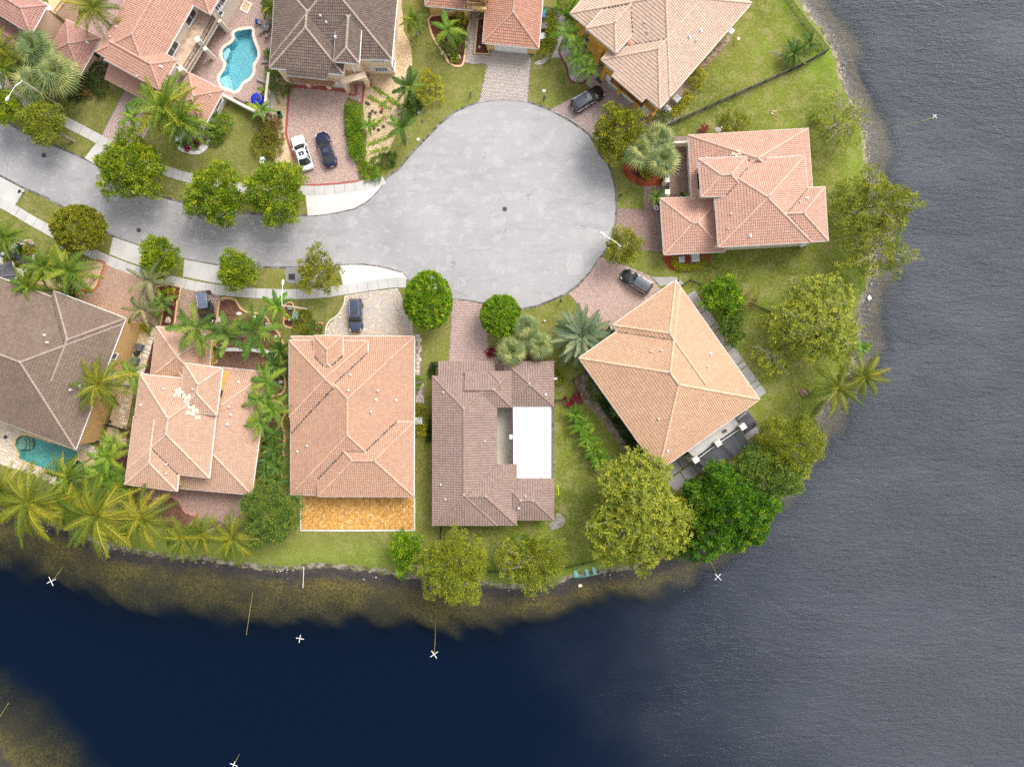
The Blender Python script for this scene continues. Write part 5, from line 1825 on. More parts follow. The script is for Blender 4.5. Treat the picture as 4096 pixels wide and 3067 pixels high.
# ---- grey brown roofed house, far left
T = tilem('taupe_tile', (0.190, 0.138, 0.105), 0.20, (0.35, 0.5))
hK = House('taupe tiled two storey house with sandy walls beside the travertine pool', D1(100, 780), T, ridgemat('taupe_ridge', (0.33, 0.25, 0.21)), SAND_WALL, tw=0.33, th=0.42)
k_m = hK.wing(q0(1362, 262), q0(835, 1648), q0(-760, 1040), q0(-250, -340), 6.0)
k_1 = hK.wing(q0(600, -98), q0(1388, 205), q0(1064, 1046), q0(279, 743), 6.0, e2='open', dz=0.05)
hK.finish()
hK.auto_valleys(0.15)
hK.vents([q0(495, 388), q0(525, 470), q0(878, 950), q0(782, 993)], 0.28)
for (x, y, zc, wd, ht, nx_) in ((1250, 620, 4.6, 0.8, 1.5, 1), (1180, 810, 4.6, 0.8, 1.4, 1), (1035, 1170, 4.6, 0.8, 1.3, 1), (980, 1325, 4.6, 0.8, 1.4, 1), (1280, 895, 3.0, 1.7, 1.3, 2), (1180, 1130, 2.4, 1.7, 1.4, 2), (1095, 1405, 1.9, 1.7, 1.3, 2)):
 hK.window(k_1, q0(x, y), zc, wd, ht, nx_)
# ---- slate roofed neighbour at the left edge
T = tilem('slate_tile', (0.115, 0.110, 0.130), 0.2, (0.4, 0.3))
hL = House('corner of a slate grey roofed house cut off by the left edge', D1(-10, 580), T, ridgemat('slate_ridge', (0.13, 0.125, 0.145)), IVORY_WALL, tw=0.35)
l0 = hL.wing(*Q(0, 1, (130, 1235), (190, 1378), (-30, 1720), (-700, 1500)), 3.4)
hL.finish()
# ================================================================ PLANTS
def leafmat(name, cols, rough=0.5, trans=0.28, objrand=False):
 """tint (0..1) carried by each leaf picks its own green"""
 if name in MATS:
  return MATS[name]
 m, t, b = newmat(name)
 cr = t.nodes.new('ShaderNodeValToRGB')
 el = cr.color_ramp.elements
 el[0].position, el[0].color = 0.0, (*cols[0], 1)
 el[1].position, el[1].color = 1.0, (*cols[-1], 1)
 for i in range(1, len(cols) - 1):
  e = el.new(i / (len(cols) - 1))
  e.color = (*cols[i], 1)
 at = t.nodes.new('ShaderNodeAttribute')
 at.attribute_name = 'tint'
 f = at.outputs['Fac']
 if objrand:
  oi = t.nodes.new('ShaderNodeObjectInfo')
  f = _math(t, 'ADD', _math(t, 'MULTIPLY', oi.outputs['Random'], 0.62), _math(t, 'MULTIPLY', f, 0.38))
 t.links.new(f, cr.inputs[0])
 t.links.new(cr.outputs[0], b.inputs['Base Color'])
 b.inputs['Roughness'].default_value = rough
 b.inputs['Specular IOR Level'].default_value = 0.35
 tl = t.nodes.new('ShaderNodeBsdfTranslucent')
 g = t.nodes.new('ShaderNodeMix')
 g.data_type = 'RGBA'
 g.inputs[0].default_value = 0.5
 t.links.new(cr.outputs[0], g.inputs[6])
 g.inputs[7].default_value = (0.22, 0.30, 0.02, 1)
 t.links.new(g.outputs[2], tl.inputs['Color'])
 ms = t.nodes.new('ShaderNodeMixShader')
 ms.inputs[0].default_value = trans
 t.links.new(b.outputs[0], ms.inputs[1])
 t.links.new(tl.outputs[0], ms.inputs[2])
 o = [n for n in t.nodes if n.type == 'OUTPUT_MATERIAL'][0]
 t.links.new(ms.outputs[0], o.inputs['Surface'])
 MATS[name] = m
 return m
BARK = mat('grey_bark', (0.26, 0.22, 0.18), 0.95, 0.3, 6.0)
BARKP = mat('pale_bark', (0.36, 0.31, 0.27), 0.9, 0.25, 5.0)
PALMBARK = mat('palm_bark', (0.36, 0.32, 0.28), 0.95, 0.25, 7.0)
LM_FIG = leafmat('fig_leaves', [(0.0522, 0.112, 0.006), (0.1522, 0.245, 0.0072), (0.319, 0.378, 0.0096), (0.62, 0.574, 0.012)])
LM_OLIVE = leafmat('olive_leaves', [(0.0899, 0.112, 0.0096), (0.1885, 0.21, 0.012), (0.319, 0.301, 0.0144), (0.551, 0.448, 0.024)])
LM_BRIGHT = leafmat('bright_leaves', [(0.0464, 0.1288, 0.0036), (0.1232, 0.259, 0.0048), (0.2465, 0.399, 0.0072), (0.609, 0.602, 0.012)])
LM_MAHO = leafmat('mahogany_leaves', [(0.105, 0.1425, 0.013), (0.203, 0.2475, 0.0156), (0.329, 0.3375, 0.0208), (0.532, 0.48, 0.0325)])
LM_MANGO = leafmat('mango_leaves', [(0.0508, 0.112, 0.0168), (0.1087, 0.189, 0.024), (0.1885, 0.266, 0.0336), (0.377, 0.364, 0.036)])
LM_DEEP = leafmat('deep_green_leaves', [(0.022, 0.080, 0.004), (0.055, 0.165, 0.005), (0.120, 0.270, 0.008), (0.38, 0.42, 0.012)])
LM_YEL = leafmat('yellow_leaves', [(0.143, 0.182, 0.0144), (0.312, 0.325, 0.018), (0.598, 0.52, 0.024), (0.62, 0.62, 0.036)])
LM_RUST = leafmat('rusty_leaves', [(0.078, 0.0975, 0.018), (0.182, 0.13, 0.036), (0.312, 0.156, 0.06), (0.208, 0.195, 0.048)])
LM_RED = leafmat('magenta_leaves', [(0.16, 0.008, 0.035), (0.34, 0.015, 0.075), (0.46, 0.03, 0.11)])
LM_DARK = leafmat('dark_leaves', [(0.0182, 0.0455, 0.0096), (0.0364, 0.0806, 0.0144), (0.065, 0.13, 0.018)])
def crown_mesh(R, nclump, per, L, Wd, seed, m, clump=0.5, form='loose', low=-0.25, inner=0.35, flat=0.5):
 """leaf-sized blades in clumps through an uneven crown centred on the origin"""
 g = np.random.default_rng(seed)
 d = g.normal(0, 1, (nclump * 3, 3))
 d /= np.linalg.norm(d, axis=1)[:, None]
 d = d[d[:, 2] > low][:nclump]
 n = len(d)
 if form == 'ball':
  rf = np.where(g.random(n) < inner, g.uniform(0.6, 0.93, n), g.uniform(0.94, 1.0, n))
  lob = 1 + 0.02 * np.sin(3 * np.arctan2(d[:, 1], d[:, 0]) + seed)
 else:
  az = np.arctan2(d[:, 1], d[:, 0])
  lob = 1 + 0.13 * np.sin(3 * az + seed) + 0.10 * np.sin(5 * az + 2.1 * seed) + 0.08 * np.sin(8 * az + seed * 0.7) + 0.06 * np.sin(4 * d[:, 2] * 3 + seed)
  rf = np.where(g.random(n) < inner, g.uniform(0.45, 0.85, n), g.uniform(0.82, 1.06, n))
 C = d * (rf * lob)[:, None] * np.array(R)
 ctint = np.clip(g.normal(0.42, 0.20, n), 0, 1)
 N = n * per
 ci = np.repeat(np.arange(n), per)
 out = d[ci]
 if form == 'whorl':
  k = np.tile(np.arange(per), n)
  az = k * 2 * math.pi / per + np.repeat(g.uniform(0, 6.28, n), per)
  axis = out * 0.5 + np.array([0, 0, 0.8])
  axis /= np.linalg.norm(axis, axis=1)[:, None]
  ref = np.where(np.abs(axis[:, :1]) < 0.8, np.array([[1.0, 0, 0]]), np.array([[0, 1.0, 0]]))
  e1 = np.cross(axis, ref)
  e1 /= np.linalg.norm(e1, axis=1)[:, None]
  e2 = np.cross(axis, e1)
  dr = e1 * np.cos(az)[:, None] + e2 * np.sin(az)[:, None] + axis * g.uniform(0.0, 0.5, (N, 1))
  P = C[ci] + g.normal(0, clump * 0.18, (N, 3))
 else:
  off = g.normal(0, 1, (N, 3))
  off /= np.linalg.norm(off, axis=1)[:, None]
  off *= (g.random(N) ** 0.5)[:, None] * clump
  P = C[ci] + off
  dr = out * 0.55 + off / clump * 0.6 + g.normal(0, 0.45, (N, 3)) + np.array([0, 0, 0.15])
 dr /= np.linalg.norm(dr, axis=1)[:, None]
 up = np.array([0, 0, 1.0]) + out * 0.35 + g.normal(0, flat, (N, 3))
 side = np.cross(dr, up)
 side /= np.linalg.norm(side, axis=1)[:, None] + 1e-9
 ls = L * g.uniform(0.65, 1.25, N)[:, None]
 ws = Wd * g.uniform(0.7, 1.2, N)[:, None] / 2
 nrm = np.cross(side, dr)
 V = np.stack([P, P + dr * ls * 0.5 + side * ws + nrm * ws * 0.25, P + dr * ls, P + dr * ls * 0.5 - side * ws + nrm * ws * 0.25], 1).reshape(-1, 3)
 F = np.arange(N * 4).reshape(-1, 4)
 tint = np.clip(ctint[ci] + g.normal(0, 0.13, N), 0, 1)
 return np_mesh('crown', V, F, 4, [m], np.repeat(tint, 4)), C
def tree(name, label, S, rx, ry, rz, h, m, nclump, per, L, Wd, seed, form='loose', clump=0.5, bark=None, limbs=8, twigs=0, group=None, cat='tree', inner=0.35, low=-0.25, base_h=None, lean=(0, 0), trunk_r=0.18):
 """S survey point of the crown centre as seen from above, h height of the crown centre"""
 c = G(S, h)
 b = Vector((c.x + lean[0], c.y + lean[1], 0))
 root = thing(name, label, cat, b, 0, group)
 me, C = crown_mesh((rx, ry, rz), nclump, per, L, Wd, seed, m, clump, form, low, inner)
 o = link('crown', me, root)
 o.location = (c.x - b.x, c.y - b.y, h)
 rnd = random.Random(seed)
 bark = bark or BARK
 ct = Vector((c.x - b.x, c.y - b.y, h))
 if h > 1.2:
  tb = MB()
  fork = ct * 0.55
  fork.z = max(0.6, h - rz * 0.75)
  tb.tube([(0, 0, -0.1), fork * 0.5 + Vector((rnd.uniform(-.1, .1), rnd.uniform(-.1, .1), 0)), fork], [trunk_r * 1.3, trunk_r, trunk_r * 0.8], 7)
  tb.build('trunk', bark, root, world=False)
  br = MB()
  picks = rnd.sample(range(len(C)), min(limbs, len(C)))
  for i in picks:
   e = ct + Vector(C[i]) * 0.92
   mid = fork.lerp(e, 0.5) + Vector((rnd.uniform(-.3, .3), rnd.uniform(-.3, .3), rnd.uniform(0, .5))) * rx * 0.2
   br.tube([fork, mid, e], [trunk_r * 0.6, trunk_r * 0.35, 0.025], 5, False)
  for i in rnd.sample(range(len(C)), min(twigs, len(C))):
   e = ct + Vector(C[i]) * 1.03
   s0 = ct + Vector(C[i]) * 0.45 + Vector((0, 0, rz * 0.25))
   mid = s0.lerp(e, 0.55) + Vector((rnd.uniform(-.4, .4), rnd.uniform(-.4, .4), rnd.uniform(0, .35)))
   br.tube([s0, mid, e], [0.075, 0.05, 0.02], 4, False)
   for _ in range(3):
    p = mid.lerp(e, rnd.random())
    br.tube([p, p + Vector((rnd.uniform(-.8, .8), rnd.uniform(-.8, .8), rnd.uniform(-.1, .4)))], [0.035, 0.012], 3, False)
  if br.v:
   br.build('branches', bark, root, world=False)
 return root
def r_m(rD, h):
 return rD / 14.22 * (CAM_H - h) / CAM_H
def dtree(label, x, y, rx, ry, h, m, dens=1.0, L=0.26, Wd=0.16, seed=1, form='loose', rzf=0.8, name='street_tree', clump=0.52, per=34, **kw):
 rX, rY = r_m(rx, h), r_m(ry, h)
 rz = min(rX, rY) * rzf
 area = 2 * math.pi * rX * rY
 ncl = int(area * 5.6 * dens)
 return tree(name, label, D1(x, y), rX, rY, rz, h, m, ncl, per, L, Wd, seed, form, clump, **kw)
# street trees
SG = 'street trees along the kerb'
dtree('largest leafy tree on the upper kerb beside the pale driveway apron', 283, 363, 62, 66, 5.0, LM_FIG, 1.0, seed=3, group=SG)
dtree('leafy kerb tree midway along the upper verge, between two larger ones', 466, 422, 57, 58, 4.6, LM_FIG, 1.0, seed=4, group=SG)
dtree('leafy kerb tree with bare twigs on top next to the white apron', 598, 417, 58, 62, 5.0, LM_FIG, 1.0, seed=5, group=SG, twigs=7, bark=BARKP)
dtree('olive clipped round tree with thinning patches beside the lower pavement', 171, 494, 55, 49, 4.2, LM_OLIVE, 1.9, 0.20, 0.14, 6, 'ball', 0.85, clump=0.28, per=34, group='clipped round trees', twigs=0, inner=0.4)
dtree('small dense kerb tree between two concrete aprons on the lower kerb', 345, 554, 35, 41, 3.6, LM_FIG, 1.1, seed=7, group=SG)
dtree('small dense kerb tree at the end of the short grass verge by the storm drain', 512, 584, 36, 38, 3.6, LM_FIG, 1.1, seed=8, group=SG)
dtree('airy light green tree with visible pale limbs beside the storm drain', 688, 588, 42, 46, 3.6, LM_OLIVE, 0.42, 0.30, 0.15, 9, bark=BARKP, twigs=16, limbs=10, inner=0.5, group=SG)
dtree('large bright green clipped egg shaped tree by the cul de sac', 925, 649, 50, 61, 3.6, LM_BRIGHT, 1.9, 0.20, 0.14, 10, 'ball', 0.85, clump=0.28, per=34, group='clipped round trees', inner=0.4)
dtree('smaller bright green clipped tree right of the pink paver driveway', 1082, 683, 42, 45, 3.2, LM_BRIGHT, 1.9, 0.20, 0.14, 11, 'ball', 0.85, clump=0.28, per=34, group='clipped round trees', inner=0.4)
dtree('yellow green kerb tree leaning over the road below the fan palms', 94, 268, 40, 44, 4.4, LM_MAHO, 0.8, 0.26, 0.14, 12, group=SG, lean=(1.8, -1.1))
dtree('dark green kerb tree cut off by the left edge under the lamp head', 10, 228, 30, 34, 4.6, LM_FIG, 0.9, seed=13, group=SG)
dtree('dark glossy tree in front of the ochre house garage', 1338, 285, 52, 52, 4.5, LM_OLIVE, 0.9, 0.28, 0.17, 14, name='garden_tree', inner=0.45)
dtree('sparse small tree under the street lamp by the brick driveway', 1347, 533, 42, 38, 3.4, LM_OLIVE, 0.55, 0.26, 0.14, 15, bark=BARKP, twigs=9, inner=0.55, name='garden_tree')
dtree('bright rounded tree on the lawn below the coral house', 1560, 638, 40, 36, 2.6, LM_BRIGHT, 0.9, 0.34, 0.14, 16, name='garden_tree', clump=0.4)
dtree('small rounded tree just below the brighter one, by the slab walk', 1582, 700, 24, 42, 2.2, LM_MANGO, 0.9, 0.3, 0.14, 17, name='garden_tree')
dtree('rusty thin bush beside the black fence below the coral house', 1617, 650, 22, 18, 1.2, LM_RUST, 0.35, 0.2, 0.1, 18, name='garden_bush', bark=BARKP, twigs=6, cat='bush')
# trees by the water
LG = 'trees along the lake shore'
dtree('nearly bare tree with tangled grey limbs on the upper right shore', 1815, 265, 52, 62, 3.2, LM_MAHO, 0.5, 0.26, 0.12, 20, name='lake_tree', bark=BARKP, twigs=30, limbs=12, inner=0.6, group=LG, per=14)
dtree('big airy tree overhanging the water beside the coral house', 1880, 445, 88, 66, 4.5, LM_MAHO, 0.42, 0.30, 0.14, 21, name='lake_tree', bark=BARKP, twigs=34, limbs=12, inner=0.6, group=LG, clump=0.55)
dtree('thin airy tree overhanging the water below the larger airy one', 1885, 545, 76, 62, 4.5, LM_MAHO, 0.32, 0.28, 0.13, 22, name='lake_tree', bark=BARKP, twigs=36, limbs=12, inner=0.65, group=LG, clump=0.55)
dtree('wide yellow green tree with star shaped leaf clusters above the coconut palms', 1760, 690, 92, 92, 5.5, LM_MAHO, 1.05, 0.46, 0.17, 23, 'whorl', 0.6, name='lake_tree', bark=BARKP, twigs=30, limbs=12, inner=0.6, group=LG, per=8, clump=0.5)
dtree('small star leaved branch tree spreading over the lawn behind the apricot house', 1672, 770, 44, 40, 3.0, LM_MAHO, 0.30, 0.46, 0.17, 24, 'whorl', 0.4, name='lake_tree', bark=BARKP, twigs=9, inner=0.6, group=LG, per=8)
dtree('mottled yellow and green mango tree beside the grey gazebo', 1708, 962, 64, 66, 3.8, LM_MAHO, 1.0, 0.24, 0.12, 25, name='lake_tree', group=LG, inner=0.3)
dtree('dull green tree between the mango and the brightest lakeside tree', 1655, 1030, 70, 56, 4.2, LM_MANGO, 0.8, 0.30, 0.15, 26, name='lake_tree', group=LG, inner=0.4, clump=0.5)
dtree('brightest dense green tree overhanging the lake at the lower right', 1568, 1105, 88, 88, 5.2, LM_DEEP, 1.15, 0.36, 0.17, 27, name='lake_tree', group=LG, inner=0.3, clump=0.36)
dtree('huge yellow olive tree with star shaped leaf clusters below the apricot house', 1378, 1108, 102, 122, 6.5, LM_MAHO, 1.15, 0.55, 0.20, 28, 'whorl', 0.6, name='lake_tree', bark=BARKP, twigs=26, limbs=14, inner=0.6, group=LG, per=8, clump=0.5, trunk_r=0.3)
dtree('dark green low tree squeezed between the huge olive tree and the brightest one', 1466, 1165, 32, 42, 3.0, LM_MANGO, 0.9, 0.26, 0.13, 29, name='lake_tree', group=LG)
dtree('olive tree overhanging the dark water behind the brown tiled house', 980, 1225, 70, 74, 4.6, LM_MAHO, 0.85, 0.26, 0.13, 30, name='lake_tree', bark=BARKP, twigs=12, group=LG, inner=0.5)
dtree('sparse grey branched tree left of the moored jon boat', 1152, 1212, 72, 58, 4.2, LM_MAHO, 0.75, 0.26, 0.13, 31, name='lake_tree', bark=BARKP, twigs=24, limbs=12, inner=0.65, group=LG)
dtree('fresh green shrubby tree at the left foot of the olive lakeside tree', 876, 1190, 30, 42, 2.6, LM_BRIGHT, 0.8, 0.34, 0.13, 32, name='lake_tree', group=LG, clump=0.4)
dtree('dense domed mango tree at the corner of the orange patio', 583, 1110, 58, 63, 4.2, LM_MANGO, 1.15, 0.24, 0.10, 33, name='garden_tree', inner=0.3, clump=0.38)
dtree('slim bright saplings at the lawn edge behind the brown tiled house', 1128, 1165, 26, 12, 1.8, LM_BRIGHT, 0.5, 0.3, 0.1, 34, name='sapling', cat='sapling')
# hedges and shrubs
def shrub(label, x, y, rx, ry, h, m, seed, name='shrub', cat='shrub', dens=1.3, L=0.17, Wd=0.10, group=None, per=22, rot=0.0, form='loose'):
 rX, rY = rx / 14.22, ry / 14.22
 c = G(D1(x, y), h * 0.6)
 root = thing(name, label, cat, (c.x, c.y, 0), rot, group)
 ncl = max(14, int(2 * math.pi * rX * rY * 5 * dens))
 me, C = crown_mesh((rX, rY, h * 0.55), ncl, per, L, Wd, seed, m, 0.22, form, -0.3, 0.25)
 o = link('foliage', me, root)
 o.location = (0, 0, h * 0.5)
 sb_ = MB()
 for k in range(3):
  a = k * 2.1 + seed
  sb_.tube([(0.1 * math.cos(a), 0.1 * math.sin(a), -0.05), (0.3 * rX * math.cos(a), 0.3 * rY * math.sin(a), h * 0.6)], [0.05, 0.02], 4)
 sb_.build('stem', BARK, root, world=False)
 return root
def hedge_along(label, pts, wd, h, m, seed, name='hedge', cat='hedge', dens=1.0, L=0.16, Wd=0.10):
 w_ = [Vector(p) for p in W(pts, h * 0.7)]
 root = thing(name, label, cat, (w_[0].x, w_[0].y, 0))
 g = np.random.default_rng(seed)
 P, T = [], []
 for a, b in zip(w_[:-1], w_[1:]):
  Ls = (b - a).length
  n = int(Ls * wd * 60 * dens * (1 + h * 0.5))
  d = (b - a).normalized()
  nv_ = np.array([-d.y, d.x])
  t = g.random(n) * (Ls + wd * 0.4) - wd * 0.2
  o = g.uniform(-1, 1, n) * wd / 2
  z = h * (0.45 + 0.55 * g.random(n) ** 0.5) * np.sqrt(np.clip(1 - (o / wd * 2) ** 4 * 0.6, 0.1, 1))
  q = np.array([a.x, a.y]) + t[:, None] * np.array([d.x, d.y]) + o[:, None] * nv_
  P.append(np.column_stack([q, z]))
 P = np.concatenate(P)
 n = len(P)
 k = 5
 ci = np.repeat(np.arange(n), k)
 dr = g.normal(0, 0.7, (n * k, 3)) + np.array([0, 0, 0.7])
 dr /= np.linalg.norm(dr, axis=1)[:, None]
 side = np.cross(dr, np.array([0, 0, 1.0]) + g.normal(0, 0.5, (n * k, 3)))
 side /= np.linalg.norm(side, axis=1)[:, None] + 1e-9
 p = P[ci] + g.normal(0, 0.05, (n * k, 3)) - np.array([w_[0].x, w_[0].y, 0])
 ls = L * g.uniform(0.7, 1.3, (n * k, 1))
 V = np.stack([p, p + dr * ls * .5 + side * Wd / 2, p + dr * ls, p + dr * ls * .5 - side * Wd / 2], 1).reshape(-1, 3)
 blot = 0.42 + 0.16 * np.sin(P[:, 0] * 2.1) * np.cos(P[:, 1] * 1.7)
 tint = np.clip(blot[ci] + g.normal(0, 0.18, n * k), 0, 1)
 link('foliage', np_mesh('foliage', V, np.arange(n * k * 4).reshape(-1, 4), 4, [m], np.repeat(tint, 4)), root)
 st = MB()
 for a, b in zip(w_[:-1], w_[1:]):
  for t in (0.15, 0.5, 0.85):
   q = a.lerp(b, t) - w_[0]
   st.tube([(q.x, q.y, -0.05), (q.x, q.y, h * 0.5)], [0.06, 0.04], 4)
 st.build('stem', BARK, root, world=False)
 return root
hedge_along('clipped bright green hedge along the right side of the brick driveway', Q(1, 0, (1690, 1190), (1700, 1400), (1730, 1656)) + Q(1, 1, (1760, 70)), 2.6, 1.5, LM_BRIGHT, 40, dens=0.9)
hedge_along('gold and green hedge wrapped round two air conditioners by the coral house', Q(3, 1, (820, 1190), (815, 1250), (870, 1290), (980, 1298), (1080, 1285), (1140, 1240), (1145, 1195)), 0.9, 0.9, LM_YEL, 41, dens=1.2)
hedge_along('yellow croton hedge screening two air conditioners by the ochre house', Q(3, 0, (800, 1265), (870, 1190), (940, 1110)), 1.3, 0.9, LM_YEL, 42, dens=1.2)
hedge_along('curved green and gold hedge around a utility box by the brown tiled house', Q(2, 2, (1705, 770), (1770, 790), (1792, 850), (1775, 905), (1745, 925)), 0.75, 0.8, LM_OLIVE, 43, dens=1.3)
hedge_along('clipped L shaped hedge at the upper left corner of the brown tiled house', Q(2, 2, (410, 710), (365, 720), (355, 780), (358, 830)), 1.0, 0.9, LM_DARK, 44, dens=1.3)
hedge_along('narrow dark hedge along the left wall of the brown tiled house', Q(2, 2, (345, 1330), (325, 1440), (315, 1560)), 0.8, 0.9, LM_DARK, 45, dens=1.3)
hedge_along('low dark groundcover hedge along the wall of the apricot house', Q(3, 2, (10, 1080), (70, 1180), (180, 1330), (330, 1560)) + Q(3, 3, (430, 60)), 1.4, 0.6, LM_DARK, 46, dens=1.0)
hedge_along('long ragged hedge beside the garage of the terracotta house', Q(2, 0, (1650, 180), (1690, 300), (1660, 450), (1600, 590)), 2.2, 1.1, LM_MAHO, 47, dens=0.8)
hedge_along('clipped hedge curving round the slate gravel bed at the left edge', Q(0, 1, (60, 1225), (180, 1270), (230, 1330), (240, 1380)), 1.2, 0.9, LM_OLIVE, 48, dens=1.2)
SHRUBS = [
 ('round green bush at the corner of the dark brown roofed house', *Q1(1, 0, 890, 900), 26, 36, 1.6, LM_MANGO, 50),
 ('tall rounded bush against the end of the salmon house garage', *Q1(1, 0, 225, 1370), 24, 24, 2.0, LM_BRIGHT, 51),
 ('small low bush under the tall rounded one at the salmon house garage', *Q1(1, 0, 160, 1500), 22, 18, 1.0, LM_MANGO, 52),
 ('rust tinged straggly bush beside the brick driveway', *Q1(1, 0, 775, 1420), 28, 30, 1.4, LM_RUST, 53),
 ('olive straggly bush below the rust tinged one', *Q1(1, 0, 740, 1570), 32, 32, 1.4, LM_OLIVE, 54),
 ('dark shrub mass between the peach walled garage and the salmon house', *Q1(0, 0, 1060, 850), 30, 34, 1.8, LM_DARK, 55),
 ('brown tinged undergrowth shrub beside the fan palms', *Q1(0, 0, 910, 960), 20, 26, 1.2, LM_RUST, 56),
 ('low dark shrub at the lawn corner below the fan palms', *Q1(0, 0, 830, 1040), 20, 14, 0.9, LM_DARK, 57),
 ('yellow variegated shrub under the window of the ochre house', *Q1(2, 0, 672, 195), 17, 17, 1.3, LM_YEL, 58),
 ('large green shrub under the palm in the kidney mulch bed', *Q1(2, 0, 590, 420), 30, 32, 1.6, LM_MANGO, 59),
 ('small lime shrub at the tip of the kidney mulch bed', *Q1(2, 0, 605, 640), 9, 11, 0.6, LM_BRIGHT, 60),
 ('round bright shrub by the picket gate next to the garage roof', *Q1(2, 0, 1840, 60), 22, 26, 2.2, LM_BRIGHT, 61),
 ('second round shrub between the gate and the ochre house', *Q1(2, 0, 1970, 190), 22, 34, 2.2, LM_BRIGHT, 62),
 ('dark juniper at the end of the tan gravel garden', *Q1(2, 0, 75, 1240), 17, 24, 1.0, LM_MANGO, 63),
 ('dusky green shrub beside the white meter box on the lawn', *Q1(2, 0, 150, 1150), 18, 22, 0.9, LM_DARK, 64),
 ('wispy yellow green sapling crown on the lawn beside the tan gravel', *Q1(2, 0, 330, 980), 28, 36, 2.0, LM_YEL, 65),
 ('lime fluffy shrub where the hedge meets the pavement', *Q1(1, 1, 1890, 240), 20, 22, 0.9, LM_BRIGHT, 66),
 ('small yellow green shrub beside the lime fluffy one', *Q1(1, 1, 1810, 190), 10, 12, 0.8, LM_BRIGHT, 67),
 ('grey green spiky groundcover by the kerb of the gravel garden', *Q1(1, 1, 2050, 110), 24, 18, 0.5, LM_MANGO, 68),
 ('yellow tipped bush at the lower edge of the pale pink roof', *Q1(3, 0, 1065, 850), 20, 22, 1.5, LM_YEL, 69),
 ('dark green bush at the lowest corner of the ochre house', *Q1(3, 0, 665, 1280), 18, 22, 1.4, LM_MANGO, 70),
 ('dry olive bush behind the coral house roof edge', *Q1(3, 0, 1490, 1370), 28, 28, 1.8, LM_OLIVE, 71),
 ('magenta cordyline beside the satellite dish', *Q1(3, 0, 1148, 1440), 11, 11, 0.9, LM_RED, 72),
 ('yellow blooming shrub in the red mulch under the fan palms', *Q1(3, 1, 500, 250), 14, 14, 0.9, LM_YEL, 73),
 ('round shrub beside the brick mailbox planter', *Q1(1, 2, 1265, 340), 20, 22, 1.1, LM_MANGO, 74),
 ('green shrub with gold tips beside the green transformer box', *Q1(1, 2, 1110, 220), 22, 24, 1.0, LM_OLIVE, 75),
 ('small leafy shrub against the right eave of the peach roof', *Q1(2, 2, 195, 900), 12, 16, 1.3, LM_BRIGHT, 76),
 ('clipped bush above the lone air conditioner by the peach house', *Q1(2, 2, 230, 1240), 24, 18, 1.0, LM_OLIVE, 77),
 ('gold bush below the lone air conditioner by the peach house', *Q1(2, 2, 215, 1420), 18, 18, 1.0, LM_YEL, 78),
 ('left magenta cordyline in the planting strip of broad leaves', *Q1(2, 2, 1858, 1122), 12, 10, 0.8, LM_RED, 79),
 ('right magenta cordyline in the planting strip of broad leaves', *Q1(2, 2, 1952, 1092), 11, 14, 0.9, LM_RED, 80),
 ('mixed potted greenery along the wall of the apricot house', *Q1(2, 2, 2150, 960), 16, 30, 0.9, LM_MANGO, 81),
 ('small bush at the gravel bed by the garage of the blush house', *Q1(0, 2, 1620, 310), 12, 14, 0.8, LM_YEL, 82),
 ('dark round bush below the flag in the gravel garden', *Q1(0, 1, 740, 1570), 22, 14, 1.0, LM_DARK, 83),
 ('yellow croton beside the white pebbles of the slate gravel bed', *Q1(0, 1, 320, 1150), 14, 26, 0.8, LM_YEL, 84),
 ('dark green shrub beside the white pebbles of the slate gravel bed', *Q1(0, 1, 120, 1110), 28, 18, 1.0, LM_DARK, 85),
 ('low yellow croton between the gate and the blush roof', *Q1(0, 2, 1390, 1450), 10, 12, 0.7, LM_RUST, 86),
 ('reddish ornamental plant in the narrow mulch bed', *Q1(0, 2, 1850, 70), 14, 16, 0.9, LM_RED, 87),
 ('gold foliage plant in the narrow mulch bed', *Q1(0, 1, 1860, 1600), 18, 16, 0.9, LM_YEL, 88),
 ('strip of red and white bedding flowers beside the pink driveway', *Q1(2, 2, 1030, 580), 16, 11, 0.4, LM_RED, 89),
 ('small dark bush at the base of the bare lakeside tree', *Q1(3, 0, 2380, 1330), 12, 12, 0.8, LM_OLIVE, 90),
 ('yellow croton below the palms in the rear mulch bed', *Q1(0, 3, 1450, 420), 18, 12, 0.7, LM_YEL, 91),
]
for (lb, sx_, sy_, rx_, ry_, h_, m_, sd_) in SHRUBS:
 shrub(lb, sx_ / 1.8517, sy_ / 1.8517, rx_, ry_, h_, m_, sd_)
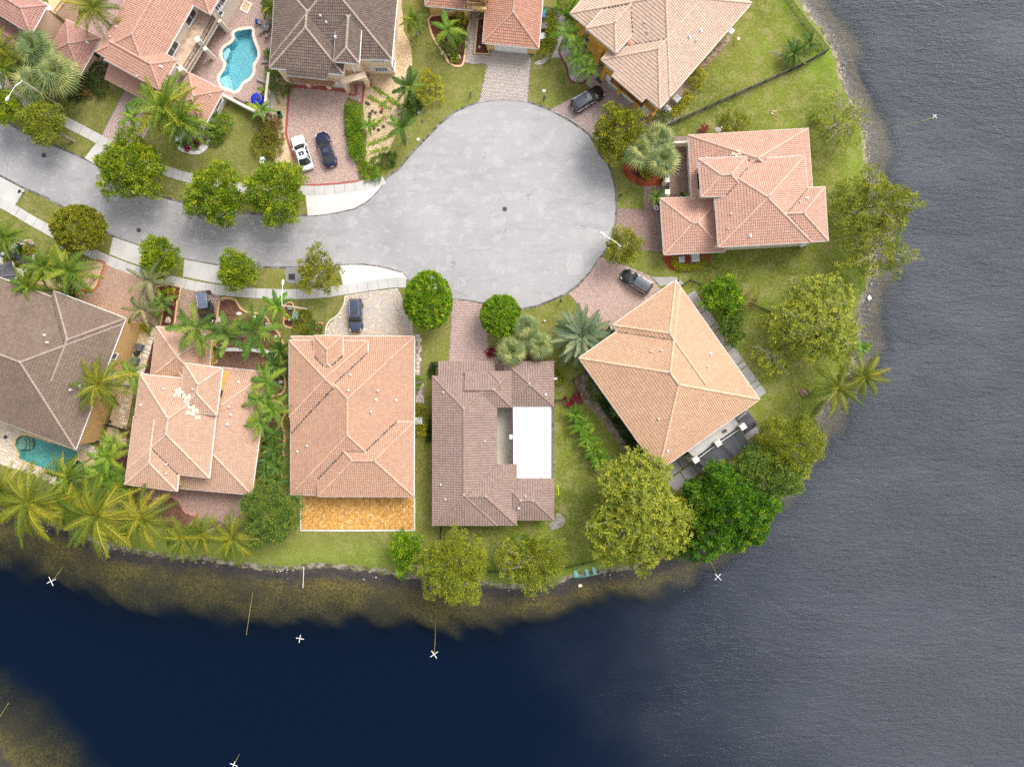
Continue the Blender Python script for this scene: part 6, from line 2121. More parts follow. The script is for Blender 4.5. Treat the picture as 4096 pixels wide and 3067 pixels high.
# little plants of the white pebble bed, and rambling runners over the tan gravel
for k, (x, y) in enumerate(((2050, 1545), (2115, 1565), (1960, 1600), (2060, 1640), (2150, 1620), (2190, 1575), (2030, 1590))):
 s_ = Q1(0, 0, x, y)
 shrub(['upper left grey green plant in the white pebble bed', 'upper maroon plant in the white pebble bed', 'leftmost grey green plant in the white pebble bed', 'lowest maroon plant in the white pebble bed', 'lowest grey green plant in the white pebble bed', 'rightmost maroon plant in the white pebble bed', 'middle grey green plant in the white pebble bed'][k], s_[0] / 1.8517, s_[1] / 1.8517, 6, 6, 0.4, LM_RED if k % 2 else LM_MANGO, 100 + k, name='bedding_plant', cat='plant', group='plants in the white pebble bed')
vg = np.random.default_rng(5)
VV, TT = [], []
for a, b in ((Q1(1, 0, 1870, 930), Q1(1, 0, 2208, 1170)), (Q1(1, 0, 1860, 1070), Q1(1, 0, 2100, 1200)), (Q1(1, 0, 1850, 1610), Q1(1, 0, 2150, 1480)), (Q1(1, 0, 2080, 1110), Q1(1, 0, 2208, 1160)), (Q1(1, 0, 1990, 1180), Q1(1, 0, 2080, 1110)), (Q1(1, 0, 1900, 1400), Q1(1, 0, 2060, 1290)), (Q1(1, 1, 1880, 30), Q1(1, 1, 2080, -20))):
 pa, pb = G(a), G(b)
 n = int((pb - pa).length * 60)
 t = vg.random(n)
 P = np.array(pa)[None] + t[:, None] * (np.array(pb) - np.array(pa))[None] + vg.normal(0, 0.16, (n, 3)) * np.array([1, 1, 0.2]) + np.array([0, 0, 0.12])
 dr = vg.normal(0, 1, (n, 3)) * np.array([1, 1, 0.3])
 dr /= np.linalg.norm(dr, axis=1)[:, None]
 sd_ = np.cross(dr, [0, 0, 1])
 VV.append(np.stack([P, P + dr * .1 + sd_ * .06, P + dr * .2, P + dr * .1 - sd_ * .06], 1).reshape(-1, 3))
VV = np.concatenate(VV)
rn = link('runner_vines', np_mesh('runner_vines', VV, np.arange(len(VV)).reshape(-1, 4), 4, [LM_BRIGHT], np.repeat(vg.random(len(VV) // 4), 4)))
rn['kind'] = 'stuff'
# ---------------------------------------------------------------- palms
def frond_mesh(name, m, n=26, leaf=0.16, wid=0.9, rise=0.35, droop=0.75, fwd=0.75, ldroop=0.35, seed=0, plume=False, start=0.12):
 """a feather leaf of unit length along +x, arching in z"""
 g = random.Random(seed)
 V, F, T = [], [], []
 def zc(s):
  return rise * s - droop * s * s
 sp = (1 - start) / n
 for i in range(n):
  s = start + (i + 0.5) * sp
  ln = leaf * (0.55 + 0.45 * math.sin(math.pi * min(1, 0.15 + s * 0.8))) * (1 - 0.45 * max(0, s - 0.75) / 0.25)
  for sd in (-1, 1):
   f = fwd * (0.6 + 0.5 * s) + g.uniform(-.12, .12)
   dv_ = Vector((math.sin(f), sd * math.cos(f), -ldroop * g.uniform(0.6, 1.3) + (g.uniform(-.5, .6) if plume else 0)))
   dv_.normalize()
   b = Vector((s, 0, zc(s)))
   o = len(V)
   h = sp * wid * 0.62
   tip = b + dv_ * ln
   mid = b + dv_ * ln * 0.55 + Vector((0, 0, 0.01))
   V += [b - Vector((h * .6, 0, 0)), b + Vector((h * .6, 0, 0)), mid + Vector((h, 0, 0)), tip, mid - Vector((h, 0, 0))]
   F.append((o, o + 1, o + 2, o + 3, o + 4))
   tt = 0.3 + 0.5 * g.random()
   T += [tt] * 5
 # midrib
 k = 8
 o = len(V)
 for i in range(k + 1):
  s = i / k
  w_ = 0.014 * (1 - 0.8 * s) + 0.002
  V += [Vector((s, -w_, zc(s) + 0.006)), Vector((s, w_, zc(s) + 0.006))]
  T += [0.95, 0.95]
 for i in range(k):
  a = o + 2 * i
  F.append((a, a + 1, a + 3, a + 2))
 me = bpy.data.meshes.new(name)
 me.from_pydata([tuple(v) for v in V], [], F)
 at = me.attributes.new('tint', 'FLOAT', 'POINT')
 at.data.foreach_set('value', T)
 me.materials.append(m)
 return me
def fan_mesh(name, m, n=22, seed=0, droop=0.3):
 g = random.Random(seed)
 V, F, T = [], [], []
 hub = 0.30
 V += [Vector((0, -.012, 0)), Vector((0, .012, 0)), Vector((hub, .014, 0.05)), Vector((hub, -.014, 0.05))]
 T += [0.8] * 4
 F.append((0, 1, 2, 3))
 for i in range(n):
  a = math.radians(-125 + 250 * i / (n - 1))
  ln = (0.70 - 0.16 * abs(a) / 2.2) * g.uniform(0.92, 1.06)
  wdt = 0.026
  d = Vector((math.cos(a), math.sin(a), 0))
  s = Vector((-d.y, d.x, 0))
  b = Vector((hub, 0, 0.05))
  mid = b + d * ln * 0.55 + Vector((0, 0, 0.03))
  tip = b + d * ln + Vector((0, 0, -droop * ln * g.uniform(0.5, 1.3)))
  o = len(V)
  V += [b + d * 0.03, mid + s * wdt * 1.25, tip, mid - s * wdt * 1.25]
  F.append((o, o + 1, o + 2, o + 3))
  T += [0.05 + 0.9 * g.random()] * 4
 me = bpy.data.meshes.new(name)
 me.from_pydata([tuple(v) for v in V], [], F)
 at = me.attributes.new('tint', 'FLOAT', 'POINT')
 at.data.foreach_set('value', T)
 me.materials.append(m)
 return me
LP_COCO = leafmat('coconut_fronds', [(0.064, 0.108, 0.0112), (0.136, 0.1875, 0.0168), (0.256, 0.27, 0.0224), (0.62, 0.495, 0.042)], objrand=True)
LP_FOX = leafmat('foxtail_fronds', [(0.0352, 0.087, 0.0168), (0.08, 0.147, 0.0252), (0.136, 0.2475, 0.0252), (0.352, 0.36, 0.07)], objrand=True)
LP_QUEEN = leafmat('queen_fronds', [(0.056, 0.117, 0.014), (0.112, 0.195, 0.0196), (0.208, 0.2775, 0.0224), (0.544, 0.465, 0.042)], objrand=True)
LP_XMAS = leafmat('adonidia_fronds', [(0.048, 0.1275, 0.014), (0.104, 0.225, 0.0196), (0.192, 0.33, 0.0252), (0.448, 0.48, 0.042)], objrand=True)
LP_FAN = leafmat('fan_fronds', [(0.065, 0.117, 0.042), (0.1495, 0.208, 0.072), (0.286, 0.312, 0.102), (0.546, 0.52, 0.18)], objrand=True)
LP_DATE = leafmat('silver_date_fronds', [(0.0975, 0.1625, 0.102), (0.156, 0.2275, 0.138), (0.247, 0.3055, 0.168), (0.442, 0.468, 0.24)], objrand=True)
LP_CYC = leafmat('cycad_fronds', [(0.032, 0.093, 0.0196), (0.064, 0.15, 0.0252), (0.136, 0.225, 0.028), (0.32, 0.33, 0.056)], objrand=True)
LP_DRY = leafmat('dusty_fronds', [(0.0975, 0.1235, 0.054), (0.156, 0.182, 0.078), (0.26, 0.2405, 0.102), (0.39, 0.351, 0.168)], objrand=True)
KINDS = {
 'coco': dict(name='coconut_palm', fr=[frond_mesh('frond', LP_COCO, 38, 0.22, 0.66, 0.55, 0.90, 0.75, 0.55, k) for k in range(3)], n=24, el=(75, -26), trunk=0.14),
 'fox': dict(name='foxtail_palm', fr=[frond_mesh('frond', LP_FOX, 30, 0.21, 1.25, 0.35, 0.55, 0.65, 0.25, 10 + k, True) for k in range(3)], n=12, el=(62, -12), trunk=0.14),
 'queen': dict(name='queen_palm', fr=[frond_mesh('frond', LP_QUEEN, 28, 0.20, 1.1, 0.50, 0.95, 0.7, 0.6, 20 + k, True) for k in range(3)], n=22, el=(72, -25), trunk=0.17),
 'xmas': dict(name='christmas_palm', fr=[frond_mesh('frond', LP_XMAS, 26, 0.24, 0.8, 0.65, 1.05, 0.7, 0.45, 30 + k) for k in range(2)], n=12, el=(65, -10), trunk=0.09),
 'fan': dict(name='fan_palm', fr=[fan_mesh('frond', LP_FAN, 22, 40 + k) for k in range(2)], n=26, el=(58, -32), trunk=0.16),
 'date': dict(name='silver_date_palm', fr=[frond_mesh('frond', LP_DATE, 40, 0.125, 0.9, 0.35, 0.45, 0.6, 0.05, 50 + k) for k in range(2)], n=60, el=(80, -15), trunk=0.28),
 'cyc': dict(name='pygmy_palm', fr=[frond_mesh('frond', LP_CYC, 24, 0.17, 1.1, 0.45, 0.75, 0.6, 0.2, 60 + k) for k in range(2)], n=24, el=(75, -8), trunk=0.10),
 'dry': dict(name='feather_palm', fr=[frond_mesh('frond', LP_DRY, 26, 0.18, 0.9, 0.45, 0.75, 0.7, 0.4, 70 + k) for k in range(2)], n=11, el=(60, -18), trunk=0.12),
 'small': dict(name='young_palm', fr=[frond_mesh('frond', LP_XMAS, 18, 0.22, 1.3, 0.5, 0.8, 0.7, 0.4, 80 + k) for k in range(2)], n=9, el=(65, -5), trunk=0.08),
}
def palm(kind, label, x, y, rD, h, group=None, lean=None, n=None, seed=None):
 K = KINDS[kind]
 c = G(D1(x, y), h)
 seed = seed if seed is not None else int(x * 13 + y * 7)
 g = random.Random(seed)
 ln = lean or (g.uniform(-.5, .5) * h * 0.08, g.uniform(-.5, .5) * h * 0.08)
 root = thing(K['name'], label, 'palm', (c.x + ln[0], c.y + ln[1], 0), 0, group)
 top = Vector((-ln[0], -ln[1], h))
 tb = MB()
 tr0 = K['trunk']
 pts = [Vector((0, 0, -0.1)), Vector((top.x * 0.25, top.y * 0.25, h * 0.4)), Vector((top.x * 0.65, top.y * 0.65, h * 0.75)), top]
 tb.tube(pts, [tr0 * 1.4, tr0, tr0 * 0.9, tr0 * 0.8], 7)
 tb.build('trunk', PALMBARK, root, world=False)
 R = r_m(rD, h)
 n = n or K['n']
 off = g.uniform(0, 6.28)
 for i in range(n):
  t = i / max(1, n - 1)
  el = math.radians(K['el'][0] + (K['el'][1] - K['el'][0]) * t ** 0.75 + g.uniform(-9, 9))
  az = off + i * 2.39996 + g.uniform(-.25, .25)
  L = R * 1.22 * (0.72 + 0.30 * min(1, t * 2.2)) * g.uniform(0.9, 1.1)
  o = bpy.data.objects.new('frond', g.choice(K['fr']))
  COL.objects.link(o)
  o.parent = root
  o.location = top + Vector((0, 0, 0.05))
  o.rotation_euler = (Matrix.Rotation(az, 3, 'Z') @ Matrix.Rotation(-el, 3, 'Y') @ Matrix.Rotation(g.uniform(-.35, .35), 3, 'X')).to_euler()
  o.scale = (L, L * g.uniform(0.9, 1.15), L)
 return root
CG = 'coconut palms along the rear shore'
PL = [
 ('coco', 'coconut palm with orange fruit between the rose and salmon houses', 203, 22, 46, 7.5, None),
 ('coco', 'arching palm cut off by the left edge above the fan palm cluster', 8, 108, 38, 6.0, None),
 ('queen', 'palm at the left edge below the arching one, beside the fan palms', 12, 150, 34, 5.5, None),
 ('fan', 'uppermost fan palm of the cluster beside the peach walled garage', 75, 108, 42, 5.5, 'fan palms in the upper left garden'),
 ('fan', 'largest fan palm with yellowing skirt in the upper left garden', 122, 158, 44, 5.8, 'fan palms in the upper left garden'),
 ('fan', 'lowest fan palm of the cluster, beside the pavement lamp', 72, 180, 40, 5.0, 'fan palms in the upper left garden'),
 ('queen', 'big feathery palm over the driveway of the salmon house', 352, 232, 58, 7.5, 'feathery palms by the salmon driveway'),
 ('queen', 'second feathery palm overlapping the salmon garage roof', 392, 262, 48, 7.0, 'feathery palms by the salmon driveway'),
 ('small', 'small palm on the left side of the salmon house driveway', 289, 256, 26, 3.5, None),
 ('queen', 'yellowish palm in a white pot behind the dark brown roof', 586, 18, 24, 2.6, None),
 ('small', 'yellow palm in the pot by the end of the pool terrace wall', 565, 238, 22, 2.0, None),
 ('cyc', 'small cycad beside the upper pool lounger', 580, 117, 11, 0.8, None),
 ('small', 'leafy potted plant between lounger and pool spa', 581, 158, 11, 0.9, None),
 ('small', 'lime spiky plant beside the terrace wall above the blue spa', 574, 196, 14, 1.0, None),
 ('queen', 'yellow green palm in the gravel strip by the dark brown house', 893, 45, 24, 4.0, None),
 ('fox', 'dark palm at the top end of the tan gravel garden', 882, 188, 32, 4.6, None),
 ('fox', 'dark palm at the lower end of the tan gravel garden', 868, 278, 32, 4.2, None),
 ('small', 'little yellow palm beside the clipped driveway hedge', 798, 272, 18, 1.4, None),
 ('xmas', 'palm in the kidney shaped mulch bed of the ochre house', 966, 66, 32, 4.2, None),
 ('xmas', 'first palm of the row by the ochre house, nearest the hedge', 1226, 74, 29, 4.4, 'row of palms in the grey gravel bed'),
 ('xmas', 'second palm of the row from the hedge in the grey gravel bed', 1246, 98, 27, 4.2, 'row of palms in the grey gravel bed'),
 ('xmas', 'third palm of the row from the hedge in the grey gravel bed', 1252, 127, 27, 4.2, 'row of palms in the grey gravel bed'),
 ('xmas', 'last palm of the row, nearest the black car', 1266, 150, 28, 4.2, 'row of palms in the grey gravel bed'),
 ('cyc', 'round low palm inside the fence corner by the lake', 1716, 115, 25, 1.4, None),
 ('fox', 'broad leaved plant right of the round palm at the fence corner', 1748, 95, 24, 1.8, None),
 ('fan', 'left fan palm of three in the red mulch by the coral house', 1380, 325, 36, 5.0, 'three fan palms in red mulch'),
 ('fan', 'upper fan palm of three in the red mulch by the coral house', 1424, 298, 32, 5.0, 'three fan palms in red mulch'),
 ('fan', 'lower right fan palm of three in the red mulch by the coral house', 1432, 345, 36, 5.0, 'three fan palms in red mulch'),
 ('cyc', 'bright potted palm by the coral house gate', 1417, 427, 18, 2.0, None),
 ('fan', 'top fan palm of three by the brown tiled house', 1135, 705, 28, 4.0, 'three grey green fan palms'),
 ('fan', 'right fan palm of three by the brown tiled house', 1166, 747, 29, 4.0, 'three grey green fan palms'),
 ('fan', 'lower left fan palm of three, overlapping the brown tiled roof', 1104, 758, 30, 4.2, 'three grey green fan palms'),
 ('date', 'silver blue date palm on the lawn beside the apricot house', 1256, 726, 53, 3.0, None),
 ('coco', 'coconut palm planted in a square of soil by the east shore', 1805, 838, 48, 6.5, None),
 ('coco', 'yellowing coconut palm overhanging the water at the east shore', 1866, 812, 44, 7.0, None),
 ('dry', 'dusty palm with sparse fronds against the lower pavement', 322, 606, 38, 5.0, None),
 ('dry', 'dusty palm over the salmon paver driveway', 306, 668, 36, 4.6, None),
 ('fox', 'short green palm between the dusty palms and narrow mulch bed', 350, 652, 24, 3.2, None),
 ('fox', 'foxtail palm in front of the blush house garage', 424, 708, 47, 6.0, 'foxtail palms before the blush house'),
 ('fox', 'foxtail palm above the courtyard fountain', 494, 722, 46, 6.0, 'foxtail palms before the blush house'),
 ('fox', 'foxtail palm at the right end of the courtyard', 552, 716, 48, 6.0, 'foxtail palms before the blush house'),
 ('small', 'bright small palm beside the lamp post', 600, 662, 28, 3.4, None),
 ('queen', 'palm in the gravel garden left of the salmon paver driveway', 150, 585, 46, 6.5, 'feathery palms in the gravel garden'),
 ('queen', 'palm partly over the slate gravel bed', 98, 575, 42, 6.5, 'feathery palms in the gravel garden'),
 ('queen', 'palm drooping over the edge of the taupe roof', 60, 616, 36, 6.0, 'feathery palms in the gravel garden'),
 ('queen', 'palm leaning in from the left edge over the lawn', 12, 512, 34, 6.5, None),
 ('coco', 'coconut palm standing over the sandy wall of the taupe house', 216, 830, 54, 8.0, None),
 ('xmas', 'small palm against the sandy wall right of the coconut palm', 283, 808, 30, 5.5, None),
 ('xmas', 'palm at the end of the sandy wall by the black gate', 247, 954, 28, 4.5, 'palms crowded beside the spa'),
 ('xmas', 'palm right of the travertine spa, uppermost of the crowd', 236, 988, 36, 5.0, 'palms crowded beside the spa'),
 ('xmas', 'palm below the uppermost one in the crowd beside the spa', 228, 1022, 36, 4.8, 'palms crowded beside the spa'),
 ('queen', 'dark green palm covering the rim of the travertine spa', 150, 1030, 44, 5.2, 'palms crowded beside the spa'),
 ('xmas', 'palm nearest the rear mulch bed in the crowd beside the spa', 256, 1046, 34, 4.4, 'palms crowded beside the spa'),
 ('xmas', 'dark palm in the middle of the crowd beside the spa', 196, 1070, 32, 4.0, 'palms crowded beside the spa'),
 ('coco', 'huge pale coconut palm over the bank left of the spa', 66, 1085, 72, 8.0, CG),
 ('coco', 'coconut palm cut off by the left edge above the water', 6, 1058, 48, 7.0, CG),
 ('coco', 'smaller pale coconut palm under its neighbours near the low fence', 146, 1100, 46, 6.5, CG),
 ('coco', 'huge green coconut palm reaching over the water behind the blush house', 212, 1112, 74, 8.0, CG),
 ('coco', 'coconut palm beside the curved patio edge', 308, 1116, 58, 7.0, CG),
 ('coco', 'left one of the small coconut palms on the rear lawn', 396, 1162, 44, 6.0, CG),
 ('coco', 'middle coconut palm of three touching ones on the rear lawn', 437, 1150, 34, 6.0, CG),
 ('coco', 'right one of the small coconut palms, beside the mango tree', 504, 1162, 46, 6.0, CG),
 ('cyc', 'pygmy palm at the upper end of the strip between two houses', 605, 755, 24, 1.8, 'pygmy palms between two houses'),
 ('cyc', 'second pygmy palm down the strip between two houses', 600, 790, 24, 1.6, 'pygmy palms between two houses'),
 ('xmas', 'palm beside the water pump in the strip between two houses', 577, 824, 34, 4.5, 'tall palms between two houses'),
 ('xmas', 'palm overlapping the blush roof in the strip between two houses', 560, 862, 30, 4.5, 'tall palms between two houses'),
 ('xmas', 'palm nearest the peach roof in the strip between two houses', 592, 886, 30, 4.5, 'tall palms between two houses'),
 ('xmas', 'lowest tall palm in the strip between two houses', 562, 912, 30, 4.5, 'tall palms between two houses'),
 ('cyc', 'pygmy palm just below the lowest tall palm', 590, 940, 22, 1.5, 'pygmy palms between two houses'),
 ('cyc', 'pygmy palm fifth from the mango tree in the strip', 592, 968, 22, 1.5, 'pygmy palms between two houses'),
 ('cyc', 'pygmy palm fourth from the mango tree in the strip', 582, 992, 23, 1.5, 'pygmy palms between two houses'),
 ('cyc', 'pygmy palm third from the mango tree in the strip', 600, 1008, 20, 1.5, 'pygmy palms between two houses'),
 ('cyc', 'pygmy palm second from the mango tree in the strip', 576, 1018, 22, 1.5, 'pygmy palms between two houses'),
 ('cyc', 'pygmy palm nearest the mango tree in the strip', 596, 1036, 22, 1.5, 'pygmy palms between two houses'),
 ('small', 'uppermost ginger plant in the strip of broad leaves', 1243, 895, 20, 1.4, 'broad leaved ginger plants in a strip'),
 ('small', 'second ginger plant down the strip of broad leaves', 1256, 920, 22, 1.4, 'broad leaved ginger plants in a strip'),
 ('small', 'third ginger plant down the strip of broad leaves', 1268, 945, 22, 1.4, 'broad leaved ginger plants in a strip'),
 ('small', 'fourth ginger plant down the strip of broad leaves', 1282, 968, 22, 1.4, 'broad leaved ginger plants in a strip'),
 ('small', 'lowest ginger plant of the strip, by the huge olive tree', 1294, 992, 22, 1.4, 'broad leaved ginger plants in a strip'),
 ('cyc', 'spiky plant midway along the hedge of the apricot house', 1334, 888, 14, 0.9, None),
]
for k, (kind, lb, x, y, r, h, grp) in enumerate(PL):
 dens = 16 if kind == 'small' and 'ginger' in lb else None
 palm(kind, lb, x, y, r, h, grp, n=dens)
# banana by the shore
c = G(D1(1862, 752), 1.8)
bt = thing('banana_plant', 'tattered banana plant at the water edge above the coconut palms', 'plant', (c.x, c.y, 0))
MB().tube([(0, 0, -0.3), (0, 0, 1.8)], [0.16, 0.1], 7).build('trunk', mat('banana_stem', (0.20, 0.22, 0.07), 0.7, 0.3, 5.0), bt, world=False)
g = random.Random(4)
for i in range(9):
 a, el = i * 2.4, g.uniform(0.2, 0.9)
 L = g.uniform(1.5, 2.3)
 mb = MB()
 for k in range(6):
  s = k / 5
  wv = 0.26 * math.sin(math.pi * min(0.97, 0.12 + s * 0.88))
  p = Vector((math.cos(a) * s * L * math.cos(el), math.sin(a) * s * L * math.cos(el), 1.8 + s * L * math.sin(el) - 0.9 * s * s))
  sd_ = Vector((-math.sin(a), math.cos(a), 0)) * wv
  mb.v += [tuple(p + sd_), tuple(p + Vector((0, 0, -.05))), tuple(p - sd_)]
 for k in range(5):
  o = 3 * k
  mb.f += [(o, o + 1, o + 4, o + 3), (o + 1, o + 2, o + 5, o + 4)]
 ob = mb.build('frond', LP_XMAS, bt, world=False)
# ================================================================ POOLS
def pool_water(name, tint):
 m = bpy.data.materials.new(name)
 m.use_nodes = True
 t = m.node_tree
 for n in list(t.nodes):
  if n.type != 'OUTPUT_MATERIAL':
   t.nodes.remove(n)
 o = [n for n in t.nodes if n.type == 'OUTPUT_MATERIAL'][0]
 tr = t.nodes.new('ShaderNodeBsdfTransparent')
 tr.inputs[0].default_value = (*tint, 1)
 gl = t.nodes.new('ShaderNodeBsdfGlossy')
 gl.inputs['Roughness'].default_value = 0.05
 fr = t.nodes.new('ShaderNodeFresnel')
 fr.inputs['IOR'].default_value = 1.33
 bp = t.nodes.new('ShaderNodeBump')
 bp.inputs['Strength'].default_value = 0.3
 bp.inputs['Distance'].default_value = 0.05
 t.links.new(_noise(t, 2.5, 3), bp.inputs['Height'])
 t.links.new(bp.outputs[0], gl.inputs['Normal'])
 ms = t.nodes.new('ShaderNodeMixShader')
 t.links.new(fr.outputs[0], ms.inputs[0])
 t.links.new(tr.outputs[0], ms.inputs[1])
 t.links.new(gl.outputs[0], ms.inputs[2])
 t.links.new(ms.outputs[0], o.inputs['Surface'])
 return m
def make_pool(label, outline, depth, plaster, wtint, coping_m, cw, name='swimming_pool', cat='pool', steps=(), top=0.06):
 cx = sum(p[0] for p in outline) / len(outline)
 cy = sum(p[1] for p in outline) / len(outline)
 root = thing(name, label, cat, (cx, cy, 0))
 n = len(outline)
 mb = MB()
 mb.sheet(outline, -depth, -depth)
 mb.v += [(x, y, top - 0.02) for x, y in outline] + [(x, y, -depth) for x, y in outline]
 o = len(mb.v) - 2 * n
 for i in range(n):
  j = (i + 1) % n
  mb.f.append((o + i, o + j, o + n + j, o + n + i))
 mb.build('basin', plaster, root)
 MB().sheet(outline, -0.06, -0.06).build('water', pool_water(name + '_water', wtint), root)
 # coping laid stone by stone
 P = [Vector(p) for p in outline]
 ar = sum(P[i].x * P[(i + 1) % n].y - P[(i + 1) % n].x * P[i].y for i in range(n))
 sg = 1 if ar > 0 else -1
 nor = []
 for i in range(n):
  d = (P[(i + 1) % n] - P[i - 1]).normalized()
  nor.append(Vector((d.y, -d.x)) * sg)
 for i in range(n):
  j = (i + 1) % n
  a, b = P[i], P[j]
  k = max(1, int((b - a).length / 0.6))
  for s in range(k):
   t0, t1 = (s + 0.02) / k, (s + 0.98) / k
   q = []
   for t_, off in ((t0, -0.04), (t1, -0.04), (t1, cw), (t0, cw)):
    base_ = a.lerp(b, t_)
    nn3 = nor[i].lerp(nor[j], t_)
    q.append(base_ + nn3 * off)
   MB().sheet(q, 0.0, top + 0.012).build('coping_stone', coping_m, root)
 for st, z, m in steps:
  MB().sheet(st, -depth, z).build('step', m, root)
 return root
PLAST = mat('aqua_plaster', (0.36, 0.84, 0.92), 0.8, 0.06, 0.6)
PLASTG = mat('teal_plaster', (0.42, 0.78, 0.74), 0.8, 0.12, 0.5)
STEPM = mat('pale_step_plaster', (0.42, 0.74, 0.80), 0.8, 0.05, 1.0)
COPE = piece_mat('cream_coping', [(0.66, 0.55, 0.47), (0.74, 0.64, 0.56)], stain=(0.6, 0.2, 1))
stp = []
for k, (pts, z) in enumerate((([(225, 850), (262, 815), (300, 815), (332, 880), (345, 960), (335, 988), (262, 960), (224, 905)], -0.75), ([(225, 855), (258, 822), (290, 870), (308, 940), (308, 975), (262, 958), (224, 905)], -0.5), ([(226, 860), (250, 850), (270, 905), (278, 960), (262, 956), (226, 905)], -0.25))):
 stp.append((W(Q(1, 0, *pts)), z, STEPM))
stp.append((W(Q(1, 0, (252, 570), (285, 525), (312, 518), (318, 560), (290, 640), (268, 655), (250, 615))), -0.4, STEPM))
make_pool('kidney shaped turquoise pool on the pink terrace behind the salmon house', poolW, 1.5, PLAST, (0.88, 0.98, 0.99), COPE, 0.42, steps=stp)
TRC = piece_mat('honey_coping', [(0.62, 0.42, 0.22), (0.70, 0.54, 0.34), (0.56, 0.38, 0.20)], stain=(0.8, 0.2, 1))
st2 = []
for k, r_ in enumerate((150, 110, 70)):
 pts = [(238 + r_ * 0.62 * math.cos(a) - 10, 1592 + r_ * math.sin(a) * 0.9) for a in [i * math.pi / 10 for i in range(20)]]
 pts = [(max(172, x), min(1650, max(1496, y))) for x, y in pts]
 st2.append((W(Q(0, 2, *pts)), -0.85 + 0.25 * k, mat('stone_step', (0.42, 0.50, 0.40), 0.8, 0.1, 2.0)))
make_pool('teal pool with travertine edge half hidden by the taupe roof', poolKW, 1.4, PLASTG, (0.72, 0.90, 0.88), TRC, 0.34, steps=st2)
spa = make_pool('small round spa with honey coloured stone ring beside the teal pool', spaW, 0.8, mat('spa_plaster', (0.30, 0.44, 0.38), 0.8, 0.15, 1.0), (0.8, 0.93, 0.9), TRC, 0.42, name='spa_tub', cat='spa', top=0.25)
ring = MB()
for rr_ in (118, 160):
 pts = W(Q(0, 3, *[(865 + rr_ * math.cos(a), 180 + rr_ * math.sin(a)) for a in [(-75 + 12 * i) * math.pi / 180 for i in range(13)]]))
 ring.strip(pts, 0.42, 0.0, 0.16 if rr_ == 118 else 0.10)
ring.build('curved_step', TRC, spa)
# ================================================================ GARDEN WALL
gw = thing('garden_wall', 'cream wall closing the pool terrace beside the driveway', 'wall', G(Q1(1, 0, 740, 1330)))
for a, b in ((Q1(1, 0, 262, 1075), Q1(1, 0, 740, 1322)), (Q1(1, 0, 742, 1322), Q1(1, 0, 795, 850))):
 pa, pb = G(a, 0), G(b, 0)
 m = MB()
 m.bar((pa.x, pa.y, 0.75), (pb.x, pb.y, 0.75), 0.3, 1.5)
 s_ = m.build('wall_section', CREAM_WALL, gw)
 m = MB()
 m.bar((pa.x, pa.y, 1.54), (pb.x, pb.y, 1.54), 0.36, 0.08)
 m.build('coping', IVORY_WALL, s_)
